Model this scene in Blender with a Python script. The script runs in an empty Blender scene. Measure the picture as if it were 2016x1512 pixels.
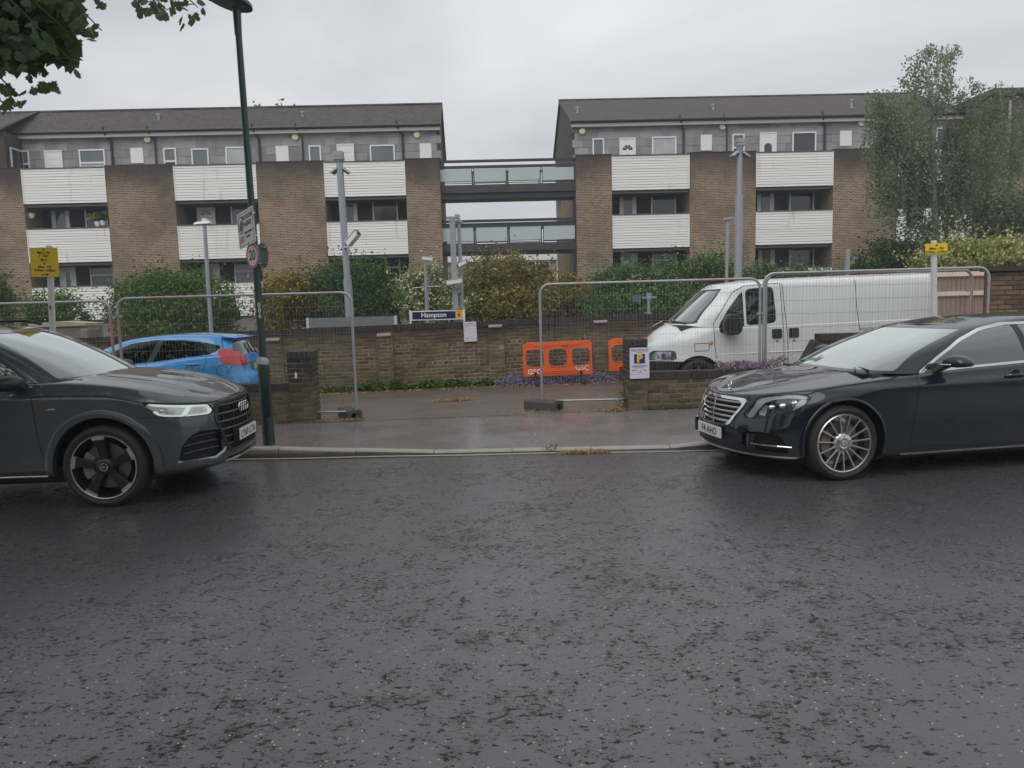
import bpy, bmesh, math, random
import numpy as np
from mathutils import Vector, Matrix
random.seed(7)
rng = np.random.default_rng(11)
SC = bpy.context.scene
COL = SC.collection
R = math.radians

# ------------------------------------------------------------------ camera
F_PX, CAM_H, PITCH, ROLL = 1440.0, 1.68, R(6.0), R(1.55)
fw = np.array([0, math.cos(PITCH), -math.sin(PITCH)])
_r = np.array([1.0, 0, 0]); _u = np.cross(_r, fw)
rt = math.cos(ROLL) * _r - math.sin(ROLL) * _u
up = math.sin(ROLL) * _r + math.cos(ROLL) * _u
CAM = np.array([0, 0, CAM_H])
cam_d = bpy.data.cameras.new('camera')
cam = bpy.data.objects.new('camera', cam_d); COL.objects.link(cam)
cam_d.sensor_fit = 'HORIZONTAL'; cam_d.sensor_width = 36.0
cam_d.lens = 36.0 * F_PX / 2016.0
cam_d.clip_end = 2000; cam_d.clip_start = 0.05
cam.matrix_world = Matrix(((rt[0], up[0], -fw[0], 0), (rt[1], up[1], -fw[1], 0), (rt[2], up[2], -fw[2], CAM_H), (0, 0, 0, 1)))
SC.camera = cam

# ------------------------------------------------------------------ sky, sun, exposure
SC.render.engine = 'CYCLES'
SC.view_settings.view_transform = 'Standard'
SC.view_settings.look = 'None'
SC.view_settings.exposure = 0.0
SC.view_settings.gamma = 1.0
SC.view_settings.use_curve_mapping = False
SUN_EL, SUN_AZ = R(52), R(205)          # azimuth clockwise from +Y: behind the camera, to the left
world = bpy.data.worlds.new('World'); SC.world = world; world.use_nodes = True
wt = world.node_tree; wt.nodes.clear()
def wn(t): return wt.nodes.new(t)
sky = wn('ShaderNodeTexSky'); sky.sky_type = 'NISHITA'; sky.sun_disc = False
sky.sun_elevation = SUN_EL; sky.sun_rotation = SUN_AZ
bg1 = wn('ShaderNodeBackground'); bg1.inputs[1].default_value = 0.10
wt.links.new(sky.outputs[0], bg1.inputs[0])
tc = wn('ShaderNodeTexCoord')
mp = wn('ShaderNodeMapping'); mp.inputs['Scale'].default_value = (1.0, 1.0, 2.6); mp.inputs['Location'].default_value = (3.1, 0.4, 0.2)
wt.links.new(tc.outputs['Generated'], mp.inputs[0])
nz = wn('ShaderNodeTexNoise'); nz.inputs['Scale'].default_value = 1.7; nz.inputs['Detail'].default_value = 5; nz.inputs['Roughness'].default_value = 0.5
nz.inputs['Distortion'].default_value = 0.35
wt.links.new(mp.outputs[0], nz.inputs['Vector'])
rp = wn('ShaderNodeValToRGB')
rp.color_ramp.elements[0].position = 0.33; rp.color_ramp.elements[0].color = (0.57, 0.59, 0.63, 1)
rp.color_ramp.elements[1].position = 0.66; rp.color_ramp.elements[1].color = (0.89, 0.895, 0.91, 1)
wt.links.new(nz.outputs[0], rp.inputs[0])
bg2 = wn('ShaderNodeBackground'); bg2.inputs[1].default_value = 1.0
wt.links.new(rp.outputs[0], bg2.inputs[0])
mx = wn('ShaderNodeMixShader'); mx.inputs[0].default_value = 0.95
wt.links.new(bg1.outputs[0], mx.inputs[1]); wt.links.new(bg2.outputs[0], mx.inputs[2])
wo = wn('ShaderNodeOutputWorld'); wt.links.new(mx.outputs[0], wo.inputs[0])
sun_d = bpy.data.lights.new('sun', 'SUN'); sun_d.energy = 1.5; sun_d.angle = R(60); sun_d.color = (1.0, 0.98, 0.95)
sun = bpy.data.objects.new('sun', sun_d); COL.objects.link(sun)
sd = Vector((math.sin(SUN_AZ) * math.cos(SUN_EL), math.cos(SUN_AZ) * math.cos(SUN_EL), math.sin(SUN_EL)))
sun.rotation_euler = sd.to_track_quat('Z', 'Y').to_euler(); sun.location = (0, -10, 30)

# ------------------------------------------------------------------ pixel to world helpers (photo is 2016 px wide)
def ray(x, y): return fw + rt * (x - 1008) / F_PX - up * (y - 756) / F_PX
def at_y(x, y, Y):
    d = ray(x, y); return CAM + d * (Y / d[1])
def at_z(x, y, Z):
    d = ray(x, y); return CAM + d * ((Z - CAM_H) / d[2])
def sst(a, b, x):
    t = np.clip((x - a) / (b - a), 0, 1); return t * t * (3 - 2 * t)

# ------------------------------------------------------------------ object helpers
def tag(o, label=None, cat=None, group=None, kind=None):
    if label: o['label'] = label
    if cat: o['category'] = cat
    if group: o['group'] = group
    if kind: o['kind'] = kind
    return o
def thing(name, label, cat, loc=(0, 0, 0), rz=0.0, group=None, kind=None):
    o = bpy.data.objects.new(name, None); COL.objects.link(o)
    o.empty_display_size = 0.2
    o.location = loc; o.rotation_euler = (0, 0, rz)
    return tag(o, label, cat, group, kind)
def link(name, me, parent=None, loc=None, rot=None, scale=None):
    o = bpy.data.objects.new(name, me); COL.objects.link(o)
    if parent is not None: o.parent = parent
    if loc is not None: o.location = loc
    if rot is not None: o.rotation_euler = rot
    if scale is not None: o.scale = scale
    return o
def copy_tree(o, parent=None):
    c = o.copy(); COL.objects.link(c); c.parent = parent
    for ch in list(o.children): copy_tree(ch, c)
    return c

class MB:
    """collects boxes, tubes and prisms into one mesh"""
    def __init__(s): s.v = []; s.f = []; s.m = []
    def add(s, vs, fs, mi=0):
        b = len(s.v); s.v.extend([tuple(map(float, p)) for p in vs])
        for f in fs: s.f.append(tuple(b + i for i in f)); s.m.append(mi)
        return s
    def box(s, x0, x1, y0, y1, z0, z1, mi=0):
        vs = [(x0, y0, z0), (x1, y0, z0), (x1, y1, z0), (x0, y1, z0), (x0, y0, z1), (x1, y0, z1), (x1, y1, z1), (x0, y1, z1)]
        return s.add(vs, [(3, 2, 1, 0), (4, 5, 6, 7), (0, 1, 5, 4), (1, 2, 6, 5), (2, 3, 7, 6), (3, 0, 4, 7)], mi)
    def bar(s, p, q, w, h, up_=(0, 0, 1), mi=0):
        p, q = Vector(p), Vector(q); d = (q - p).normalized(); u = Vector(up_)
        x = d.cross(u).normalized() * (w / 2); u = x.cross(d).normalized() * (h / 2)
        vs = [p - x - u, p + x - u, p + x + u, p - x + u, q - x - u, q + x - u, q + x + u, q - x + u]
        return s.add(vs, [(0, 1, 2, 3), (7, 6, 5, 4), (0, 4, 5, 1), (1, 5, 6, 2), (2, 6, 7, 3), (3, 7, 4, 0)], mi)
    def tube(s, pts, r, n=8, mi=0, caps=True, phase=0.0):
        pts = [Vector(p) for p in pts]; k = len(pts)
        rs = r if isinstance(r, (list, tuple)) else [r] * k
        t0 = (pts[1] - pts[0]).normalized()
        a = Vector((0, 0, 1)) if abs(t0.z) < 0.9 else Vector((1, 0, 0))
        x = t0.cross(a).normalized(); vs = []
        for i in range(k):
            if i == 0: t = pts[1] - pts[0]
            elif i == k - 1: t = pts[-1] - pts[-2]
            else: t = (pts[i + 1] - pts[i]).normalized() + (pts[i] - pts[i - 1]).normalized()
            t.normalize(); x = (x - t * x.dot(t)).normalized(); y = t.cross(x)
            for j in range(n):
                an = 2 * math.pi * j / n + phase
                vs.append(pts[i] + (x * math.cos(an) + y * math.sin(an)) * rs[i])
        fs = []
        for i in range(k - 1):
            for j in range(n):
                fs.append((i * n + j, i * n + (j + 1) % n, (i + 1) * n + (j + 1) % n, (i + 1) * n + j))
        if caps: fs.append(tuple(range(n - 1, -1, -1))); fs.append(tuple((k - 1) * n + j for j in range(n)))
        return s.add(vs, fs, mi)
    def prism(s, poly, d0, d1, ax='xz', mi=0):
        """extrude a 2D polygon; ax 'xz' -> depth along y, 'xy' -> depth along z, 'yz' -> depth along x"""
        n = len(poly)
        def P(a, b, d): return {'xz': (a, d, b), 'xy': (a, b, d), 'yz': (d, a, b)}[ax]
        vs = [P(a, b, d0) for a, b in poly] + [P(a, b, d1) for a, b in poly]
        fs = [tuple(range(n)), tuple(range(2 * n - 1, n - 1, -1))]
        for i in range(n): fs.append((i, n + i, n + (i + 1) % n, (i + 1) % n))
        return s.add(vs, fs, mi)
    def lathe(s, prof, n=32, ax='y', c=(0, 0, 0), mi=0):
        """prof: list of (r, d) around axis"""
        vs = []
        for r, d in prof:
            for j in range(n):
                a = 2 * math.pi * j / n; p, q = r * math.cos(a), r * math.sin(a)
                vs.append({'y': (c[0] + p, c[1] + d, c[2] + q), 'z': (c[0] + p, c[1] + q, c[2] + d), 'x': (c[0] + d, c[1] + p, c[2] + q)}[ax])
        fs = []
        for i in range(len(prof) - 1):
            for j in range(n):
                fs.append((i * n + j, i * n + (j + 1) % n, (i + 1) * n + (j + 1) % n, (i + 1) * n + j))
        return s.add(vs, fs, mi)
    def mesh(s, name, mats, smooth=False, recalc=True):
        me = bpy.data.meshes.new(name); me.from_pydata(s.v, [], s.f)
        for m in (mats if isinstance(mats, (list, tuple)) else [mats]): me.materials.append(m)
        if any(s.m): me.polygons.foreach_set('material_index', s.m)
        if recalc:
            bm = bmesh.new(); bm.from_mesh(me); bmesh.ops.recalc_face_normals(bm, faces=bm.faces); bm.to_mesh(me); bm.free()
        if smooth: shade(me, smooth if not isinstance(smooth, bool) else 40)
        return me
    def build(s, name, mats, parent=None, loc=None, rot=None, smooth=False, kind=None, bevel=0.0, recalc=True):
        o = link(name, s.mesh(name, mats, smooth, recalc), parent, loc, rot)
        if kind: o['kind'] = kind
        if bevel:
            b = o.modifiers.new('bevel', 'BEVEL'); b.width = bevel; b.segments = 2; b.limit_method = 'ANGLE'; b.angle_limit = R(40)
        return o
def shade(me, ang=40):
    me.polygons.foreach_set('use_smooth', [True] * len(me.polygons))
    me.set_sharp_from_angle(angle=R(ang))
def round_poly(x0, x1, z0, z1, r, n=5):
    out = []
    for cx, cz, a0 in ((x1 - r, z1 - r, 0), (x0 + r, z1 - r, 90), (x0 + r, z0 + r, 180), (x1 - r, z0 + r, 270)):
        for i in range(n + 1):
            a = R(a0 + 90 * i / n); out.append((cx + r * math.cos(a), cz + r * math.sin(a)))
    return out
def text(s, size, mat_, parent, loc, rot=(math.pi / 2, 0, 0), name='lettering', align='CENTER', sx=1.0, bold=0.0, depth=0.0015, fit=None):
    cu = bpy.data.curves.new(name, 'FONT'); cu.body = s; cu.size = size; cu.align_x = align; cu.align_y = 'CENTER'
    cu.extrude = depth; cu.offset = bold; cu.resolution_u = 2
    tmp = bpy.data.objects.new(name, cu)
    me = bpy.data.meshes.new_from_object(tmp); bpy.data.objects.remove(tmp); bpy.data.curves.remove(cu)
    me.materials.clear(); me.materials.append(mat_)
    if fit:
        xs_ = [v.co.x for v in me.vertices]; ys_ = [v.co.y for v in me.vertices]
        me.transform(Matrix.Diagonal((fit[0] / (max(xs_) - min(xs_)), fit[1] / (max(ys_) - min(ys_)), 1, 1)) @ Matrix.Translation((-(max(xs_) + min(xs_)) / 2, -(max(ys_) + min(ys_)) / 2, 0)))
    elif abs(sx - 1) > 1e-3: me.transform(Matrix.Diagonal((sx, 1, 1, 1)))
    return link(name, me, parent, loc, rot)

# ------------------------------------------------------------------ material helpers
class NT:
    def __init__(s, name):
        s.m = bpy.data.materials.new(name); s.m.use_nodes = True; s.t = s.m.node_tree; s.t.nodes.clear()
        s.out = s.t.nodes.new('ShaderNodeOutputMaterial')
    def n(s, typ, ins=None, **at):
        nd = s.t.nodes.new('ShaderNode' + typ)
        for k, v in at.items(): setattr(nd, k, v)
        for k, v in (ins or {}).items():
            sock = nd.inputs[k]
            if isinstance(v, bpy.types.NodeSocket): s.t.links.new(v, sock)
            elif isinstance(v, bpy.types.Node): s.t.links.new(v.outputs[0], sock)
            else:
                if sock.type == 'RGBA' and len(v) == 3: v = (*v, 1)
                sock.default_value = v
        return nd
    def pos(s):
        return s.n('NewGeometry').outputs['Position']
    def noise(s, vec, scale, detail=4, rough=0.55, **k):
        return s.n('TexNoise', dict({'Vector': vec, 'Scale': scale, 'Detail': detail, 'Roughness': rough}, **k)).outputs[0]
    def ramp(s, f, stops, interp='LINEAR'):
        nd = s.n('ValToRGB', {'Fac': f}); cr = nd.color_ramp; cr.interpolation = interp
        while len(cr.elements) < len(stops): cr.elements.new(0.5)
        for e, (p, c) in zip(cr.elements, stops):
            e.position = p; e.color = (*c, 1) if not isinstance(c, (int, float)) else (c, c, c, 1)
        return nd.outputs[0]
    def mix(s, f, a, b, mode='MIX'):
        nd = s.n('Mix', {0: f}, data_type='RGBA', blend_type=mode)
        for i, v in ((6, a), (7, b)):
            if isinstance(v, bpy.types.NodeSocket): s.t.links.new(v, nd.inputs[i])
            else: nd.inputs[i].default_value = (*v, 1) if len(v) == 3 else v
        return nd.outputs[2]
    def math(s, op, a, b=0.0, c=0.0, clamp=False):
        nd = s.n('Math', {0: a, 1: b, 2: c}, operation=op); nd.use_clamp = clamp
        return nd.outputs[0]
    def bump(s, h, strength=0.3, dist=0.01, normal=None):
        ins = {'Height': h, 'Strength': strength, 'Distance': dist}
        if normal is not None: ins['Normal'] = normal
        return s.n('Bump', ins).outputs[0]
    def pbr(s, **ins):
        key = {'col': 'Base Color', 'rough': 'Roughness', 'metal': 'Metallic', 'spec': 'Specular IOR Level', 'normal': 'Normal', 'coat': 'Coat Weight', 'coatr': 'Coat Roughness', 'coati': 'Coat IOR', 'emit': 'Emission Color', 'emits': 'Emission Strength', 'alpha': 'Alpha', 'trans': 'Transmission Weight', 'ior': 'IOR'}
        b = s.n('BsdfPrincipled', {key[k]: v for k, v in ins.items()})
        s.t.links.new(b.outputs[0], s.out.inputs[0]); return s.m
def simple(name, col, rough=0.5, metal=0.0, var=0.12, vs=6.0, bump=0.0, bs=60.0, coat=0.0, spec=0.5):
    t = NT(name); p = t.pos()
    c = t.mix(t.noise(p, vs, 5), tuple(x * (1 - var) for x in col), tuple(min(1, x * (1 + var)) for x in col))
    ins = dict(col=c, rough=rough, metal=metal, spec=spec)
    if coat: ins.update(coat=coat, coatr=0.03)
    if bump: ins['normal'] = t.bump(t.noise(p, bs, 4), bump, 0.01)
    return t.pbr(**ins)
# ------------------------------------------------------------------ materials
def m_road():
    t = NT('wet_asphalt'); p = t.pos()
    big = t.noise(p, 0.35, 4); mid = t.noise(p, 7.5, 4, 0.6); patch = t.noise(p, 1.3, 4, 0.6)
    chips = t.noise(t.n('Mapping', {0: p, 3: (0.8, 1.2, 1.0)}).outputs[0], 33, 4, 0.68); grain = t.noise(p, 210, 2, 0.6)
    warp = t.n('TexVoronoi', {'Vector': p, 'Scale': 46.0, 'Randomness': 1.0}, feature='DISTANCE_TO_EDGE').outputs['Distance']
    crev = t.n('MapRange', {'Value': warp, 'From Min': 0.16, 'From Max': 0.02}).outputs[0]      # joints between the stones
    dens = t.math('ADD', t.math('MULTIPLY', t.math('SUBTRACT', mid, 0.5), 0.34), t.math('MULTIPLY', t.math('SUBTRACT', patch, 0.5), 0.22))
    sel = t.math('ADD', chips, dens)
    dark = t.n('MapRange', {'Value': sel, 'From Min': 0.572, 'From Max': 0.612}, interpolation_type='SMOOTHSTEP').outputs[0]
    crev = t.math('MULTIPLY', crev, t.n('MapRange', {'Value': dens, 'From Min': 0.0, 'From Max': 0.14}).outputs[0])
    dark = t.math('MAXIMUM', t.math('MULTIPLY', dark, 0.9), crev)
    vor = t.n('TexVoronoi', {'Vector': p, 'Scale': 64.0, 'Randomness': 1.0})
    lit = t.math('GREATER_THAN', t.n('SeparateColor', {0: vor.outputs['Color']}).outputs[0], 0.965)
    lit = t.math('MULTIPLY', lit, t.math('LESS_THAN', vor.outputs['Distance'], 0.33))
    base = t.mix(big, (0.112, 0.110, 0.119), (0.084, 0.080, 0.084))
    base = t.mix(t.math('MULTIPLY', t.math('SUBTRACT', patch, 0.40), 1.2, clamp=True), base, (0.072, 0.065, 0.062))
    base = t.mix(t.math('MULTIPLY', grain, 0.5), base, (0.022, 0.021, 0.021))
    c = t.mix(t.math('MULTIPLY', dark, 0.92), base, (0.010, 0.009, 0.009))
    c = t.mix(lit, c, (0.34, 0.32, 0.29))
    rough = t.n('MapRange', {'Value': dark, 'To Min': 0.20, 'To Max': 0.55}).outputs[0]
    rough = t.math('ADD', rough, t.math('MULTIPLY', t.math('SUBTRACT', patch, 0.45), 0.22))
    h = t.math('ADD', t.math('MULTIPLY', dark, -0.8), t.math('MULTIPLY', grain, t.math('ADD', 0.3, dark)))
    nrm = t.bump(h, 0.6, 0.005)
    nrm = t.bump(t.noise(p, 7, 3), 0.10, 0.02, nrm)
    return t.pbr(col=c, rough=rough, normal=nrm, spec=t.n('MapRange', {'Value': dark, 'To Min': 0.8, 'To Max': 0.2}).outputs[0])
def m_pave(name, a, b, rough0, rough1, wet=0.5, speck=0.93):
    t = NT(name); p = t.pos()
    mid = t.noise(p, 1.1, 5, 0.55); fine = t.noise(p, 90, 4, 0.6); grain = t.noise(p, 14, 4, 0.6)
    vor = t.n('TexVoronoi', {'Vector': p, 'Scale': 34.0})
    lit = t.math('GREATER_THAN', t.n('SeparateColor', {0: vor.outputs['Color']}).outputs[0], speck)
    lit = t.math('MULTIPLY', lit, t.math('LESS_THAN', vor.outputs['Distance'], 0.26))
    c = t.mix(mid, a, b); c = t.mix(t.math('MULTIPLY', fine, 0.5), c, tuple(x * 0.35 for x in a))
    c = t.mix(t.math('MULTIPLY', t.math('SUBTRACT', grain, 0.45), 1.2, clamp=True), c, tuple(x * 0.7 for x in b))
    c = t.mix(lit, c, (0.33, 0.29, 0.23))
    pud = t.n('MapRange', {'Value': mid, 'From Min': 0.40, 'From Max': 0.60, 'To Min': rough0, 'To Max': rough1}, interpolation_type='SMOOTHSTEP').outputs[0]
    nrm = t.bump(fine, 0.28 * (1 - wet * 0.5), 0.004)
    return t.pbr(col=c, rough=pud, normal=nrm, spec=0.5 + 0.3 * (wet > 1))
def m_brick_far():
    """brickwork too far away to tell the bricks apart"""
    t = NT('far_brickwork'); p = t.pos()
    s = t.n('SeparateXYZ', {0: p})
    u = t.math('ADD', s.outputs[0], s.outputs[1])
    v = t.n('CombineXYZ', {0: u, 1: s.outputs[2], 2: 0.0}).outputs[0]
    b = t.n('TexBrick', {'Vector': v, 'Color1': (0.265, 0.180, 0.108, 1), 'Color2': (0.095, 0.060, 0.040, 1), 'Mortar': (0.50, 0.43, 0.33, 1), 'Scale': 1.0, 'Mortar Size': 0.011, 'Mortar Smooth': 0.1, 'Bias': -0.15, 'Brick Width': 0.225, 'Row Height': 0.075})
    n1 = t.noise(p, 0.55, 5, 0.6); n2 = t.noise(t.n('Mapping', {0: p, 3: (1.0, 1.0, 0.25)}).outputs[0], 1.3, 4); n3 = t.noise(p, 11, 3)
    c = t.mix(t.math('MULTIPLY', n3, 0.35), b.outputs[0], (0.12, 0.09, 0.065))
    c = t.mix(t.n('MapRange', {'Value': n1, 'From Min': 0.45, 'From Max': 0.66, 'To Max': 0.62}).outputs[0], c, (0.105, 0.080, 0.062), 'MIX')
    c = t.mix(t.n('MapRange', {'Value': n2, 'From Min': 0.56, 'From Max': 0.72, 'To Max': 0.35}).outputs[0], c, (0.30, 0.15, 0.085))
    # weathered top courses of the parapet
    top = t.n('MapRange', {'Value': t.math('ADD', s.outputs[2], t.math('MULTIPLY', n1, 1.6)), 'From Min': 7.7, 'From Max': 9.2, 'To Max': 0.85}).outputs[0]
    c = t.mix(top, c, (0.055, 0.045, 0.042))
    return t.pbr(col=c, rough=0.9, normal=t.bump(b.outputs['Fac'], -0.5, 0.012), spec=0.2)
def m_brick(name, cols, top=None, z_top=0.0, moss=0.3):
    """single bricks: tone differs from piece to piece"""
    t = NT(name); p = t.pos()
    oi = t.n('ObjectInfo').outputs['Random']; isl = t.n('NewGeometry').outputs['Random Per Island']
    rnd = t.math('FRACT', t.math('ADD', oi, isl))
    c = t.ramp(rnd, [(i / (len(cols) - 1), k) for i, k in enumerate(cols)])
    n = t.noise(p, 26, 5, 0.65); n1 = t.noise(p, 1.6, 4)
    c = t.mix(t.math('MULTIPLY', n, 0.55), c, tuple(x * 0.45 for x in cols[0]))
    c = t.mix(t.n('MapRange', {'Value': n1, 'From Min': 0.45, 'From Max': 0.7, 'To Max': moss}).outputs[0], c, (0.060, 0.055, 0.025))
    if top:
        z = t.n('SeparateXYZ', {0: p}).outputs[2]
        f = t.n('MapRange', {'Value': t.math('ADD', z, t.math('MULTIPLY', t.math('SUBTRACT', t.noise(p, 2.3, 5, 0.6), 0.5), 0.75)), 'From Min': z_top - 0.42, 'From Max': z_top - 0.05, 'To Max': 0.9}).outputs[0]
        c = t.mix(f, c, top)
        sp = t.math('GREATER_THAN', t.noise(p, 17, 3, 0.5), 0.70)
        c = t.mix(t.math('MULTIPLY', sp, t.math('MULTIPLY', f, 0.6)), c, (0.33, 0.30, 0.27))
    return t.pbr(col=c, rough=0.78, normal=t.bump(n, 0.5, 0.004), spec=0.35)
def m_mortar(name, a, b, ztop=99):
    t = NT(name); p = t.pos(); z = t.n('SeparateXYZ', {0: p}).outputs[2]
    c = t.mix(t.ramp(t.noise(p, 2.2, 5, 0.62), [(0.35, 0.0), (0.65, 1.0)]), a, b)
    c = t.mix(t.n('MapRange', {'Value': t.math('ADD', z, t.math('MULTIPLY', t.noise(p, 2.6, 5, 0.6), 0.7)), 'From Min': ztop - .15, 'From Max': ztop + .3, 'To Max': 0.8}).outputs[0], c, (0.06, 0.046, 0.040))
    return t.pbr(col=c, rough=0.95, normal=t.bump(t.noise(p, 120, 3), 0.5, 0.004), spec=0.2)
def m_leaf(name, stops, rough=0.5, trans=0.25, spec=0.3, vs=0.9):
    t = NT(name); g = t.n('NewGeometry'); p = g.outputs['Position']
    f = t.math('ADD', t.math('MULTIPLY', g.outputs['Random Per Island'], 0.6), t.math('MULTIPLY', t.noise(p, vs, 3), 0.4))
    oi = t.n('ObjectInfo').outputs['Random']
    f = t.math('ADD', f, t.math('MULTIPLY', t.math('SUBTRACT', oi, 0.5), 0.12))
    c = t.ramp(f, stops)
    b = t.n('BsdfPrincipled', {'Base Color': c, 'Roughness': rough, 'Specular IOR Level': spec})
    tr = t.n('BsdfTranslucent', {'Color': t.mix(0.5, c, (0.20, 0.30, 0.05), 'MIX')})
    m = t.n('MixShader', {0: trans, 1: b.outputs[0], 2: tr.outputs[0]})
    t.t.links.new(m.outputs[0], t.out.inputs[0]); return t.m
def m_paint(name, col, metal=0.5, flake=0.1, coat=1.0, rough=0.38, dirt=0.25, spec=0.5):
    t = NT(name); p = t.pos()
    c = t.mix(t.noise(p, 1400, 2), tuple(x * (1 - flake) for x in col), tuple(x * (1 + flake) for x in col))
    s = t.n('SeparateXYZ', {0: p}).outputs[2]
    d = t.n('MapRange', {'Value': t.math('ADD', s, t.math('MULTIPLY', t.noise(p, 5, 5), 0.35)), 'From Min': 0.62, 'From Max': 0.32, 'To Max': dirt}).outputs[0]
    c = t.mix(d, c, (0.045, 0.040, 0.035))
    drops = t.n('TexVoronoi', {'Vector': p, 'Scale': 120.0})
    dm = t.math('MULTIPLY', t.math('LESS_THAN', drops.outputs['Distance'], 0.30), t.math('GREATER_THAN', t.n('SeparateColor', {0: drops.outputs['Color']}).outputs[0], 0.80))
    nrm = t.bump(dm, 0.25, 0.0015)
    return t.pbr(col=c, rough=rough, metal=metal, coat=coat, coatr=t.math('ADD', 0.02, t.math('MULTIPLY', d, 0.5)), normal=nrm, coati=1.55, spec=spec)
def m_glass(name, tint, refl=1.0, rough=0.02, ior=1.5, sky_sheen=0.0):
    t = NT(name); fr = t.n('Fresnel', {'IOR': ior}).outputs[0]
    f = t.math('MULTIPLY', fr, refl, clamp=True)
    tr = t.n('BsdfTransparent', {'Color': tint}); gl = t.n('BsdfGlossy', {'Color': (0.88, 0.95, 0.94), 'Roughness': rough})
    if sky_sheen: tr = t.n('MixShader', {0: sky_sheen, 1: tr.outputs[0], 2: t.n('BsdfDiffuse', {'Color': (0.62, 0.68, 0.66)}).outputs[0]})  # whitish diffuse share paints the bright sky reflection onto the pane
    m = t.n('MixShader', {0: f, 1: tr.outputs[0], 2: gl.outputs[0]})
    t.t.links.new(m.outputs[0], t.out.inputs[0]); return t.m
def m_window(name, col, rough=0.06):
    t = NT(name); p = t.pos()
    c = t.mix(t.noise(p, 1.5, 4), tuple(x * 0.7 for x in col), tuple(min(1, x * 1.3) for x in col))
    return t.pbr(col=c, rough=rough, spec=0.8, normal=t.bump(t.noise(p, 2.5, 2), 0.03, 0.05))
def m_siding():
    t = NT('white_siding'); p = t.pos()
    st = t.noise(t.n('Mapping', {0: p, 3: (2.2, 2.2, 0.35)}).outputs[0], 1.2, 5, 0.6)
    oi = t.n('ObjectInfo').outputs['Random']
    c = t.mix(oi, (0.84, 0.825, 0.79), (0.78, 0.765, 0.73))
    c = t.mix(t.n('MapRange', {'Value': st, 'From Min': 0.60, 'From Max': 0.76, 'To Max': 0.6}).outputs[0], c, (0.42, 0.33, 0.22))
    c = t.mix(t.n('MapRange', {'Value': t.noise(p, 3.3, 5, 0.6), 'From Min': 0.66, 'From Max': 0.85, 'To Max': 0.4}).outputs[0], c, (0.40, 0.36, 0.30))
    return t.pbr(col=c, rough=0.5, spec=0.4)
def m_tile():
    t = NT('grey_cladding_tile'); p = t.pos()
    oi = t.n('ObjectInfo').outputs['Random']
    c = t.mix(oi, (0.215, 0.212, 0.214), (0.345, 0.342, 0.345))
    st = t.noise(t.n('Mapping', {0: p, 3: (1.0, 1.0, 0.3)}).outputs[0], 1.0, 5, 0.6)
    c = t.mix(t.n('MapRange', {'Value': st, 'From Min': 0.52, 'From Max': 0.75, 'To Max': 0.6}).outputs[0], c, (0.09, 0.088, 0.09))
    return t.pbr(col=c, rough=0.7, normal=t.bump(t.noise(p, 14, 4), 0.2, 0.01))
def m_roof():
    t = NT('brown_roof_tile'); p = t.pos(); s = t.n('SeparateXYZ', {0: p})
    v = t.n('CombineXYZ', {0: s.outputs[0], 1: s.outputs[1], 2: 0.0}).outputs[0]
    b = t.n('TexBrick', {'Vector': v, 'Color1': (0.118, 0.105, 0.100, 1), 'Color2': (0.074, 0.066, 0.064, 1), 'Mortar': (0.03, 0.026, 0.024, 1), 'Scale': 1.0, 'Mortar Size': 0.012, 'Brick Width': 0.2, 'Row Height': 0.13, 'Bias': 0.0})
    n = t.noise(p, 0.9, 5, 0.6)
    c = t.mix(t.n('MapRange', {'Value': n, 'From Min': 0.5, 'From Max': 0.75, 'To Max': 0.6}).outputs[0], b.outputs[0], (0.10, 0.095, 0.075))
    c = t.mix(t.math('MULTIPLY', t.math('GREATER_THAN', t.noise(p, 8, 3), 0.72), 0.5), c, (0.28, 0.26, 0.23))
    return t.pbr(col=c, rough=0.85, normal=t.bump(b.outputs['Fac'], -0.6, 0.02), spec=0.3)
def m_galv(name='galvanised_steel', col=(0.42, 0.44, 0.46), rough=0.45, metal=0.6):
    t = NT(name); p = t.pos(); n = t.noise(p, 22, 4)
    return t.pbr(col=t.mix(n, tuple(x * 0.8 for x in col), tuple(x * 1.15 for x in col)), rough=rough, metal=metal)
def m_fence_tube():
    t = NT('fence_tube'); p = t.pos(); n = t.noise(p, 1.4, 3)
    c = t.mix(t.ramp(n, [(0.55, 0.0), (0.61, 1.0)]), (0.40, 0.41, 0.42), (0.50, 0.27, 0.27))
    c = t.mix(t.math('MULTIPLY', t.noise(p, 30, 3), 0.3), c, (0.22, 0.2, 0.19))
    return t.pbr(col=c, rough=0.45, metal=0.35)
def m_pole_green():
    t = NT('dark_green_paint'); p = t.pos()
    n = t.noise(t.n('Mapping', {0: p, 3: (9.0, 9.0, 0.7)}).outputs[0], 1.0, 4)
    return t.pbr(col=t.mix(n, (0.010, 0.028, 0.026), (0.022, 0.050, 0.046)), rough=t.math('ADD', 0.22, t.math('MULTIPLY', n, 0.3)), spec=0.6)

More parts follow.
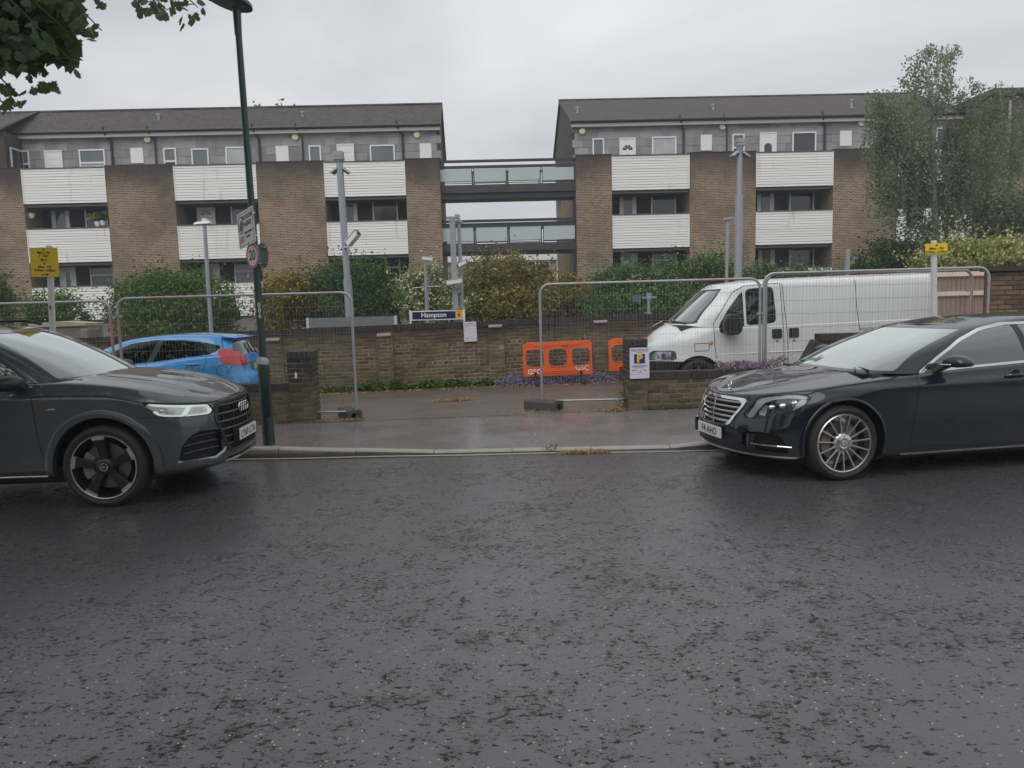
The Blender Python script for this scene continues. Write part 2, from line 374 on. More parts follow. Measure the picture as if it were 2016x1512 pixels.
M = {}
M['road'] = m_road()
M['pave'] = m_pave('wet_pavement', (0.235, 0.216, 0.212), (0.215, 0.203, 0.203), 0.25, 0.16, 1.8, 0.86)
M['yard'] = m_pave('yard_asphalt', (0.165, 0.122, 0.092), (0.115, 0.098, 0.090), 0.55, 0.38, 0.3, 0.92)
M['ground'] = simple('bare_ground', (0.065, 0.06, 0.045), 0.9, vs=0.6)
M['ballast'] = simple('track_ground', (0.10, 0.09, 0.08), 0.9, vs=1.5, bump=0.5, bs=20)
def m_kerb():
    t = NT('kerb_concrete'); p = t.pos(); g = t.n('NewGeometry').outputs['Normal']
    c = t.mix(t.noise(p, 7, 5, 0.65), (0.23, 0.21, 0.18), (0.46, 0.43, 0.375))
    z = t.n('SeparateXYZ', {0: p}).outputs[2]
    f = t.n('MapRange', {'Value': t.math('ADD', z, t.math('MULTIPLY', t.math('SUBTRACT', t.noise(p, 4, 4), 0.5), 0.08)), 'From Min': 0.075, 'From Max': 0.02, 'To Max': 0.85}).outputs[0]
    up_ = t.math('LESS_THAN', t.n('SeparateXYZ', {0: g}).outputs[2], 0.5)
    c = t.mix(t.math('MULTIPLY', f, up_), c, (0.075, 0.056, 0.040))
    return t.pbr(col=c, rough=0.5, normal=t.bump(t.noise(p, 90, 4), 0.35, 0.01))
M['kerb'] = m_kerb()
M['line'] = simple('faded_line_paint', (0.42, 0.37, 0.26), 0.6, var=0.25, vs=20)
M['brickfar'] = m_brick_far()
M['brick'] = m_brick('yard_brick', [(0.105, 0.078, 0.050), (0.19, 0.145, 0.088), (0.24, 0.19, 0.115), (0.15, 0.112, 0.070)], (0.040, 0.029, 0.027), 1.38, 0.28)
M['brickf'] = m_brick('front_brick', [(0.085, 0.062, 0.045), (0.18, 0.135, 0.080), (0.22, 0.17, 0.10), (0.12, 0.088, 0.060)], (0.045, 0.035, 0.032), 0.82, 0.35)
M['brickdark'] = m_brick('engineering_brick', [(0.045, 0.038, 0.038), (0.075, 0.060, 0.058), (0.060, 0.052, 0.052), (0.09, 0.068, 0.062)], None, 0, 0.2)
M['brickcap'] = m_brick('slate_cap_brick', [(0.055, 0.058, 0.062), (0.085, 0.088, 0.092), (0.065, 0.066, 0.068)], None, 0, 0.1)
M['brickr'] = m_brick('tall_wall_brick', [(0.10, 0.075, 0.05), (0.22, 0.15, 0.085), (0.26, 0.17, 0.09), (0.15, 0.10, 0.065)], (0.06, 0.05, 0.045), 2.15, 0.2)
M['mortar'] = m_mortar('pale_mortar', (0.46, 0.385, 0.26), (0.14, 0.11, 0.078), 1.28)
M['mortard'] = m_mortar('dark_mortar', (0.30, 0.26, 0.19), (0.07, 0.06, 0.05))
M['siding'] = m_siding(); M['tile'] = m_tile(); M['roof'] = m_roof()
M['upvc'] = simple('white_upvc', (0.80, 0.80, 0.79), 0.35, var=0.04)
M['cream'] = simple('cream_fascia', (0.46, 0.44, 0.40), 0.6, var=0.15, vs=2)
M['gutter'] = simple('black_gutter', (0.022, 0.024, 0.030), 0.4)
M['recess'] = simple('recess_wall', (0.050, 0.044, 0.045), 0.9, var=0.25)  # dark paint, with the shade behind the balconies mixed into the tone
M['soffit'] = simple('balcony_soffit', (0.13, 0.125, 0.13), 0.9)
M['concrete'] = simple('weathered_concrete', (0.20, 0.185, 0.165), 0.85, var=0.35, vs=2.5, bump=0.3)
M['slab'] = simple('stained_slab', (0.060, 0.055, 0.058), 0.8, var=0.4, vs=1.6)
M['win'] = m_window('dark_window_glass', (0.030, 0.036, 0.040)); M['winl'] = m_window('pale_blind_glass', (0.42, 0.44, 0.44), 0.15)
M['wing'] = m_window('grey_window_glass', (0.13, 0.15, 0.155))
M['frost'] = simple('frosted_panel', (0.46, 0.53, 0.52), 0.25, var=0.08, vs=0.8)
M['steel_dark'] = simple('navy_steel', (0.024, 0.030, 0.045), 0.45)
M['lampdisc'] = simple('cream_lamp_disc', (0.82, 0.77, 0.50), 0.5)
M['galv'] = m_galv(); M['galvd'] = m_galv('dull_galvanised', (0.34, 0.365, 0.39), 0.5, 0.3)
M['fence'] = m_fence_tube(); M['wire'] = m_galv('fence_wire', (0.30, 0.30, 0.30), 0.6, 0.2)
M['green'] = m_pole_green()
M['white'] = simple('white_paint', (0.78, 0.78, 0.76), 0.45, var=0.05)
M['whited'] = simple('weathered_white_post', (0.62, 0.60, 0.58), 0.5, var=0.12, vs=3)
M['black'] = simple('black_print', (0.012, 0.012, 0.013), 0.5)
M['grime'] = simple('rubber_grey', (0.085, 0.076, 0.070), 0.75, var=0.3, vs=8, bump=0.3)
M['yellow'] = simple('yellow_sign', (0.78, 0.56, 0.02), 0.4, var=0.06)
M['navy'] = simple('navy_sign', (0.012, 0.018, 0.085), 0.35); M['amber'] = simple('amber_sign', (0.88, 0.45, 0.02), 0.4, var=0.05)
M['red'] = simple('red_sign', (0.52, 0.025, 0.035), 0.4); M['signgrey'] = simple('sign_grey', (0.20, 0.205, 0.21), 0.5)
M['poster'] = simple('poster_white', (0.72, 0.68, 0.76), 0.4, var=0.03); M['posterink'] = simple('poster_ink', (0.10, 0.08, 0.16), 0.5)
M['posterblue'] = simple('poster_blue', (0.03, 0.03, 0.20), 0.4)
M['orange'] = simple('orange_plastic', (0.80, 0.12, 0.018), 0.42, var=0.10, vs=4)
M['wood'] = simple('fence_wood', (0.31, 0.22, 0.17), 0.8, var=0.3, vs=7); M['woodl'] = simple('pale_fence_wood', (0.50, 0.40, 0.33), 0.75, var=0.2, vs=5)
M['tyre'] = simple('tyre_rubber', (0.022, 0.020, 0.019), 0.7, var=0.25, vs=12); M['plastic'] = simple('black_plastic', (0.018, 0.019, 0.021), 0.4, var=0.1)
M['gap'] = simple('shadow_gap', (0.004, 0.004, 0.005), 0.7, var=0.0)
M['chrome'] = NT('chrome').pbr(col=(0.80, 0.81, 0.83, 1), rough=0.09, metal=1.0)
M['satin'] = NT('satin_alloy').pbr(col=(0.62, 0.60, 0.58, 1), rough=0.28, metal=1.0)
M['alloyd'] = NT('dark_alloy').pbr(col=(0.020, 0.021, 0.024, 1), rough=0.3, metal=0.4)
M['disc'] = NT('brake_disc').pbr(col=(0.16, 0.15, 0.145, 1), rough=0.4, metal=1.0); M['caliper'] = simple('brake_caliper', (0.16, 0.14, 0.12), 0.6, var=.3, vs=30)
M['plate'] = simple('white_number_plate', (0.76, 0.77, 0.76), 0.35, var=0.02); M['platey'] = simple('yellow_number_plate', (0.80, 0.52, 0.03), 0.35, var=0.03)
M['lens'] = m_glass('lamp_lens', (0.88, 0.90, 0.92, 1), 1.0, 0.02)
M['lampin'] = NT('lamp_reflector').pbr(col=(0.62, 0.63, 0.64, 1), rough=0.22, metal=0.8)
M['drl'] = simple('pale_light_guide', (0.50, 0.52, 0.51), 0.25, var=0.1, vs=40)
M['drlon'] = NT('lit_daytime_light').pbr(col=(0.8, 0.82, 0.76, 1), rough=0.3, emit=(0.90, 0.96, 0.84, 1), emits=0.4)
M['tail'] = NT('red_tail_lens').pbr(col=(0.50, 0.008, 0.014, 1), rough=0.12, coat=1.0, coatr=0.02)
M['glassw'] = m_glass('windscreen_glass', (0.36, 0.42, 0.40, 1), 2.6, 0.02, sky_sheen=0.30)
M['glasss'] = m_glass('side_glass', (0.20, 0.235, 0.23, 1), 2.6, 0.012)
M['glassd'] = m_glass('dark_side_glass', (0.07, 0.085, 0.09, 1), 0.45, 0.015); M['glassm'] = m_glass('saloon_side_glass', (0.16, 0.20, 0.20, 1), 4.2, 0.015, sky_sheen=.06)
M['cabin'] = simple('cabin_trim', (0.045, 0.045, 0.047), 0.7); M['seat'] = simple('seat_fabric', (0.09, 0.09, 0.095), 0.8)
M['amberl'] = simple('amber_lens', (0.75, 0.22, 0.02), 0.25, var=0.03)
M['litter'] = m_leaf('dry_leaf_litter', [(0.15, (0.16, 0.085, 0.035)), (0.5, (0.36, 0.23, 0.10)), (0.85, (0.50, 0.34, 0.16))], 0.7, 0.1)
M['cap'] = simple('capping_tile', (0.30, 0.25, 0.25), 0.6)
M['bark'] = simple('bark', (0.075, 0.062, 0.050), 0.9, var=0.35, vs=9, bump=0.5, bs=30)
M['birchbark'] = simple('birch_bark', (0.30, 0.29, 0.27), 0.8, var=0.5, vs=5)
# ------------------------------------------------------------------ ground, road, kerb, pavement, yard
def y_kerb(X): return 8.40 - 0.036 * (X + 0.6)
_KJ = -64.07 + 0.915 * np.arange(142)
def h_kerb(X): return np.interp(np.asarray(X, float), _KJ, _hk(_KJ))
def _hk(X):
    return 0.105 - 0.08 * sst(-2.25, -1.5, X) + 0.085 * sst(1.75, 2.35, X)
def z_line(X): return np.clip(0.05 + 0.012 * np.asarray(X, float), -0.06, 0.2)
Y_WALL = 11.0
def z_pave(X, Y):
    t = np.clip((Y - y_kerb(X) - 0.13) / (Y_WALL - y_kerb(X) - 0.13), 0, 1)
    return h_kerb(X) * (1 - t) + z_line(X) * t
def z_yard(X, Y):
    t = np.clip((Y - Y_WALL) / 4.3, 0, 1)
    return z_line(X) * (1 - t) + np.clip(0.07 + 0.018 * np.asarray(X, float), -0.12, 0.22) * t
def sheet(name, xs, ys, zf, m, wob=0.0, kind='structure', label=None):
    X, Y = np.meshgrid(xs, ys); Y2 = Y
    if callable(zf): Z = zf(X, Y2)
    else: Z = np.full(X.shape, float(zf))
    if wob: Z = Z + wob * (np.sin(X * 1.7 + Y * 0.9) + np.sin(X * 0.6 - Y * 2.3)) * 0.5
    n, k = len(xs), len(ys)
    v = np.stack([X, Y2, Z], -1).reshape(-1, 3)
    fs = [(j * n + i, j * n + i + 1, (j + 1) * n + i + 1, (j + 1) * n + i) for j in range(k - 1) for i in range(n - 1)]
    me = bpy.data.meshes.new(name); me.from_pydata(v.tolist(), [], fs); me.materials.append(m)
    me.polygons.foreach_set('use_smooth', [True] * len(me.polygons))
    o = link(name, me); o['kind'] = kind
    return o
sheet('ground', [-150, -60, 60, 150], [-60, -30, 60, 200], -0.16, M['ground'])
o = sheet('road', np.linspace(-60, 60, 121), np.linspace(-9, 8.36, 40), 0.0, M['road'], 0.004)
me = o.data
for v in me.vertices:
    if v.co.y > 8.0: v.co.y = y_kerb(v.co.x) + 0.01
xs = np.concatenate([np.linspace(-60, -6, 20), np.linspace(-5.5, 5.5, 56), np.linspace(6, 60, 20)])
o = sheet('pavement', xs, np.linspace(0, 1, 10), 0, M['pave'])
for v in o.data.vertices:
    t = v.co.y; a = y_kerb(v.co.x) + 0.128; v.co.y = a + (Y_WALL + 0.02 - a) * t
    v.co.z = float(z_pave(v.co.x, v.co.y)) - 0.004
sheet('yard', np.concatenate([np.linspace(-60, -9, 8), np.linspace(-8, 9, 35), np.linspace(12, 60, 8)]), np.linspace(Y_WALL + 0.02, 15.4, 14), lambda X, Y: z_yard(X, Y), M['yard'], 0.006)
sheet('platform', [-60, 60], [15.5, 20.2], 0.30, M['ballast'])
b = MB(); b.box(-60, 60, 20.2, 20.5, -0.15, 0.30); b.build('platform_edge', M['concrete'], kind='structure')
sheet('railway_bed', [-60, 60], [20.5, 26.0], -0.15, M['ballast'])
sheet('lawn', np.linspace(-60, 60, 10), np.linspace(26, 60, 4), lambda X, Y: np.clip((Y - 26) * 0.12, 0, 0.6), simple('rough_grass', (0.05, 0.065, 0.02), 0.9, vs=1.0))

# kerb stones, each its own piece
kerb = thing('kerb', None, None, kind='structure')
x = float(_KJ[58]); i = 0
while x < 11:
    L = 0.915; xa, xb = x + 0.004, x + L - 0.004
    b = MB(); j = rng.normal(0, 0.002) + .002
    h0, h1 = float(h_kerb(xa)) + j, float(h_kerb(xb)) + j * 0.6
    y0, y1 = y_kerb(xa), y_kerb(xb)
    ch = 0.018
    vs = []
    for xx, yy, h in ((xa, y0, h0), (xb, y1, h1)):
        vs += [(xx, yy, -0.08), (xx, yy, h - ch), (xx, yy + ch, h), (xx, yy + 0.125, h), (xx, yy + 0.125, -0.08)]
    b.add(vs, [(0, 1, 6, 5), (1, 2, 7, 6), (2, 3, 8, 7), (3, 4, 9, 8), (4, 3, 2, 1, 0), (5, 6, 7, 8, 9)])
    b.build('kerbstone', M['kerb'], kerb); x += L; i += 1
b = MB()
def lay(x0, x1, off, w, z):
    for k in range(int((x1 - x0) / 0.25)):
        a = x0 + k * 0.25; c = a + 0.25
        j0, j1 = 0.012 * math.sin(a * 3.1), 0.012 * math.sin(c * 3.1)
        b.add([(a, y_kerb(a) - off + j0, z), (c, y_kerb(c) - off + j1, z), (c, y_kerb(c) - off + w + j1, z), (a, y_kerb(a) - off + w + j0, z)], [(0, 1, 2, 3)])
lay(-9, 0.55, 0.15, 0.045, 0.0085); lay(1.05, 6, 0.17, 0.03, 0.0085)
b.build('edge_line', M['line'], kind='structure', recalc=False)

# ------------------------------------------------------------------ brick walls
def brick_meshes(mat_, L, hgt, dep, n=5):
    out = []
    for k in range(n):
        b = MB(); j = lambda s=0.0035: rng.normal(0, s)
        c = 0.006
        x, z = L / 2, hgt / 2
        fr = [(-x + c + j(), 0, -z + c + j()), (x - c + j(), 0, -z + c + j()), (x - c + j(), 0, z - c + j()), (-x + c + j(), 0, z - c + j())]
        bk = [(-x, c * 1.2, -z), (x, c * 1.2, -z), (x, c * 1.2, z), (-x, c * 1.2, z)]
        rr = [(-x, dep, -z), (x, dep, -z), (x, dep, z), (-x, dep, z)]
        vs = fr + bk + rr; fs = [(0, 1, 2, 3)]
        for a in range(4):
            d = (a + 1) % 4
            fs += [(a, 4 + a, 4 + d, d), (4 + a, 8 + a, 8 + d, 4 + d)]
        b.add(vs, fs); out.append(b.mesh('brick', mat_))
    return out
class Bricks:
    """collects brick places; the first ones become single pieces, the rest one joined mesh"""
    def __init__(s, mat_): s.mat = mat_; s.list = []; s.cache = {}
    def course(s, x0, x1, y, z, z1=None, L=0.225, H=0.075, off=0.0, face='y', prio=0.0, head=False):
        jm = 0.012; step = L if not head else L / 2 - 0.003
        a = x0 - off
        while a < x1 - 0.02:
            p, q = max(a, x0), min(a + step, x1)
            if q - p > 0.035: s.list.append((prio if callable(prio) is False else prio((p + q) / 2, z), round(q - p - jm, 3), H - jm, ((p + q) / 2, y, z + H / 2), face))
            a += step
    def build(s, root, limit=290, rest='brickwork'):
        s.list.sort(key=lambda t: t[0])
        mb = MB()
        for i, (pr, L, Hh, c, face) in enumerate(s.list):
            Lq = round(L / 0.015) * 0.015 if i < limit else L
            key = (round(Lq, 3), round(Hh, 3))
            if key not in s.cache: s.cache[key] = brick_meshes(s.mat, min(L, Lq) if Lq < 0.2 else L, Hh, 0.03, 4)
            me = random.choice(s.cache[key])
            rz = {'y': 0, 'x': math.pi / 2, '-x': -math.pi / 2}[face]
            jit = rng.normal(0, 0.0018)
            if i < limit:
                link('brick', me, root, (c[0] + (jit if face != 'y' else 0), c[1] + (jit if face == 'y' else 0), c[2]), (rng.normal(0, 0.006), rng.normal(0, 0.006), rz))
            else:
                m = Matrix.Translation(c) @ Matrix.Rotation(rz, 4, 'Z')
                mb.add([m @ v.co for v in me.vertices], [tuple(p.vertices) for p in me.polygons])
        if mb.v: mb.build(rest, s.mat, root, kind='stuff')

# back wall of the yard
SL = 0.0150
bw = thing('brick_wall', 'long dark brown brick wall behind the yard with three pilasters and a notice', 'wall', (0, 15.3, 0.015))
bw.rotation_euler = (0, -SL, 0)
WX0, WX1, WT = -13.0, 7.6, 1.40
b = MB(); b.box(WX0, WX1, 0.006, 0.215, -0.3, WT - 0.115); b.build('wall_core', M['mortar'], bw)
B = Bricks(M['brick'])
pil = [(-4.93, 1.20), (-2.62, 1.20), (-0.29, 1.29), (1.90, 1.29), (4.1, 1.29)]
def pr(x, z): return abs(x + 0.6) + (1.5 if z < 0.25 else 0) + (2.5 if 0.36 < x < 1.9 and 0.15 < z < 0.85 else 0) + (0.8 if z > 1.0 else 0)
nc = 17
for k in range(nc):
    z = WT - 0.115 - (k + 1) * 0.075
    hd = k in (4, 9, 14)
    xs_ = [WX0] + [v for px_, _ in pil for v in (px_ - 0.16, px_ + 0.16)] + [WX1]
    for i in range(0, len(xs_), 2):
        B.course(xs_[i], xs_[i + 1], 0, z, off=(0.1125 if k % 2 else 0.0) if not hd else 0.056, prio=pr, head=hd)
for px_, tp in pil:
    for k in range(int(tp / 0.075)):
        z = tp - 0.02 - (k + 1) * 0.075
        if k % 2: B.course(px_ - 0.16, px_ + 0.16, -0.055, z, off=0, prio=pr, L=0.225)
        else: B.course(px_ - 0.16, px_ + 0.16, -0.055, z, off=0.13, prio=pr, L=0.225)
B.build(bw)
for px_, tp in pil:
    b = MB(); b.box(px_ - 0.155, px_ + 0.155, -0.049, 0.012, -0.3, tp - 0.02); b.box(px_ - 0.155, px_ + 0.155, -0.03, 0.012, tp - 0.02, tp + 0.01)
    b.build('pilaster', M['mortar'], bw)
    b = MB(); b.add([(px_ - 0.15, -0.075, tp - 0.03), (px_ + 0.13, -0.075, tp - 0.03), (px_ + 0.13, 0.01, tp + 0.012), (px_ - 0.15, 0.01, tp + 0.012),
                     (px_ - 0.15, -0.075, tp - 0.005), (px_ + 0.13, -0.075, tp - 0.005), (px_ + 0.13, 0.01, tp + 0.037), (px_ - 0.15, 0.01, tp + 0.037)],
                    [(3, 2, 1, 0), (4, 5, 6, 7), (0, 1, 5, 4), (1, 2, 6, 5), (2, 3, 7, 6), (3, 0, 4, 7)])
    b.build('capping_tile', M['cap'], bw)
# brick-on-edge coping
mb = MB(); x = WX0
while x < WX1:
    h = rng.normal(0, 0.003); mb.box(x + 0.004, x + 0.071, -0.012 + rng.normal(0, 0.002), 0.225, WT - 0.113, WT + h); x += 0.075
mb.build('coping', M['brickdark'], bw, kind='stuff')

# front walls: piers, low walls and the tall wall on the right
def pier(name, label, px, w, top, z0, dp=.375):
    t = thing(name, label, 'gate pier', (px, Y_WALL, z0), group=None)
    hgt = top - z0
    b = MB(); b.box(-w / 2 + .006, w / 2 - .006, 0.006, dp - 0.006, -0.2, hgt - 0.10); b.build('pier_core', M['mortard'], t)
    B = Bricks(M['brickf'])
    n = int((hgt - 0.10) / 0.075)
    for k in range(n + 1):
        z = hgt - 0.10 - (k + 1) * 0.075
        off = 0.1125 if k % 2 else 0.0
        B.course(-w / 2, w / 2, 0, z, off=off)
        for sx, face in ((w / 2, 'x'), (-w / 2, '-x')):
            L0 = len(B.list)
            B.course(0.0, dp, 0, z, off=0.1125 - off)
            for i in range(L0, len(B.list)):
                p, L, Hh, c, _ = B.list[i]; B.list[i] = (p, L, Hh, (sx, c[0], c[2]), face)
    B.build(t)
    x = -w / 2; mb = MB()
    while x < w / 2 - 0.02:
        b = MB(); b.box(x + .004, x + 0.071, -0.012, dp + 0.01, hgt - 0.098, hgt + rng.normal(0, 0.002)); b.build('cap_brick', M['brickcap'], t); x += 0.0765
    return t
PL_X = float(at_z(592, 833, 0.03)[0]); PR_X = float(at_z(1259, 810, 0.07)[0])
pier('brick_pier', 'mossy brick gate pier beside the green lamp post with a flake of white paint', PL_X, 0.375, 1.10, float(z_line(PL_X)))
pier('brick_pier', 'brick gate pier carrying the blue and yellow parking notice', PR_X, 0.302, 1.15, float(z_line(PR_X)), .5)
b = MB(); b.tube([(0, 0, 0), (0.01, -0.003, 0.05), (0.0, -0.002, 0.10)], [0.02, 0.016, 0.002], 6)
pp = at_y(582, 738, Y_WALL - 0.01)
tag(b.build('paint_flake', M['white'], None, (pp[0], pp[1], pp[2] - 0.05)), 'white paint flake stuck on the left brick pier', 'paint flake')
def low_wall(label, x0, x1, top, z0, flare=None):
    t = thing('low_wall', label, 'wall', (0, Y_WALL + 0.07, z0))
    b = MB(); b.box(x0, x1, 0.006, 0.215, -0.25, top - z0 - 0.11); b.build('wall_core', M['mortard'], t)
    B = Bricks(M['brickf'])
    nn = int((top - z0 - 0.11) / 0.075) + 1
    for k in range(nn):
        B.course(x0, x1, 0, top - z0 - 0.11 - (k + 1) * 0.075, off=0.1125 if k % 2 else 0)
    B.build(t)
    x = x0; n = 0
    while x < x1 - 0.05:
        b = MB(); b.box(x + .004, x + 0.221, -0.014, 0.23, top - z0 - 0.108, top - z0 + rng.normal(0, 0.002)); b.build('coping_brick', M['brickdark'], t); x += 0.225
    return t
low_wall('low brown brick wall running left from the gate pier behind the grey car', -9.0, PL_X - 0.19, 0.62, 0.0)
RX = float(at_y(1590, 725, Y_WALL)[0])
lw = low_wall('low dark brick wall right of the gate pier with purple flowers on top', PR_X + 0.152, RX, 0.64, 0.07)
# ramped and raised part of the right wall
rw = thing('raised_wall', 'raised dark brick wall with sloping header coping in front of the white van', 'wall', (RX, Y_WALL + 0.07, 0.1))
XE = 7.25 - RX; zt = 1.02
prof = [(0.0, 0.55), (0.06, 0.64), (0.12, 0.745), (0.175, 0.85), (0.225, 0.94)]
b = MB(); b.prism([(0.02, -0.3), (0.02, 0.50)] + [(a + 0.02, c - 0.05) for a, c in prof] + [(0.245, zt - 0.08), (XE, zt - 0.08), (XE, -0.3)], 0.012, 0.215); b.build('wall_core', M['mortard'], rw)
B = Bricks(M['brickdark'])
for k in range(15):
    z = zt - 0.08 - (k + 1) * 0.075; zz = z + 0.075
    xl = float(np.interp(zz, [c for _, c in prof], [a for a, _ in prof])) + 0.04
    B.course(xl, XE, 0, z, off=0.1125 if k % 2 else 0)
B.build(rw)
for k in range(len(prof) - 1):
    (a, c), (d, e) = prof[k], prof[k + 1]
    for s in (0.0, 0.5):
        p0 = (a + (d - a) * s - 0.02, 0.105, c + (e - c) * s); p1 = (a + (d - a) * (s + 0.47) - 0.02, 0.105, c + (e - c) * (s + 0.47))
        b = MB(); b.bar(p0, p1, 0.24, 0.11, (-1, 0, 0.5)); b.build('coping_brick', M['brickdark'], rw)
x = 0.215
while x < XE:
    b = MB(); b.box(x + .004, x + 0.221, -0.014, 0.23, zt - 0.078, zt + 0.03); b.build('coping_brick', M['brickdark'], rw); x += 0.225
tw = thing('tall_wall', 'tall brown brick wall with dark overhanging cap at the right edge', 'wall', (float(at_y(1950, 600, 11.5)[0]), 11.5, 0.1))
b = MB(); b.box(0.012, 6, 0.012, 0.20, -0.3, 1.93); b.build('wall_core', M['mortar'], tw)
B = Bricks(M['brickr'])
for k in range(26):
    z = 1.93 - (k + 1) * 0.075
    B.course(0, 6, 0, z, off=0.1125 if k % 2 else 0, prio=lambda x, z: x * 0.7 - z)
B.build(tw, 200)
b = MB(); b.box(-0.03, 6, -0.05, 0.25, 1.935, 1.99); b.box(0.02, 6, -0.02, 0.22, 1.992, 2.01); b.build('wall_cap', M['brickdark'], tw)
# timber fence between van and tall wall
tf = thing('timber_fence', 'low timber fence of upright boards between the van and the tall brick wall', 'fence', (0, 15.0, 0.2))
xa, xb = 7.3, 10.6
x = xa
while x < xb:
    b = MB(); b.box(x, x + 0.085, rng.normal(0, .004), 0.025, 0.66, 1.92 + rng.normal(0, .004)); b.build('board', M['wood'], tf); x += 0.095
for z in (1.86, 1.47):
    b = MB(); b.add([(xa, -0.06, z), (xb, -0.06, z), (xb, 0, z + 0.09), (xa, 0, z + 0.09), (xa, 0, z - 0.03), (xb, 0, z - 0.03)], [(0, 1, 2, 3), (1, 0, 4, 5), (3, 2, 5, 4), (0, 3, 4), (2, 1, 5)])
    b.build('rail', M['woodl'], tf)
b = MB(); b.box(xa, xb, -0.03, 0.03, 0.45, 0.655); b.build('gravel_board', M['slab'], tf)
b = MB(); b.box(xa, xb, -0.01, 0.2, -0.3, 0.445); b.build('base_wall', M['brickdark'], tf)
# ------------------------------------------------------------------ flats across the railway
_p0 = at_y(40, 330, 34.0); _p1 = at_y(1700, 300, 34.9)
F_ANG = math.atan2(_p1[1] - _p0[1], _p1[0] - _p0[0])
F_U = np.array([math.cos(F_ANG), math.sin(F_ANG), 0]); F_N = np.array([-math.sin(F_ANG), math.cos(F_ANG), 0]); F_O = np.array([_p0[0], _p0[1], 0])
def fac(px, py, off=0.0):
    d = ray(px, py); t = ((F_O - CAM) @ F_N + off) / (d @ F_N); q = CAM + d * t
    return float((q - F_O) @ F_U), float(q[2])
def fu(px, py=400, off=0.0): return fac(px, py, off)[0]
Z1B, Z1T, Z2B, Z2T, Z3B, Z3T = 6.93, 8.48, 4.27, 5.80, 1.62, 3.16
EAVE, SETB = 10.30, 1.30
slat_cache = {}
def slat_mesh(L):
    k = round(L, 2)
    if k not in slat_cache:
        b = MB(); h = 0.105
        b.add([(0, 0, 0), (L, 0, 0), (L, 0.012, h), (0, 0.012, h), (0, 0.03, 0), (L, 0.03, 0), (L, 0.03, h), (0, 0.03, h)], [(0, 1, 2, 3), (5, 4, 7, 6), (1, 0, 4, 5), (3, 2, 6, 7), (0, 3, 7, 4), (2, 1, 5, 6)])
        slat_cache[k] = b.mesh('slat', M['siding'])
    return slat_cache[k]
def balcony(par, u0, u1, z0, z1, lab=None):
    b = MB(); b.box(u0, u1, 0.03, 0.10, z0 - 0.02, z1); b.box(u0 - 0.01, u1 + 0.01, -0.03, 0.13, z1, z1 + 0.035)
    b.box(u0, u1, 0.10, SETB, z0 - 0.14, z0 + 0.02); b.box(u0, u0 + 0.035, -0.015, 0.03, z0, z1); b.box(u1 - 0.035, u1, -0.015, 0.03, z0, z1)
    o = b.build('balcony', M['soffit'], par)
    if lab: o['label'] = lab
    n = int(round((z1 - z0) / 0.119)); st = (z1 - z0) / n
    me = slat_mesh(u1 - u0 - 0.08)
    for k in range(n): link('slat', me, o, (u0 + 0.04, 0.0 + rng.normal(0, .0015), z0 + 0.003 + k * st), (0, rng.normal(0, 0.0006), 0), (1, 1, st / 0.119))
    # trim in white at the ends
    for a in (u0 + .003, u1 - .04): e = MB(); e.box(a, a + .037, -0.02, 0.03, z0, z1 - 0.005); e.build('trim', M['upvc'], o)
    return o
def window(par, u0, u1, z0, z1, y, pane='win', transom=None, frame='upvc', fw_=0.065, depth=0.05, name='window', lower=None):
    b = MB()
    b.box(u0, u1, y - depth, y + 0.02, z1 - fw_, z1); b.box(u0, u1, y - depth, y + 0.02, z0, z0 + fw_)
    b.box(u0, u0 + fw_, y - depth + .002, y + 0.018, z0 + fw_, z1 - fw_); b.box(u1 - fw_, u1, y - depth + .002, y + 0.018, z0 + fw_, z1 - fw_)
    if transom:
        zt = z0 + (z1 - z0) * transom; b.box(u0 + fw_, u1 - fw_, y - depth + .004, y + 0.016, zt - 0.04, zt + 0.04)
    o = b.build(name, M[frame], par)
    if transom:
        a = MB(); a.box(u0 + fw_, u1 - fw_, y - 0.015, y + 0.01, z0 + fw_, zt - 0.04); a.build('pane', M[lower or pane], o)
        a = MB(); a.box(u0 + fw_, u1 - fw_, y - 0.015, y + 0.01, zt + 0.04, z1 - fw_); a.build('pane', M[pane], o)
    else:
        a = MB(); a.box(u0 + fw_, u1 - fw_, y - 0.015, y + 0.01, z0 + fw_, z1 - fw_); a.build('pane', M[pane], o)
    return o
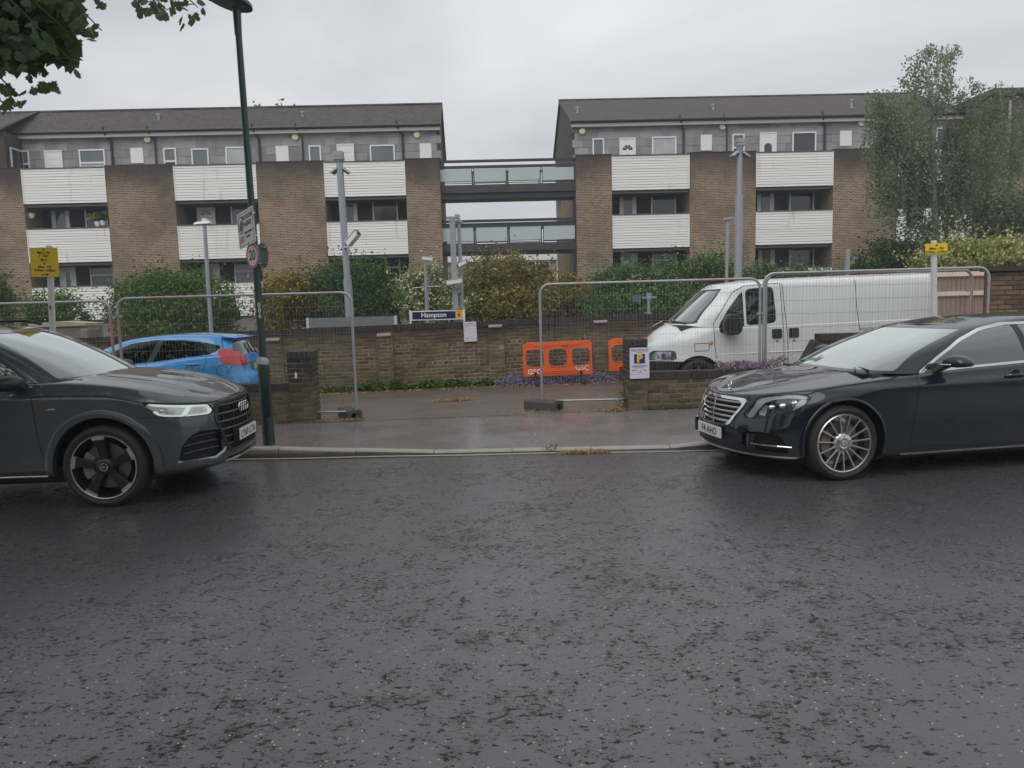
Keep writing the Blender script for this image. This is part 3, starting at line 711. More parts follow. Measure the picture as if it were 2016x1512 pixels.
def door(par, u0, u1, z0, z1, y, glazed=None, frame='upvc', leaf='upvc'):
    b = MB(); w = 0.06
    b.box(u0, u0 + w, y - 0.05, y + .02, z0, z1); b.box(u1 - w, u1, y - 0.05, y + .02, z0, z1); b.box(u0 + w, u1 - w, y - 0.048, y + .02, z1 - w, z1)
    b.box(u0 + w, u1 - w, y - 0.025, y + .02, z0, z1 - w)
    o = b.build('door', M[leaf], par)
    um, hw = (u0 + u1) / 2, (u1 - u0) / 2 - w
    if glazed == 'panels':
        for k in range(3):
            a = MB(); zc = z1 - w - 0.25 - k * 0.30; pts = [(um - hw * .7, zc - .09), (um + hw * .7, zc - .09), (um + hw * .7, zc + .05), (um, zc + .10), (um - hw * .7, zc + .05)]
            a.prism(pts, y - 0.034, y - 0.025); a.build('door_panel', M[leaf], o, bevel=0.008)
        a = MB(); a.box(um - .06, um + .06, y - 0.05, y - 0.02, z1 - 1.15, z1 - 1.1); a.build('letterbox', M['galv'], o)
    elif glazed == 'fan':
        zc = z1 - w - 0.52
        for k in range(4):
            a0, a1 = R(180 - k * 45 - 4), R(180 - (k + 1) * 45 + 4)
            pts = [(um + r * math.cos(a), zc + r * math.sin(a)) for r, a in ((.07, a0), (.24, a0), (.25, (a0 + a1) / 2), (.24, a1), (.07, a1))]
            b2 = MB(); b2.prism(pts, y - 0.034, y - 0.02); b2.build('pane', M['win'], o)
        b2 = MB(); b2.lathe([(0.0, -0.05), (0.03, -0.048), (0.03, -0.02)], 10, 'y', (um, y, zc - 0.2)); b2.build('knocker', M['galvd'], o)
    elif glazed == 'arch':
        zc = z1 - w - 0.55; pts = [(um - .18, zc - .3), (um + .18, zc - .3), (um + .18, zc), (um + .1, zc + .09), (um, zc + .12), (um - .1, zc + .09), (um - .18, zc)]
        b2 = MB(); b2.prism(pts, y - 0.034, y - 0.02); b2.build('pane', M['win'], o)
    elif glazed == 'full':
        b2 = MB(); b2.box(um - hw * .62, um + hw * .62, y - 0.034, y - 0.02, z0 + 0.3, z1 - w - 0.1); b2.build('pane', M['wing'], o)
    elif glazed == 'slot':
        b2 = MB(); b2.box(um - hw * .30, um + hw * .30, y - 0.034, y - 0.02, z0 + 0.5, z1 - w - 0.32); b2.build('pane', M['win'], o)
    return o
tile_me = []
for k in range(4):
    b = MB(); j = [rng.normal(0, .003) for _ in range(6)]
    b.add([(0.003, -0.018 + j[0], 0.0), (0.497, -0.018 + j[1], 0.0 + j[2]), (0.497, -0.004, 0.365), (0.003, -0.004, 0.365), (0.003, 0, 0.0), (0.497, 0, 0.0), (0.497, 0.0, 0.365), (0.003, 0.0, 0.365)], [(0, 1, 2, 3), (1, 0, 4, 5), (3, 2, 6, 7), (0, 3, 7, 4), (2, 1, 5, 6)])
    tile_me.append(b.mesh('cladding_tile', M['tile']))
def block(label, u0, u1, piers, bays, ridge, back):
    root = thing('apartment_block', label, 'block of flats', tuple(F_O + np.array([0, 0, 0.0])), F_ANG)
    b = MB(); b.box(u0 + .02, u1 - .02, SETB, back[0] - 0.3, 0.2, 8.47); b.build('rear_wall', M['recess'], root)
    for e in (u0 + .005, u1 - .305):
        b = MB(); b.box(e, e + .30, SETB + .004, back[0] - 0.28, 0.2, 8.472); b.build('end_wall', M['brickfar'], root)
    for a, c in piers:
        b = MB(); b.box(a, c, 0, SETB - .005, 0.2, Z1T + 0.05); b.build('brick_pier', M['brickfar'], root)
        b = MB(); b.box(a - .01, c + .01, -0.015, 0.24, Z1T + 0.051, Z1T + 0.10); b.build('pier_cap', M['brickdark'], root)
    for a, c in bays:
        for z0, z1 in ((Z1B, Z1T), (Z2B, Z2T), (Z3B, Z3T)): balcony(root, a + .004, c - .004, z0, z1)
        b = MB(); b.box(a, c, 0.1, SETB - .01, 0.2, Z3B - 0.141); b.build('plinth', M['concrete'], root)
    # set-back top storey
    b = MB(); b.box(u0 + .01, u1 - .01, SETB, back[0] - 0.31, 8.475, EAVE - 0.02); uw = b.build('upper_wall', M['tile'], root)
    n = 0
    for r_ in range(5):
        x = u0 + (0.25 if r_ % 2 else 0)
        while x < u1 - 0.3:
            link('cladding_tile', tile_me[n % 4], uw, (x, SETB - 0.012 + rng.normal(0, .002), 8.45 + r_ * 0.355), (0, rng.normal(0, .003), 0)); x += 0.5; n += 1
    # roof: two slopes with thickness
    yr, zr = ridge; yb, zb = back
    a, c = u0 - 0.10, u1 + 0.10; ye, ze = SETB - 0.28, EAVE + 0.04
    b = MB(); th = 0.10
    vs = []
    for x in (a, c): vs += [(x, ye, ze), (x, yr, zr), (x, yb, zb), (x, yb, zb - th), (x, yr, zr - th * 1.3), (x, ye, ze - th)]
    b.add(vs, [(0, 6, 7, 1), (1, 7, 8, 2), (2, 8, 9, 3), (3, 9, 10, 4), (4, 10, 11, 5), (5, 11, 6, 0), (0, 1, 4, 5), (1, 2, 3, 4), (11, 10, 7, 6), (10, 9, 8, 7)])
    b.build('roof', M['roof'], root)
    b = MB(); b.tube([(a, yr, zr + 0.01), (c, yr, zr + 0.01)], 0.075, 8); b.build('ridge_tiles', M['roof'], root)
    for x in (u0 + .004, u1 - .104):
        b = MB(); b.prism([(SETB - .004, EAVE - .02), (yr, zr - .12), (yb - .31, zb - .05), (yb - .31, 8.4), (SETB - .004, 8.4)], x, x + .10, 'yz'); b.build('gable_wall', M['brickdark'], root)
    b = MB(); b.box(a + .05, c - .05, ye + 0.02, SETB - 0.005, EAVE - 0.24, EAVE - 0.08); b.build('fascia', M['cream'], root)
    b = MB(); b.tube([(a, ye - 0.03, EAVE + 0.0), (c, ye - 0.03, EAVE + 0.0)], 0.075, 8); b.build('gutter', M['gutter'], root)
    return root
def upper(root, items):
    y = SETB - 0.035; top = {}
    for it in items:
        k, p0, p1, pt = it[:4]
        ua, z1 = fac(p0, pt, SETB); ub, _ = fac(p1, pt, SETB); ex = it[4] if len(it) > 4 else None
        zb = 8.49
        if k == 'w': window(root, ua, ub, zb - 0.5 if not ex or ex != 'x' else zb, z1, y, ex or 'wing')
        if k == 't': window(root, ua, ub, zb - 0.55, z1, y, 'wing', 0.62, lower=ex or 'winl')
        if k == 'd': door(root, ua, ub, zb - 1.0, z1, y, ex)
        if k == 'p': b = MB(); b.box(ua, ub, y - 0.03, y + .03, fac(p0, it[5], SETB)[1], z1); b.build('hatch_panel', M['upvc'], root)
        if k == 'l': b = MB(); b.lathe([(0.0, -0.11), (0.10, -0.105), (0.15, -0.07), (0.155, 0.0)], 20, 'y', (ua, y, z1)); b.build('bulkhead_lamp', M['lampdisc'], root, smooth=True)
        if k == 'v':
            b = MB(); b.tube([(ua, y - 0.06, 8.5), (ua, y - 0.06, EAVE - 0.42), (ua - 0.16, y - 0.20, EAVE - 0.12), (ua - 0.22, y - 0.28, EAVE + 0.02), (ua - 0.22, y - 0.27, EAVE + 0.2)], 0.055 if ex else 0.04, 8); b.build('downpipe', M['gutter'], root)
LB = block('long brick block of flats on the left with three columns of white balconies', -3.3, fu(866), [(-3.3, 0.0), (3.76, 6.82), (10.57, 13.63), (17.35, fu(866, 350))], [(0.0, 3.76), (6.82, 10.57), (13.63, 17.35)], (3.1, 11.78), (4.9, 9.5))
upper(LB, [('t', 32, 58, 297, 'win'), ('d', 88, 123, 297, 'panels'), ('t', 156, 207, 295), ('v', 222, 222, 300, 1), ('p', 257, 282, 292, 0, 322), ('l', 292, 292, 275), ('v', 308, 308, 300),
           ('t', 322, 347, 292, 'win'), ('w', 377, 411, 293, 'wing'), ('w', 444, 494, 290, 'winl'), ('v', 512, 512, 300, 1), ('p', 543, 568, 288, 0, 318), ('l', 582, 582, 271), ('v', 597, 597, 300),
           ('w', 608, 632, 287, 'wing'), ('d', 663, 697, 284, 'panels'), ('w', 728, 777, 286, 'wing'), ('v', 794, 794, 300, 1), ('p', 826, 849, 283, 0, 313), ('l', 821, 821, 266)])
RB = block('long brick block of flats on the right behind the birch tree', fu(1135), 44.6, [(fu(1134, 350), 26.85), (30.48, 33.57), (37.22, 40.24), (43.87, 44.6)], [(26.85, 30.48), (33.57, 37.22), (40.24, 43.87)], (6.7, 12.8), (11.0, 10.7))
upper(RB, [('l', 1146, 1146, 259), ('w', 1166, 1189, 273, 'wing'), ('d', 1219, 1251, 272, 'fan'), ('w', 1283, 1331, 270, 'winl'), ('v', 1345, 1345, 280, 1), ('p', 1379, 1401, 266, 0, 297), ('l', 1422, 1422, 250), ('v', 1430, 1430, 280),
           ('t', 1441, 1465, 264.5, 'win'), ('d', 1495, 1528, 261.5, 'arch'), ('w', 1559, 1606, 260.5, 'win'), ('v', 1622, 1622, 280, 1), ('p', 1653, 1676, 258, 0, 288), ('l', 1694, 1694, 243),
           ('w', 1714, 1738, 258, 'wing'), ('d', 1776, 1808, 256, 'fan'), ('w', 1842, 1890, 252, 'wing'), ('p', 1930, 1953, 247, 0, 280)])
def lower_(root, rows):
    y = SETB - 0.03
    for k, p0, p1, pt, lev, ex in rows:
        ua, z1 = fac(p0, pt, SETB); ub, _ = fac(p1, pt, SETB); z0 = {2: 4.35, 3: 1.72}[lev]
        if k == 'd': door(root, ua, ub, z0, z1, y, ex)
        elif k == 't': window(root, ua, ub, z0 + 0.75, z1, y, ex, 0.70)
        else: window(root, ua, ub, z0 + 0.75, z1, y, ex)
lower_(LB, [('d', 101, 136, 408, 2, 'full'), ('t', 167, 212, 408, 2, 'win'), ('d', 387, 423, 400, 2, 'fan'), ('w', 454, 503, 402, 2, 'wing'), ('w', 352, 360, 400, 2, 'win'), ('d', 672, 703, 397, 2, 'full'), ('w', 733, 783, 397, 2, 'win'),
            ('d', 117, 149, 520, 3, 'slot'), ('t', 177, 224, 520, 3, 'win'), ('d', 397, 432, 512, 3, 'slot'), ('t', 461, 506, 512, 3, 'wing'), ('t', 738, 788, 505, 3, 'win'), ('d', 680, 712, 505, 3, 'full'), ('w', 366, 376, 512, 3, 'win')])
lower_(RB, [('d', 1219, 1252, 381, 2, 'full'), ('w', 1281, 1330, 380, 2, 'win'), ('d', 1490, 1523, 374, 2, 'full'), ('w', 1553, 1602, 372, 2, 'win'), ('d', 1221, 1255, 490, 3, 'fan'), ('t', 1283, 1332, 490, 3, 'win'),
            ('d', 1492, 1524, 482, 3, 'full'), ('w', 1553, 1602, 481, 3, 'win'), ('d', 1776, 1808, 368, 2, 'full'), ('w', 1836, 1886, 366, 2, 'win')])
# flue terminals on the roofs
for root, pxs, rz_, yo in ((LB, [(313, 237), (596, 232)], 11.0, 2.1), (RB, [(1137, 222), (1404, 217), (1676, 208)], 11.3, 3.0)):
    for px, py in pxs:
        u, z = fac(px, py, yo)
        b = MB(); b.tube([(u, yo, z - 0.15), (u, yo, z + 0.22)], 0.055, 8); b.lathe([(0.10, 0.22), (0.10, 0.30), (0.0, 0.31)], 10, 'z', (u, yo, z)); b.box(u - .16, u + .16, yo - 0.16, yo + .1, z - 0.17, z - 0.12); b.build('roof_vent', M['galvd'], root)
# side wings of the blocks
wg = thing('stair_wing', 'brown brick stair wing with a dark side window at the left end of the flats', 'building', tuple(F_O), F_ANG)
uw_ = -0.62
b = MB(); b.box(-1.9, uw_, 0.04, 6.9, 0.2, 10.17); b.build('wall', M['brickfar'], wg)
b = MB(); b.add([(-2.0, -0.2, 10.18), (uw_ + .12, -0.2, 10.18), (-0.75, 3.1, 11.80), (-2.0, 7, 10.18), (-.75, 7, 10.18), (-2.0, -0.2, 10.28), (uw_ + .12, -0.2, 10.28), (-0.70, 3.1, 11.86), (-2.0, 7, 10.28), (-.75, 7, 10.28)],
       [(5, 6, 7), (5, 7, 8), (8, 7, 9), (0, 2, 1), (0, 3, 2), (0, 1, 6, 5), (3, 0, 5, 8), (1, 2, 7, 6), (2, 4, 9, 7)]); b.build('roof', M['roof'], wg, recalc=True)
b = MB(); b.box(uw_ - .02, uw_ + .05, 0.35, 1.22, 8.5, 9.55); f = b.build('window', M['upvc'], wg)
b = MB(); b.box(uw_ + .05, uw_ + .07, 0.42, 1.15, 8.55, 9.48); b.build('pane', M['win'], f)
wg = thing('brick_wing', 'tall plain brick wing with a grey downpipe at the right edge behind the birch', 'building', tuple(F_O), F_ANG)
u0 = fu(1951, 300, -1.0)
b = MB(); b.box(u0, u0 + 14, -1.0, 9, 0.2, 10.6); b.build('wall', M['brickfar'], wg)
b = MB(); b.box(u0 - .08, u0 + 14, -1.15, 9.1, 10.6, 10.85); b.build('parapet_cap', M['slab'], wg)
ud = fu(1982, 300, -1.0)
b = MB(); b.tube([(ud, -1.08, 6.6), (ud, -1.08, 10.3)], 0.065, 8); b.tube([(ud, -1.08, 1), (ud, -1.08, 6.58)], 0.05, 8); b.build('downpipe', M['galvd'], wg)
# walkways linking the two blocks
def walkway(label, ys, uend):
    yo = 0.25
    ua, ub = fu(866, 400, yo) - 0.02, fu(1133, 400, yo) + 0.02
    zz = [fac(1000, y, yo)[1] for y in ys]
    h0, h1, r0, r1, g1, g0, s1, s0, d0 = zz
    t = thing('link_walkway', label, 'walkway', tuple(F_O), F_ANG, 'glazed walkways between the two blocks of flats')
    b = MB(); b.box(ua, ub, yo, yo + 1.5, s0, s1); b.build('deck_slab', M['slab'], t)
    b = MB(); b.box(ua, ub, yo + 0.12, yo + 1.38, d0, s0 - .002); b.build('edge_beam', M['steel_dark'], t)
    for y, nm in ((yo + 0.04, 0), (yo + 1.42, 1)):
        b = MB(); b.box(ua, ub, y - 0.05, y + 0.05, h0, h1); b.box(ua, ub, y - 0.03, y + 0.03, r0, r1)
        if nm: b.box(ua, ub, y - 0.03, y + 0.03, s1 + 0.08, s1 + 0.13)
        b.build('handrail', M['steel_dark'], t)
        w = (ub - ua) / 4
        for k in range(4):
            p, q = ua + k * w + 0.07, ua + (k + 1) * w - 0.07
            zlo = g0 - (0.03 if k % 2 else 0.0)
            if nm == 0:
                b = MB(); b.box(p, q, y - 0.012, y + 0.012, zlo, g1); b.build('glass_panel', M['frost'], t)
            f = MB()
            for a in (p - 0.03, q + 0.03): f.box(a - 0.02, a + 0.02, y - 0.025, y + 0.025, s1 + .003, r0 - .003)
            f.box(p - 0.01, q + 0.01, y - 0.022, y + 0.022, zlo - 0.045, zlo - 0.012)
            if nm == 0: f.box(p - 0.01, q + 0.01, y - 0.022, y + 0.022, s1 + 0.05, s1 + 0.085)
            f.build('panel_frame', M['steel_dark'], t)
    return t
walkway('upper glazed walkway joining the two blocks at top deck level', (318, 313, 330, 324.5, 331, 354.5, 362, 378, 389), 0)
walkway('lower glazed walkway joining the two blocks above the golden bush', (436, 431, 446, 440, 446.5, 472, 479, 494, 498), 0)
b = MB()
for px in (866.5, 1131): u = fu(px, 450, .3); b.box(u - 0.09, u + 0.09, 0.3, 0.5, 0.3, 6.6)
tag(b.build('walkway_column', M['steel_dark'], None, tuple(F_O), (0, 0, F_ANG)), 'pair of dark steel posts holding the walkways between the blocks', 'steel posts')
# low pale building far beyond the gap
Yb = 72.0; q0, q1 = at_y(872, 505, Yb), at_y(1096, 505, Yb); zf1, zf0 = at_y(1000, 500, Yb)[2], at_y(1000, 514, Yb)[2]
fb = thing('far_building', 'low flat-roofed building with white fascia seen through the gap between the blocks', 'building', (0, Yb, 0))
b = MB(); b.box(q0[0] - 10, q1[0], 0, 10, 0.0, zf0); b.build('wall', simple('pale_brick', (0.34, 0.25, 0.19), 0.9, vs=3), fb)
b = MB(); b.box(q0[0] - 10.3, q1[0] + 0.05, -0.4, 10.3, zf0 + .002, zf1); b.build('fascia', M['white'], fb)
b = MB(); b.box(at_y(1070, 505, Yb)[0] + .9, q1[0] + 6, -6, 9, -0.3, 9.0)
for pa, pb in ((1060, 1083), (1031, 1055), (960, 985)):
    xa, xb = at_y(pa, 520, Yb)[0], at_y(pb, 520, Yb)[0]
    window(fb, xa, xb, at_y(pa, 531, Yb)[2], at_y(pa, 513.5, Yb)[2], -0.06, 'win', fw_=0.12, depth=0.1)
# flower pots and a hanging basket on the left block's middle walkway
# ------------------------------------------------------------------ green lamp post and its signs
LPX, LPY = [float(v) for v in at_z(526.5, 877, 0.095)[:2]]
LPY += 0.07
lp = thing('lamp_post', 'tall dark green lamp post numbered 006 standing on the pavement behind the grey car', 'lamp post', (LPX, LPY, 0.09))
ptop = at_y(466.5, 25, LPY); dx = ptop[0] - LPX; ht = ptop[2] - 0.09
zs = at_y(520, 712, LPY)[2] - 0.09
L = lambda z: dx * z / ht
b = MB(); b.tube([(0, 0, -0.1), (L(.02), 0, .02), (L(zs - .06), 0, zs - .06), (L(zs), 0, zs), (L(zs + .03), 0, zs + .03)], [0.073, 0.071, 0.069, 0.062, 0.045], 20); b.build('base_column', M['green'], lp, smooth=True)
b = MB(); b.tube([(L(zs), 0, zs), (L(ht * .5), 0, ht * .5), (L(ht), 0, ht)], [0.044, 0.041, 0.036], 18); b.build('shaft', M['green'], lp, smooth=True)
b = MB(); b.tube([(L(zs) - .006, -0.004, zs - .035), (L(zs) - .004, 0, zs + .0), (L(zs) - .012, 0, zs + .035), (L(zs) - .01, 0, zs + .06)], [0.0735, 0.0745, 0.062, 0.050], 14); b.build('tape_band', M['galvd'], lp, smooth=30)
b = MB(); b.box(-0.045, 0.045, -0.073, -0.05, 0.35, 0.95); b.build('access_door', M['green'], lp, (0.02, 0, 0), bevel=0.01)
b = MB(); b.tube([(L(ht) , 0, ht - .25), (L(ht), 0, ht - .02)], [0.040, 0.046], 14); b.tube([(L(ht), 0, ht - .02), (L(ht), 0, ht + .08)], [0.046, 0.060], 14); b.build('lantern_collar', M['green'], lp, smooth=30)
b = MB(); out = []
for k in range(24):
    a = 2 * math.pi * k / 24; out.append((0.20 * math.cos(a) * (0.82 + .18 * math.sin(a)), 0.36 * math.sin(a)))
vs = []
for z, s in ((0, 0.80), (.03, 1.0), (.07, 0.98), (.12, 0.7), (.14, 0.2)): vs += [(x * s, y * s, z) for x, y in out]
fs = [tuple(range(23, -1, -1))] + [(i * 24 + j, i * 24 + (j + 1) % 24, (i + 1) * 24 + (j + 1) % 24, (i + 1) * 24 + j) for i in range(4) for j in range(24)] + [tuple(96 + j for j in range(24))]
b.add(vs, fs); b.build('lantern', M['green'], lp, (L(ht) - 0.09, -0.16, ht + 0.06), (R(-6), 0, R(-35)), smooth=50)
b = MB(); b.box(-.11, .11, -.22, .2, -0.004, 0.0); b.build('led_panel', M['wing'], lp, (L(ht) - 0.09, -0.16, ht + 0.058), (R(-6), 0, R(-35)))
for k, ch in enumerate('006'):
    p = at_y(511 + k * .8, 601 + 10.5 * k, LPY - 0.045)
    text(ch, 0.085, M['white'], lp, (p[0] - LPX - 0.006, -0.046, p[2] - 0.09), (R(90), 0, 0), sx=0.8, bold=0.001)
def signroot(name, label, px, py, Y, cat, rot=0.0, SA=R(-51.9)):
    p = at_y(px, py, Y); t = thing(name, label, cat, tuple(p)); t.rotation_euler = (0, rot, 0)
    t.rotation_mode = 'XYZ'; t.matrix_world = Matrix.Translation(Vector(p)) @ Matrix.Rotation(SA, 4, 'Z') @ Matrix.Rotation(rot, 4, 'Y')
    return t
t = signroot('idling_sign', 'white NO IDLING ENGINES sign with £40 in red tilted on the lamp post', 484.5, 449, LPY - 0.02, 'sign', R(-5))
w, h = 0.57, 0.415
b = MB(); b.prism(round_poly(-w / 2, w / 2, -h / 2, h / 2, 0.02), -0.003, 0.003); b.build('sign_plate', M['whited'], t)
b = MB()
for (x0, x1, z0, z1) in ((-.26, .26, .180, .185), (-.26, -.255, -.185, .185), (.255, .26, -.185, .185), (-.26, -.06, -.187, -.182), (.12, .26, -.187, -.182)): b.box(x0, x1, -0.0045, -0.003, z0, z1)
b.build('border', M['black'], t)
text('NO IDLING', 0.078, M['black'], t, (0.075, -0.004, 0.125), name='lettering', sx=0.95, bold=0.001); text('ENGINES', 0.078, M['black'], t, (0.055, -0.004, 0.045), sx=0.95, bold=0.001)
text('£40', 0.10, M['red'], t, (-0.165, -0.004, -0.115), bold=0.003); text('FIXED PENALTY', 0.042, M['black'], t, (0.09, -0.004, -0.055)); text('NOTICE', 0.042, M['black'], t, (0.06, -0.004, -0.105))
b = MB(); b.lathe([(0.085, -0.0045), (0.085, -0.003), (0.073, -0.003), (0.073, -0.0045), (0.085, -0.0045)], 24, 'y'); 
b.build('pictogram_ring', M['black'], t, (-0.165, 0, 0.06)).scale = (1, 1, 1.25)
b = MB(); b.prism([(-.055, -.05), (.03, -.06), (.05, -.03), (.045, 0), (.02, .03), (-.03, .03), (-.05, 0)], -0.0046, -0.003); b.prism([(-.02, .04), (.055, -.0), (.06, .05), (.0, .06)], -0.0046, -0.003); b.build('pictogram', M['black'], t, (-0.165, 0, 0.05))
b = MB(); b.box(.02, .05, -.0046, -.003, -.2, -.175); b.build('council_mark', M['black'], t)
b = MB(); b.box(-.02, .0, 0.003, 0.03, .12, .14); b.box(-.02, .0, 0.003, 0.03, -.14, -.12); b.build('sign_bracket', M['galv'], t, (0.27, 0, 0))
def round_sign(label, px, py, Y, front):
    t = signroot('speed_sign', label, px, py, Y, 'road sign', 0.0, R(-44))
    s = -1 if front else 1
    b = MB(); b.lathe([(0, -.002), (0.150, -.002), (0.150, 0.002), (0, 0.002)], 36, 'y'); b.build('sign_plate', M['whited'] if front else M['signgrey'], t)
    b = MB(); b.lathe([(0.150, s * .0035), (0.119, s * .0035), (0.119, s * .002), (0.150, s * .002)], 36, 'y'); b.build('red_ring', M['red'], t)
    if front: text('20', 0.165, M['black'], t, (0.0, -0.003, -0.002), sx=0.95, bold=0.003)
    else:
        text('20', 0.165, M['black'], t, (0.0, 0.003, -0.002), (R(90), 0, R(180)), sx=0.95, bold=0.003)
        b = MB(); b.lathe([(0, .0026), (0.118, .0026)], 30, 'y'); b.build('face', M['whited'], t)
    for z in (-.09, .09):
        b = MB(); b.bar((-.10, -s * .012, z), (.10, -s * .012, z), 0.014, 0.022); b.build('clamp_rail', M['galv'], t)
    return t
round_sign('round 20 speed limit sign with red ring on the lamp post facing left', 497, 503, LPY - 0.09, True)
round_sign('grey back of a round road sign on the right side of the lamp post', 516.5, 503, LPY + 0.04, False)

# ------------------------------------------------------------------ mesh fence panels
def heras(label, P, Q, z0, top, bot=0.11, group='steel mesh fence panels round the yard entrance', feet=()):
    P, Q = Vector((*P, 0)), Vector((*Q, 0)); W = (Q - P).length; an = math.atan2(Q.y - P.y, Q.x - P.x)
    t = thing('mesh_fence', label, 'mesh fence', (P.x, P.y, z0), an, group)
    rad, r = 0.16, 0.021
    pts = [(0, 0, 0.02), (0, 0, 0.9)]
    for k in range(9):
        a = R(180 - 90 * k / 8); pts.append((rad + rad * math.cos(a), 0, top - rad + rad * math.sin(a)))
    for k in range(9):
        a = R(90 - 90 * k / 8); pts.append((W - rad + rad * math.cos(a), 0, top - rad + rad * math.sin(a)))
    pts += [(W, 0, 0.9), (W, 0, 0.02)]
    b = MB(); b.tube(pts, r, 10); b.build('frame_tube', M['fence'], t, smooth=50)
    b = MB(); b.tube([(0.02, 0, bot), (W - 0.02, 0, bot)], 0.017, 8); b.build('bottom_tube', M['galv'], t, smooth=50)
    b = MB(); n = int(W / 0.05); jx = rng.normal(0, .004, n + 1)
    for k in range(1, n):
        x = k * W / n + jx[k]; zt = top - 0.02 - (0.0 if rad < x < W - rad else rad - math.sqrt(max(0, rad * rad - (rad - min(x, W - x)) ** 2)))
        b.tube([(x, 0, bot), (x + jx[k] * 1.5, 0.004 * math.sin(k), (bot + zt) / 2), (x, 0, zt)], 0.0013, 3, caps=False)
    for k in range(1, 9):
        z = bot + k * (top - bot) / 9; q = [(W * i / 14, -0.004, z + rng.normal(0, .006)) for i in range(15)]
        b.tube(q, 0.0017, 3, caps=False)
    b.build('wire_mesh', M['wire'], t, kind='stuff', recalc=False)
    return t
def gp(px, Y): return (float(at_y(px, 700, Y)[0]), Y)
q1 = gp(224, 11.3)
heras('steel mesh fence panel at the far left, cut by the picture edge', (q1[0] - 3.45, 11.22), q1, -0.03, 1.97)
P2a, P2b = gp(239, 11.30), gp(697, 11.22)
heras('steel mesh fence panel behind the lamp post in front of the blue car', P2a, P2b, 0.0, 1.97, 0.14)
P3a, P3b = gp(1065.5, 11.55), gp(1495.5, 11.42)
heras('pinkish steel mesh fence panel between the orange barrier and the van mirror', P3a, P3b, 0.05, 1.97, 0.13)
heras('nearer of two overlapping mesh fence panels along the side of the van', gp(1503, 11.40), gp(1941, 11.30), 0.09, 2.00)
heras('farther of two overlapping mesh fence panels along the side of the van', gp(1507, 11.48), gp(1908, 12.1), 0.09, 1.99)
for px, py, Y in ((231, 623, 11.3), (1499, 617, 11.42)):
    p = at_y(px, py, Y); b = MB(); b.bar((-0.075, 0, 0), (0.075, 0, 0.0), 0.035, 0.03); b.bar((-.02, -.03, 0), (.02, -.03, 0), .03, .02); tag(b.build('fence_clip', M['galv'], None, tuple(p)), 'steel clip joining two mesh panels ' + ('left of the blue car' if px < 500 else 'in front of the van window'), 'clip')
def foot(label, px, py, Y, rz, L=0.60):
    p = at_z(px, py, 0.06); t = thing('rubber_block', label, 'fence block', (float(p[0]), float(p[1]), float(z_yard(p[0], p[1])) + .002), rz, 'rubber feet under the fence panels')
    b = MB(); w, h = 0.115, 0.145
    sec = [(-w, 0), (-w, h * .8), (-w * .8, h), (w * .8, h), (w, h * .8), (w, 0), (w * .55, 0), (w * .5, h * .5), (w * .25, h * .68), (-w * .25, h * .68), (-w * .5, h * .5), (-w * .55, 0)]
    b.prism(sec, -L / 2, L / 2, 'yz'); b.build('block', M['grime'], t)
    for x in (-.22, -.08, .08, .22): b = MB(); b.lathe([(0.0, h + .006), (.035, h + .006), (.045, h)], 12, 'z', (x, 0, 0)); b.build('socket_ring', M['plastic'], t)
    return t
foot('grey rubber fence foot under the pink post, seen from its long side', 1070, 805, 11.5, R(-40), 0.62)
foot('grey rubber fence foot with an open end beside the left gate gap', 689, 817, 11.2, R(-62), 0.58)

# ------------------------------------------------------------------ yellow parking signs
def ypost(label, px_t, py_t, py_b, Y, plates, z0, mark=False):
    pt, pb = at_y(px_t, py_t, Y), at_y(px_t + (7 if px_t < 500 else 1), py_b, Y)
    t = thing('sign_post', label, 'sign post', (float(pb[0]), Y, z0), 0, None)
    X = lambda z: (pt[0] - pb[0]) * (z - pb[2]) / (pt[2] - pb[2])
    b = MB(); b.tube([(X(0), 0, -.1), (X(pt[2]), 0, pt[2] - z0)], 0.038, 16); b.lathe([(0.040, 0), (0.036, .02), (0, .026)], 16, 'z', (X(pt[2]), 0, pt[2] - z0)); b.build('post', M['whited'], t, smooth=40)
    if mark:
        p = at_y(103, 606, Y); text('R', 0.075, M['black'], t, (p[0] - pb[0], -0.041, p[2] - z0), sx=0.8)
    for (x0, y0, x1, y1, lines, arrow) in plates:
        a, c = at_y(x0, y0, Y - 0.05), at_y(x1, y1, Y - 0.05); w, h = c[0] - a[0], a[2] - c[2]
        cx, cz = (a[0] + c[0]) / 2 - pb[0], (a[2] + c[2]) / 2 - z0
        k = MB(); k.prism(round_poly(-w / 2, w / 2, -h / 2, h / 2, 0.012), -0.003, 0.003); pl = k.build('sign_plate', M['yellow'], t, (cx, -0.05, cz), (0, R(1.5 if px_t < 500 else 0), 0))
        k = MB(); k.lathe([(0, -.0045), (.013, -.0045), (.014, -.003)], 14, 'y'); k.build('fixing', M['posterink'], pl, (0.0, 0, h / 2 - .022))
        for ln, z, s in lines: text(ln, s, M['black'], pl, (0, -0.004, h * z), bold=0.0007)
        if arrow:
            k = MB(); s_ = arrow; z = -h * .34
            k.box(-.04, .04, -.0045, -.003, z - .006, z + .006); k.prism([(s_ * .05, z), (s_ * .02, z + .022), (s_ * .025, z), (s_ * .02, z - .022)], -.0046, -.003); k.build('arrow', M['black'], pl)
        k = MB(); k.box(-w * .3, w * .3, .003, .02, -.01, .01); k.build('clamp', M['galv'], pl)
    return t
ypost('white post with two yellow parking plates and arrows behind the grey car', 97, 487, 655, 9.7, [(58, 488.5, 115, 515.5, [('Mon - Fri', .16, .044), ('1 - 2pm', -.05, .040)], -1), (60, 516.5, 117, 544.5, [('Mon - Fri', .17, .044), ('8.30am - 6.30pm', -.05, .040)], 1)], 0.08, True)
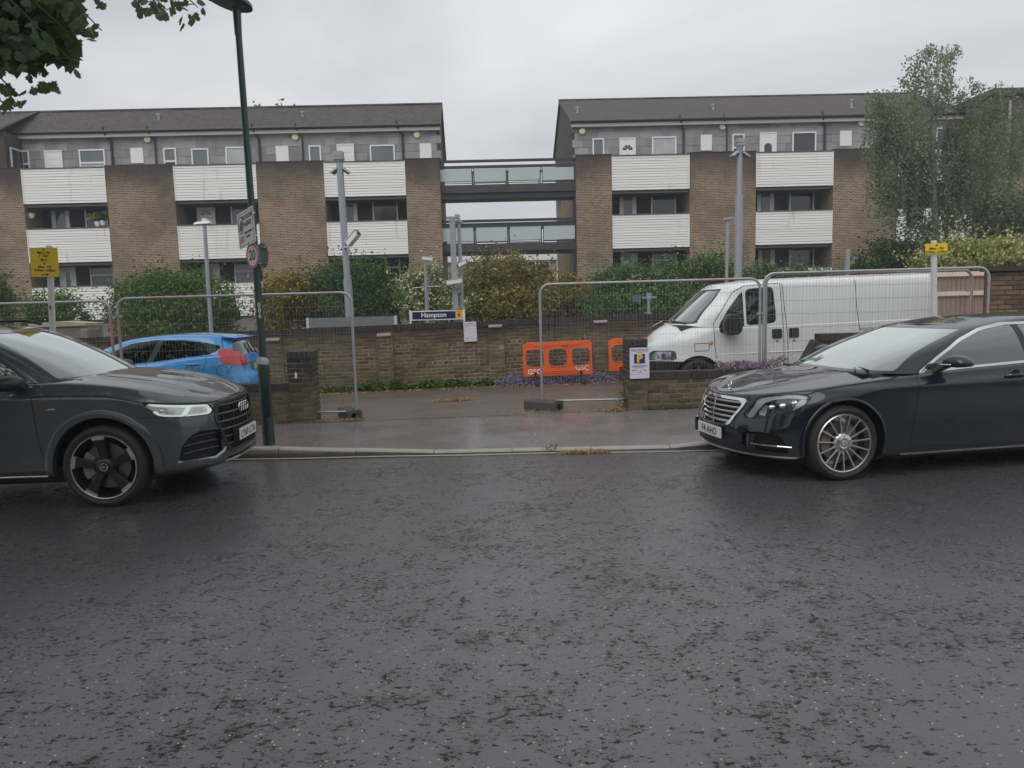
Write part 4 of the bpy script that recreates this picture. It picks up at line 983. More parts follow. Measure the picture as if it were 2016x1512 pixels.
ypost('white post with one yellow parking plate in front of the van', 1838.5, 477, 625, 9.9, [(1822, 480, 1865, 498.5, [('Mon - Fri', -.0, .05), ('8.30am - 6.30pm', -.33, .042)], 0)], 0.08)

# ------------------------------------------------------------------ columns and cameras on the platform
def pole(label, px0, py0, px1, py1, Y, r0, r1, name='lamp_column', cat='lamp post', n=10):
    a, c = at_y(px0, py0, Y), at_y(px1, py1, Y); z0 = 0.30 if Y < 20.3 else -0.1
    sl = (c[0] - a[0]) / (c[2] - a[2]); xb = a[0] - sl * (a[2] - z0)
    t = thing(name, label, cat, (float(xb), Y, z0)); h = float(c[2] - z0)
    X = lambda z: float(sl * z)
    return t, X, h
def shaft(t, X, h, r0, r1, n=10, m='galvd', split=None):
    b = MB()
    if split: b.tube([(0, 0, 0), (X(split), 0, split)], r0, n); b.tube([(X(split), 0, split), (X(h), 0, h)], r1, n)
    else: b.tube([(0, 0, 0), (X(h), 0, h)], [r0, r1], n)
    b.build('pole_shaft', M[m], t, smooth=30)
def cctv(label, px, py, Y, L=0.36, w=0.11, yaw=0.0, tilt=-8, name='security_camera', m='white', down=0.12):
    p = at_y(px, py, Y); t = thing(name, label, 'security camera', tuple(p), R(yaw))
    b = MB(); b.prism(round_poly(-w / 2, w / 2, -w * .45, w * .45, .02, 3), -L / 2, L / 2, 'yz'); b.build('housing', M[m], t, (0, 0, 0), (0, R(-tilt), 0))
    b = MB(); b.box(-L / 2 - .04, L / 2 + .01, -w * .58, w * .58, w * .46, w * .52); b.build('sun_shield', M[m], t, (0, 0, 0), (0, R(-tilt), 0))
    b = MB(); b.lathe([(0, 0), (w * .36, 0), (w * .36, .012), (0, .012)], 14, 'x'); b.build('lens', M['black'], t, (-L / 2 - .006, 0, -L / 2 * math.sin(R(tilt))), (0, R(-tilt), 0))
    b = MB(); b.tube([(0.02, 0, -w * .4), (0.04, 0, -down)], 0.025, 8); b.build('bracket', M['galvd'], t)
    return t
def flood(t, X, h, yaw, name='floodlight'):
    c, s = math.cos(yaw), math.sin(yaw)
    b = MB(); b.add([(0.02, -.08, .04), (0.19, -.11, -.07), (0.23, -.10, -.055), (0.08, -.08, .065), (0.02, .08, .04), (0.19, .11, -.07), (0.23, .10, -.055), (0.08, .08, .065)], [(0, 1, 2, 3), (7, 6, 5, 4), (0, 4, 5, 1), (1, 5, 6, 2), (2, 6, 7, 3), (3, 7, 4, 0)])
    b.build(name, M['galvd'], t, (X(h), 0, h - .15), (0, 0, yaw))
t, X, h = pole('', 690, 640, 668.5, 322, 17.0, 0.12, 0.09)
t['label'] = 'thick grey lamp column with twin lights and a white camera left of centre'
t0 = t; shaft(t, X, h, 0.100, 0.078, 8, 'galvd', h * 0.45)
flood(t, X, h, R(20)); flood(t, X, h, R(165))
b = MB(); b.tube([(X(h) - .0, 0, h - .02), (X(h), 0, h + .08)], [.06, .10], 10); b.box(X(h) - .12, X(h) + .10, -.1, .1, h + .08, h + .14); b.box(X(h) - .12, X(h) + .09, -.1, .1, h + .15, h + .26); b.build('camera_unit', M['galvd'], t)
cctv('white camera bracketed on the thick grey lamp column', 695, 470, 16.9, 0.36, 0.15, 150, -38)
p = at_y(686, 486, 16.9) - np.array(t0.location); b = MB(); b.tube([(-.10, 0, -.02), (-.02, 0, 0), (.06, 0, .1), (.1, 0, .17)], .02, 8); b.tube([(-.06, 0, -.26), (.0, 0, -.18), (-.01, 0, .0), (.0, 0, .2), (.06, 0, .26)], .010, 6); b.box(-.04, .02, -.02, .02, -.12, .0)
b.build('camera_arm', M['galv'], t0, tuple(p))
t, X, h = pole('thin grey lamp column with a flat LED head in front of the stained balconies', 414, 622, 402.5, 442, 19.0, .07, .07); shaft(t, X, h, 0.054, 0.046, 10)
b = MB(); b.add([(-.26, -.09, .0), (.16, -.09, .02), (.16, .09, .02), (-.26, .09, .0), (-.20, -.07, .06), (.15, -.07, .09), (.15, .07, .09), (-.20, .07, .06)], [(3, 2, 1, 0), (4, 5, 6, 7), (0, 1, 5, 4), (1, 2, 6, 5), (2, 3, 7, 6), (3, 0, 4, 7)]); b.box(-.04, .06, -.05, .05, .09, .15); b.build('lantern', M['white'], t, (X(h), 0, h))
t, X, h = pole('slim grey camera pole carrying a white box camera before the white-flowered shrub', 842, 632, 837, 520, 18.0, .05, .05, 'camera_pole', 'camera pole'); shaft(t, X, h, 0.050, 0.042, 8)
b = MB(); b.tube([(X(h * .78) - .35, 0, h * .78 - .03), (X(h * .78), 0, h * .78), (X(h * .78) + .35, 0, h * .78)], .012, 5); b.build('spike_collar', M['galv'], t)
cctv('white box camera on top of the slim pole', 842, 509.5, 18.0, 0.26, 0.10, 178, 8)
t, X, h = pole('pair of grey platform columns strapped together behind the station name sign', 899, 632, 891, 431, 17.2, .1, .1, 'camera_column', 'camera pole')
b = MB(); b.box(-.07, .055, -.06, .06, 0, h); b.build('box_column', M['galvd'], t).rotation_euler = (0, math.atan(X(1)), 0)
b = MB(); b.tube([(.135, .1, 0), (.135 + X(h), .1, h)], .045, 10); b.build('round_column', M['galvd'], t, smooth=30)
b = MB(); b.box(X(h) - .14, X(h) + .09, -.07, .07, h, h + .05); b.box(X(h) - .03, X(h) + .22, .02, .2, h - .08, h - .03); b.box(X(h) + .05, X(h) + .16, .0, .16, h + .02, h + .10); b.build('column_cap', M['galvd'], t)
for z in (h * .30, h * .40): b = MB(); b.box(X(z) - .10, X(z) + .22, -.075, .17, z, z + .02); b.build('strap', M['galv'], t)
z = h * .235; b = MB(); b.tube([(X(z) - .48, -.05, z - .08), (X(z) - .1, -.05, z + .02), (X(z) + .2, -.05, z + .02), (X(z) + .55, -.05, z + .02)], .022, 5); b.build('spike_collar', M['galvd'], t)
cctv('long white camera across the twin columns above the station sign', 894, 555, 17.0, 0.36, 0.12, 5, 8)
cctv('small white camera tilted down on the right of the twin columns', 911, 519, 17.1, 0.20, 0.10, 170, -25)
t, X, h = pole('tall grey lamp column with angled twin lights above the front of the van', 1453, 560, 1456.5, 300, 17.5, .1, .07); shaft(t, X, h, 0.092, 0.064, 8, 'galvd', h * .80)
flood(t, X, h + .12, R(190)); flood(t, X, h + .1, R(10))
b = MB(); b.tube([(X(h), 0, h - .02), (X(h), 0, h + .15)], [.05, .09], 10); b.box(X(h) - .08, X(h) + .10, -.1, .1, h + .15, h + .20); b.box(X(h) - .08, X(h) + .10, -.1, .1, h + .21, h + .30); b.build('camera_unit', M['galvd'], t)
t, X, h = pole('thin grey lamp column with a flat head pointing right beside the tall column', 1430.5, 560, 1432.5, 433, 21.5, .06, .06); shaft(t, X, h, .054, .048, 8)
b = MB(); b.prism([(-.12, 0.0), (-.08, .06), (.10, .07), (.25, .05), (.25, .03), (.0, .0)], -.09, .09); b.build('lantern', M['galvd'], t, (X(h), 0, h))
t, X, h = pole('short bare grey steel stub post right of the far hedge', 1664, 560, 1664, 490, 21.0, .05, .05, 'stub_post', 'post'); b = MB(); b.box(-.05, .05, -.05, .05, 0, h); b.build('stub', M['galvd'], t)
t, X, h = pole('short pole with a crossbar and dark box in front of the ivy hedge', 1277, 618, 1276.5, 582, 16.6, .03, .03, 'crossbar_pole', 'pole')
b = MB(); b.tube([(0, 0, 0), (X(h), 0, h + .02)], .035, 8); b.build('pole_shaft', M['galvd'], t)
b = MB(); b.box(-.16, .17, -.02, .02, h - .06, h - .02); b.build('crossbar', M['galvd'], t); b = MB(); b.box(-.05, .05, -.04, .04, h - .08, h + .06); b.build('clamp', M['galvd'], t)
b = MB(); b.box(-.37, -.18, -.03, .12, h - .14, h + .02); b.build('unit_box', M['wing'], t)

# ------------------------------------------------------------------ station signs
a, c = at_y(809, 613, 17.0), at_y(913, 634, 17.0); w, h = c[0] - a[0], 0.22
t = thing('station_sign', 'navy Hampton station name sign with an amber 6 square on white posts', 'station sign', (float(a[0]), 17.0, 0.3)); zc = (a[2] + c[2]) / 2 + .035 - .3
b = MB(); b.box(0, w, -.02, .02, zc - h / 2, zc + h / 2); b.build('frame', M['white'], t)
b = MB(); b.box(.03, w * .85, -.024, -.02, zc - h / 2 + .025, zc + h / 2 - .025); pl = b.build('name_plate', M['navy'], t)
text('Hampton', .155, M['white'], pl, (w * .435, -.0255, zc + .005), bold=.003)
b = MB(); b.box(w * .855, w - .025, -.03, -.02, zc - h / 2 + .03, zc + h / 2 + .0); pl = b.build('number_plate', M['amber'], t); text('6', .14, M['black'], pl, (w * .918, -.032, zc - .005), bold=.002)
b = MB(); b.box(w * .86, w - .03, -.031, -.0302, zc + h / 2 - .045, zc + h / 2 - .02); b.build('orange_strip', simple('orange_strip', (0.75, 0.28, 0.01), .5), pl)
for x in (-.035, w + .0): b = MB(); b.box(x, x + .035, -.03, .03, 0, zc + h / 2 + .02); b.build('sign_leg', M['white'], t)
a, c = at_y(603, 624, 16.2), at_y(782, 640, 16.2); w = c[0] - a[0]
t = thing('blank_board', 'blank grey back of a long platform board with white ends above the wall', 'board', (float(a[0]), 16.2, 0.3), 0); z0, z1 = at_y(690, 643, 16.2)[2] - .3, at_y(690, 624.5, 16.2)[2] - .3
b = MB(); b.box(.06, w - .06, -.015, .015, z0, z1); b.build('board_panel', M['signgrey'], t)
for x in (0, w - .06): b = MB(); b.box(x, x + .06, -.03, .03, z0 - .05, z1 + .01); b.build('end_frame', M['whited'], t)
for x in (.3, w - .4): b = MB(); b.box(x, x + .06, .02, .07, 0, z1); b.build('sign_leg', M['galvd'], t)
p = at_y(72, 640, 16.0); q = at_y(178, 665, 16.0)
t = thing('concrete_plinth', 'low weathered concrete plinth with a pale coping above the wall at left', 'plinth', (float(p[0]), 16.0, 0.3)); w = q[0] - p[0]
b = MB(); b.box(0, w - .05, 0, .6, 0, 1.22); b.build('plinth_body', M['concrete'], t)
b = MB(); b.add([(-.15, -.05, 1.22), (w - .05, -.05, 1.225), (w - .05, .65, 1.225), (-.15, .65, 1.22), (-.15, -.05, 1.30), (w * .45, -.05, 1.34), (w - .05, -.05, 1.28), (w - .05, .65, 1.28), (w * .45, .65, 1.34), (-.15, .65, 1.30)], [(3, 2, 1, 0), (4, 5, 8, 9), (5, 6, 7, 8), (0, 1, 6, 5, 4), (1, 2, 7, 6), (2, 3, 9, 8, 7), (3, 0, 4, 9)]); b.build('coping_slab', simple('pale_coping', (.36, .31, .24), .8, var=.3), t)
b = MB(); b.box(w - .18, w + .0, -.09, .4, .95, 1.16); b.build('end_block', M['concrete'], t, bevel=.02)

# ------------------------------------------------------------------ notices
def notice(name, label, px0, py0, px1, py1, Y, rz=0.0):
    a, c = at_y(px0, py0, Y), at_y(px1, py1, Y); w, h = float(c[0] - a[0]), float(a[2] - c[2])
    t = thing(name, label, 'notice', (float(a[0] + c[0]) / 2, Y, float(a[2] + c[2]) / 2)); t.rotation_euler = (0, R(rz), 0)
    b = MB(); b.box(-w / 2, w / 2, -.004, .004, -h / 2, h / 2); b.build('notice_board', M['poster'], t)
    return t, w, h
t, w, h = notice('parking_notice', 'white parking conditions notice with a blue and yellow P on the right pier', 1239.5, 685, 1278.5, 744.5, Y_WALL - .03)
text('PARKING CONDITIONS APPLY', .0205, M['posterink'], t, (0, -.006, h * .43), bold=.0006, sx=.92)
b = MB(); b.box(-.082, .082, -.006, -.004, -.005, .135); pl = b.build('blue_square', M['posterblue'], t); text('P', .165, M['yellow'], pl, (0.0, -.0075, .066), bold=.008)
b = MB()
for z, x0, x1, th in ((.375, -.44, .44, .003), (.335, -.15, .15, .006), (-.07, -.32, .36, .004), (-.10, -.40, .40, .006), (-.125, -.36, .2, .005), (-.165, -.25, .25, .004), (-.36, -.44, .44, .002), (-.29, -.10, .12, .010)): b.box(w * x0, w * x1, -.0055, -.004, h * z - th / 2, h * z + th / 2)
b.build('print_lines', M['posterink'], t)
b = MB()
for x, r_ in ((-.35, .011), (-.24, .011), (-.14, .006), (.05, .005), (.15, .006), (.28, .011), (.38, .005)): b.lathe([(0, -.0055), (r_, -.0055), (r_, -.004)], 12, 'y', (w * x, 0, -h * .235))
b.build('print_icons', M['posterink'], t)
t, w, h = notice('wall_notice', 'small white printed notice fixed high on the back wall below the station sign', 912.5, 634, 939, 672, 15.26, -1.2)
b = MB()
for z, x0, x1, th in ((.30, -.45, .45, .008), (.21, -.45, -.28, .006), (.06, -.45, -.3, .006), (.13, -.2, .4, .003), (-.02, -.2, .38, .003), (-.36, -.1, .38, .004)): b.box(w * x0, w * x1, -.0055, -.004, h * z - th / 2, h * z + th / 2)
for x, z, r_ in ((-.37, .40, .013), (-.3, -.33, .010), (-.2, -.33, .010)): b.lathe([(0, -.0055), (r_, -.0055), (r_, -.004)], 12, 'y', (w * x, 0, h * z))
b.box(w * .37, w * .41, -.0055, -.004, h * .36, h * .45); b.box(w * -.22, w * .25, -.0055, -.004, h * .385, h * .415); b.build('print_lines', M['posterink'], t)

# ------------------------------------------------------------------ orange barriers
def barrier(label, px0, px1, pyt, pyb, Y, text_=True):
    a, c = at_y(px0, pyt, Y), at_y(px1, pyb - (px1 - px0) * .05, Y); W = float(c[0] - a[0]); 
    zb = float(at_y(px0, pyb, Y)[2]); H = float(a[2]) - zb
    t = thing('barrier', label, 'plastic barrier', (float(a[0]), Y, zb), 0, 'orange plastic barriers along the back wall'); t.rotation_euler = (R(-3), R(-.9), 0)
    out = [(0.0, 0.0), (W, 0.0), (W, H * .93), (W - .05, H), (.07, H), (.07, H * .955), (0.0, H * .94)]
    bm = bmesh.new()
    nh = 3; cw = W / nh
    holes = [round_poly(cw * k + cw * .11, cw * k + cw * .91, H * .27, H * .81, .10, 4) for k in range(nh)]
    ev = []
    for poly in [out] + holes:
        vs = [bm.verts.new((x, 0, z)) for x, z in poly]
        ev += [bm.edges.new((vs[i], vs[(i + 1) % len(vs)])) for i in range(len(vs))]
    bmesh.ops.triangle_fill(bm, edges=ev, use_beauty=True, normal=(0, -1, 0))
    for f in list(bm.faces):
        cx, cz = f.calc_center_median().x, f.calc_center_median().z
        for hp in holes:
            x0, x1 = min(p[0] for p in hp), max(p[0] for p in hp); z0, z1 = min(p[1] for p in hp), max(p[1] for p in hp)
            if x0 < cx < x1 and z0 < cz < z1:
                # inside the hole outline?
                ins = False; j = len(hp) - 1
                for i in range(len(hp)):
                    if (hp[i][1] > cz) != (hp[j][1] > cz) and cx < (hp[j][0] - hp[i][0]) * (cz - hp[i][1]) / (hp[j][1] - hp[i][1]) + hp[i][0]: ins = not ins
                    j = i
                if ins: bm.faces.remove(f); break
    r_ = bmesh.ops.extrude_face_region(bm, geom=list(bm.faces)); bmesh.ops.translate(bm, verts=[v for v in r_['geom'] if isinstance(v, bmesh.types.BMVert)], vec=(0, .055, 0))
    bmesh.ops.recalc_face_normals(bm, faces=bm.faces)
    me = bpy.data.meshes.new('barrier_body'); bm.to_mesh(me); bm.free(); me.materials.append(M['orange'])
    o = link('barrier_body', me, t); bv = o.modifiers.new('bevel', 'BEVEL'); bv.width = .008; bv.segments = 2; bv.limit_method = 'ANGLE'; bv.angle_limit = R(50)
    for hp in holes:
        b = MB(); pts = [(x, -.004, z) for x, z in hp]; b.tube(pts + [pts[0]], .011, 6, caps=False); b.build('hole_rim', M['orange'], t, smooth=50)
    b = MB()
    for z in (.865, .10):
        b.bar((W * .13, -.006, H * z + .02), (W * .87, -.006, H * z + .02), .012, .008); b.bar((W * .13, -.006, H * z - .02), (W * .87, -.006, H * z - .02), .012, .008)
        for k in range(6): x = W * (.13 + .148 * k); b.bar((x, -.006, H * z - .02), (x, -.006, H * z + .02), .012, .01)
    b.build('ribs', M['orange'], t)
    b = MB(); b.box(W * .57, W * .66, -.004, .0, H * .845, H * .885); b.build('maker_label', M['posterink'], t)
    if text_:
        text('GSC', .15, M['white'], t, (W * .16, -.008, H * .13), bold=.004); text('GSC', .15, M['white'], t, (W * .85, -.008, H * .19), (R(90), R(4), 0), bold=.002)
    for x in (W * .17, W * .83):
        b = MB(); b.tube([(x, -.03, H * .12), (x, -.05, -.06), (x + .02, -.16, -.16), (x + .05, -.28, -.17)], [.022, .026, .024, .02], 8); b.build('foot', M['plastic'], t)
    return t
barrier('orange plastic barrier with three openings and white GSC spray letters by the wall', 1029.5, 1167, 675.5, 742, 14.85)
barrier('orange plastic barrier partly hidden by the parking pier and the white van', 1199, 1335, 667, 731, 14.85, False)
# ------------------------------------------------------------------ car body tools
def pchip(xs, ys, x):
    xs, ys = np.asarray(xs, float), np.asarray(ys, float); x = np.clip(np.asarray(x, float), xs[0], xs[-1])
    h = np.diff(xs); dl = np.diff(ys) / h; m = np.zeros(len(xs))
    if len(xs) == 2: m[:] = dl[0]
    else:
        for i in range(1, len(xs) - 1):
            if dl[i - 1] * dl[i] > 0:
                w1, w2 = 2 * h[i] + h[i - 1], h[i] + 2 * h[i - 1]; m[i] = (w1 + w2) / (w1 / dl[i - 1] + w2 / dl[i])
        m[0], m[-1] = dl[0], dl[-1]
    i = np.clip(np.searchsorted(xs, x, 'right') - 1, 0, len(h) - 1); t = (x - xs[i]) / h[i]
    return (1 + 2 * t) * (1 - t) ** 2 * ys[i] + t * (1 - t) ** 2 * h[i] * m[i] + t * t * (3 - 2 * t) * ys[i + 1] + t * t * (t - 1) * h[i] * m[i + 1]
def curve(pts, x):
    p = sorted(pts); return pchip([a for a, _ in p], [b for _, b in p], x)
def ring(r, nf, ns, nr):
    """half outline of a body level from nose centre to tail centre"""
    N, T, xf, xr, e, er = r['N'], r['T'], r['xf'], r['xr'], r.get('n', 2.4), r.get('nr', 2.8)
    a = np.linspace(0, 1, nf); a = a ** 1.0 * math.pi / 2
    xa = xf + (N - xf) * np.cos(a) ** (2 / e); ya = np.sin(a) ** (2 / e)
    xs_ = np.linspace(xf, xr, ns)[1:-1]
    b = np.linspace(math.pi / 2, 0, nr)
    xb = xr + (T - xr) * np.cos(b) ** (2 / er); yb = np.sin(b) ** (2 / er)
    x = np.concatenate([xa, xs_, xb]); y = np.concatenate([ya, np.ones(len(xs_)), yb]) * curve(r['W'], x)
    return np.stack([x, y, curve(r['z'], x)], -1)
def stack(rows, tpos, m, nf, ns, nr):
    G = np.stack([ring(r, nf, ns, nr) for r in rows], 1)
    t = np.asarray(tpos, float); tt = np.linspace(t[0], t[-1], m)
    out = np.zeros((G.shape[0], m, 3))
    for i in range(G.shape[0]):
        for c in range(3): out[i, :, c] = pchip(t, G[i, :, c], tt)
    return out
def cap(edge, zc, m, p=2.0, ridge=None):
    """surface from an edge ring to the centre line"""
    v = np.linspace(0, 1, m); out = np.zeros((len(edge), m, 3)); c = curve(zc, edge[:, 0])
    for j in range(m):
        out[:, j, 0] = edge[:, 0]; out[:, j, 1] = edge[:, 1] * (1 - v[j])
        out[:, j, 2] = edge[:, 2] + (c - edge[:, 2]) * (1 - (1 - v[j]) ** p)
        if ridge:
            for v0, h, w, xa, xb in ridge: out[:, j, 2] += h * max(0, 1 - abs(v[j] - v0) / w) * sst(xa, xb, edge[:, 0])
    return out
def sd_poly(pts):
    """signed distance to a closed polygon (negative inside)"""
    A = np.asarray(pts, float); Bp = np.roll(A, -1, 0)
    def f(q):
        d2 = np.full(len(q), 1e9); ins = np.zeros(len(q), bool)
        for a, b in zip(A, Bp):
            e = b - a; w = q - a; t = np.clip((w @ e) / (e @ e), 0, 1); r = w - t[:, None] * e
            d2 = np.minimum(d2, (r * r).sum(1))
            c = ((a[1] > q[:, 1]) != (b[1] > q[:, 1]))
            if b[1] != a[1]: ins ^= c & (q[:, 0] < (b[0] - a[0]) * (q[:, 1] - a[1]) / (b[1] - a[1]) + a[0])
        return np.sqrt(d2) * np.where(ins, -1, 1)
    return f
def chaikin(p, n=2):
    for _ in range(n):
        q = []
        for i in range(len(p)):
            a, b = p[i], p[(i + 1) % len(p)]
            q += [(a[0] * .75 + b[0] * .25, a[1] * .75 + b[1] * .25), (a[0] * .25 + b[0] * .75, a[1] * .25 + b[1] * .75)]
        p = q
    return p
def rc(p, r, n=3):
    """round the corners of a polygon"""
    out = []; p = [np.array(q, float) for q in p]
    for i in range(len(p)):
        a, b, c = p[i - 1], p[i], p[(i + 1) % len(p)]; u = (a - b) / np.linalg.norm(a - b); v = (c - b) / np.linalg.norm(c - b); k = min(r, .45 * np.linalg.norm(a - b), .45 * np.linalg.norm(c - b))
        s, e = b + u * k, b + v * k
        for t in np.linspace(0, 1, n + 1): out.append(tuple((1 - t) ** 2 * s + 2 * t * (1 - t) * b + t * t * e))
    return out
class Shell:
    def __init__(s, grids):
        P, F, part, base = [], [], {}, 0
        uv = []
        for nm, G in grids:
            n, m = G.shape[:2]
            for sgn in (1, -1):
                Q = G.reshape(-1, 3).copy(); Q[:, 1] *= sgn; P.append(Q)
                uv.append(np.stack(np.meshgrid(np.linspace(0, 1, n), np.linspace(0, 1, m), indexing='ij'), -1).reshape(-1, 2))
                fs = part.setdefault(nm, [])
                for i in range(n - 1):
                    for j in range(m - 1):
                        a, b, c, d = base + i * m + j, base + (i + 1) * m + j, base + (i + 1) * m + j + 1, base + i * m + j + 1
                        fs.append((a, b, c, d) if sgn > 0 else (d, c, b, a))
                base += n * m
        P = np.concatenate(P); key = {}; idx = np.zeros(len(P), int)
        for i, p in enumerate(np.round(P / 2e-4).astype(int)):
            idx[i] = key.setdefault(tuple(p), i)
        s.UV = [tuple(u) for u in np.concatenate(uv)]
        Nn = np.zeros_like(P)
        s.part = {}
        for nm, fs in part.items():
            out = []
            for f in fs:
                g = []
                for v in f:
                    v = int(idx[v])
                    if v not in g: g.append(v)
                if len(g) < 3: continue
                q = P[g]; nr = np.zeros(3)
                for k in range(1, len(g) - 1): nr += np.cross(q[k] - q[0], q[k + 1] - q[0])
                for v in g: Nn[v] += nr
                out.append(tuple(g))
            s.part[nm] = out
        ln = np.linalg.norm(Nn, axis=1); ln[ln == 0] = 1
        s.P = [tuple(p) for p in P]; s.N = [tuple(p) for p in Nn / ln[:, None]]
        # outward check
        c = np.mean(P, 0); sg = np.sign(np.sum((P - c) * Nn)); 
        if sg < 0:
            s.N = [(-a, -b, -d) for a, b, d in s.N]; s.part = {k: [f[::-1] for f in v] for k, v in s.part.items()}
    def take(s, src, dst, f):
        """cut part src along f = 0 and move what lies inside to dst"""
        for sr in (src if isinstance(src, (list, tuple)) else [src]):
            P = np.array(s.P); d = f(P, np.array(s.UV)); d = np.where(np.abs(d) < 2e-5, 2e-5, d)
            ins, outs, cutv = [], [], {}
            for fc in s.part[sr]:
                sg = [d[v] < 0 for v in fc]
                if all(sg): ins.append(fc); continue
                if not any(sg): outs.append(fc); continue
                a_, b_ = [], []; n = len(fc)
                for i in range(n):
                    v, w = fc[i], fc[(i + 1) % n]
                    (a_ if sg[i] else b_).append(v)
                    if sg[i] != sg[(i + 1) % n]:
                        k = (min(v, w), max(v, w))
                        if k not in cutv:
                            t = d[k[0]] / (d[k[0]] - d[k[1]])
                            L = lambda A: tuple(x + (y - x) * t for x, y in zip(A[k[0]], A[k[1]]))
                            p, nn, u = L(s.P), L(s.N), L(s.UV); l = math.sqrt(sum(x * x for x in nn)) or 1
                            s.P.append(p); s.N.append(tuple(x / l for x in nn)); s.UV.append(u); cutv[k] = len(s.P) - 1
                        a_.append(cutv[k]); b_.append(cutv[k])
                if len(a_) > 2: ins.append(tuple(a_))
                if len(b_) > 2: outs.append(tuple(b_))
            s.part[sr] = outs; s.part.setdefault(dst, []).extend(ins)
    def split_y(s, nm, a, b):
        fs = s.part.pop(nm); s.part[a] = [f for f in fs if sum(s.P[v][1] for v in f) > 0]; s.part[b] = [f for f in fs if sum(s.P[v][1] for v in f) <= 0]
    def emit(s, nm, name, mat_, parent, off=0.0, rim=0.0, label=None):
        fs = s.part.get(nm)
        if not fs: return None
        mp, vs, ns = {}, [], []
        def V(v):
            if v not in mp:
                p, n = s.P[v], s.N[v]; mp[v] = len(vs); vs.append(tuple(a + b * off for a, b in zip(p, n))); ns.append(n)
            return mp[v]
        F = [tuple(V(v) for v in f) for f in fs]
        if rim:
            cnt = {}
            for f in fs:
                for i in range(len(f)):
                    v, w = f[i], f[(i + 1) % len(f)]; cnt[(v, w)] = cnt.get((v, w), 0) + 1
            for (v, w) in cnt:
                if (w, v) in cnt: continue
                q = []
                for x, dd in ((w, off), (v, off), (v, off - rim), (w, off - rim)):
                    p, n = s.P[x], s.N[x]; q.append(len(vs)); vs.append(tuple(a + b * dd for a, b in zip(p, n))); 
                e = np.array(s.P[w]) - np.array(s.P[v]); nn = np.cross(e, np.array(s.N[v])); l = np.linalg.norm(nn) or 1
                ns.extend([tuple(nn / l)] * 4); F.append(tuple(q))
        me = bpy.data.meshes.new(name); me.from_pydata(vs, [], F); me.materials.append(mat_)
        me.polygons.foreach_set('use_smooth', [True] * len(F)); me.validate()
        try: me.normals_split_custom_set_from_vertices(ns)
        except Exception: pass
        o = link(name, me, parent)
        if label: o['label'] = label
        return o
    def sample(s, x, z=None, side=-1):
        pass
side = lambda poly, ymin=0.3, sgn=0: (lambda P, UV, f=sd_poly(poly): np.maximum(f(P[:, [0, 2]]), (ymin - np.abs(P[:, 1])) if not sgn else (ymin - sgn * P[:, 1])))
front = lambda poly, xmin, ab=True: (lambda P, UV, f=sd_poly(poly): np.maximum(f(np.stack([np.abs(P[:, 1]) if ab else P[:, 1], P[:, 2]], -1)), xmin - P[:, 0]))
rear = lambda poly, xmax, ab=True: (lambda P, UV, f=sd_poly(poly): np.maximum(f(np.stack([np.abs(P[:, 1]) if ab else P[:, 1], P[:, 2]], -1)), P[:, 0] - xmax))
circ = lambda cx, cz, r, ymin=0.4: (lambda P, UV: np.maximum(np.hypot(P[:, 0] - cx, P[:, 2] - cz) - r, ymin - np.abs(P[:, 1])))
def groove(S, src, poly, w, axes, cond, dst='gap', absy=True):
    """a narrow groove along a polyline seen along one axis"""
    def Q(P):
        q = P[:, axes].copy()
        if absy and 1 in axes: k = axes.index(1); q[:, k] = np.abs(q[:, k])
        return q
    A = np.asarray(poly, float)
    for a, b in zip(A[:-1], A[1:]):
        e = b - a; l = float(np.hypot(*e)); u = e / l; n = np.array([-u[1], u[0]])
        P = np.array(S.P); q = Q(P); al = (q - a) @ u; sd = (q - a) @ n
        near = (np.abs(sd) < .14) & (al > -.14) & (al < l + .14) & cond(P)
        keep, loc = [], []
        for f in S.part[src]: (loc if any(near[v] for v in f) and all(abs(sd[v]) < .5 for v in f) else keep).append(f)
        S.part[src] = keep; S.part['_a'] = loc; back = []
        S.take('_a', '_b', lambda P, UV: -((Q(P) - a) @ u) - w * .7)
        S.take('_b', '_c', lambda P, UV: ((Q(P) - a) @ u) - l - w * .7)
        S.take('_c', '_d', lambda P, UV: ((Q(P) - a) @ n) - w)
        S.take('_d', '_e', lambda P, UV: -((Q(P) - a) @ n) - w)
        PP = np.array(S.P); cc = cond(PP)
        for f in S.part.pop('_e'): (S.part.setdefault(dst, []) if all(cc[v] for v in f) else S.part[src]).append(f)
        for k in '_a', '_b', '_c', '_d': S.part[src].extend(S.part.pop(k, []))
def shutline(S, src, poly, w=0.004, ymin=0.3, dst='gap'): groove(S, src, poly, w, [0, 2], lambda P: np.abs(P[:, 1]) > ymin, dst)
def topline(S, src, pts, w=0.004, zmin=0.5, dst='gap'): groove(S, src, pts, w, [0, 1], lambda P: P[:, 2] > zmin, dst)
def frontline(S, src, pts, w=0.004, xmin=0.5, dst='gap'): groove(S, src, pts, w, [1, 2], lambda P: P[:, 0] > xmin, dst)
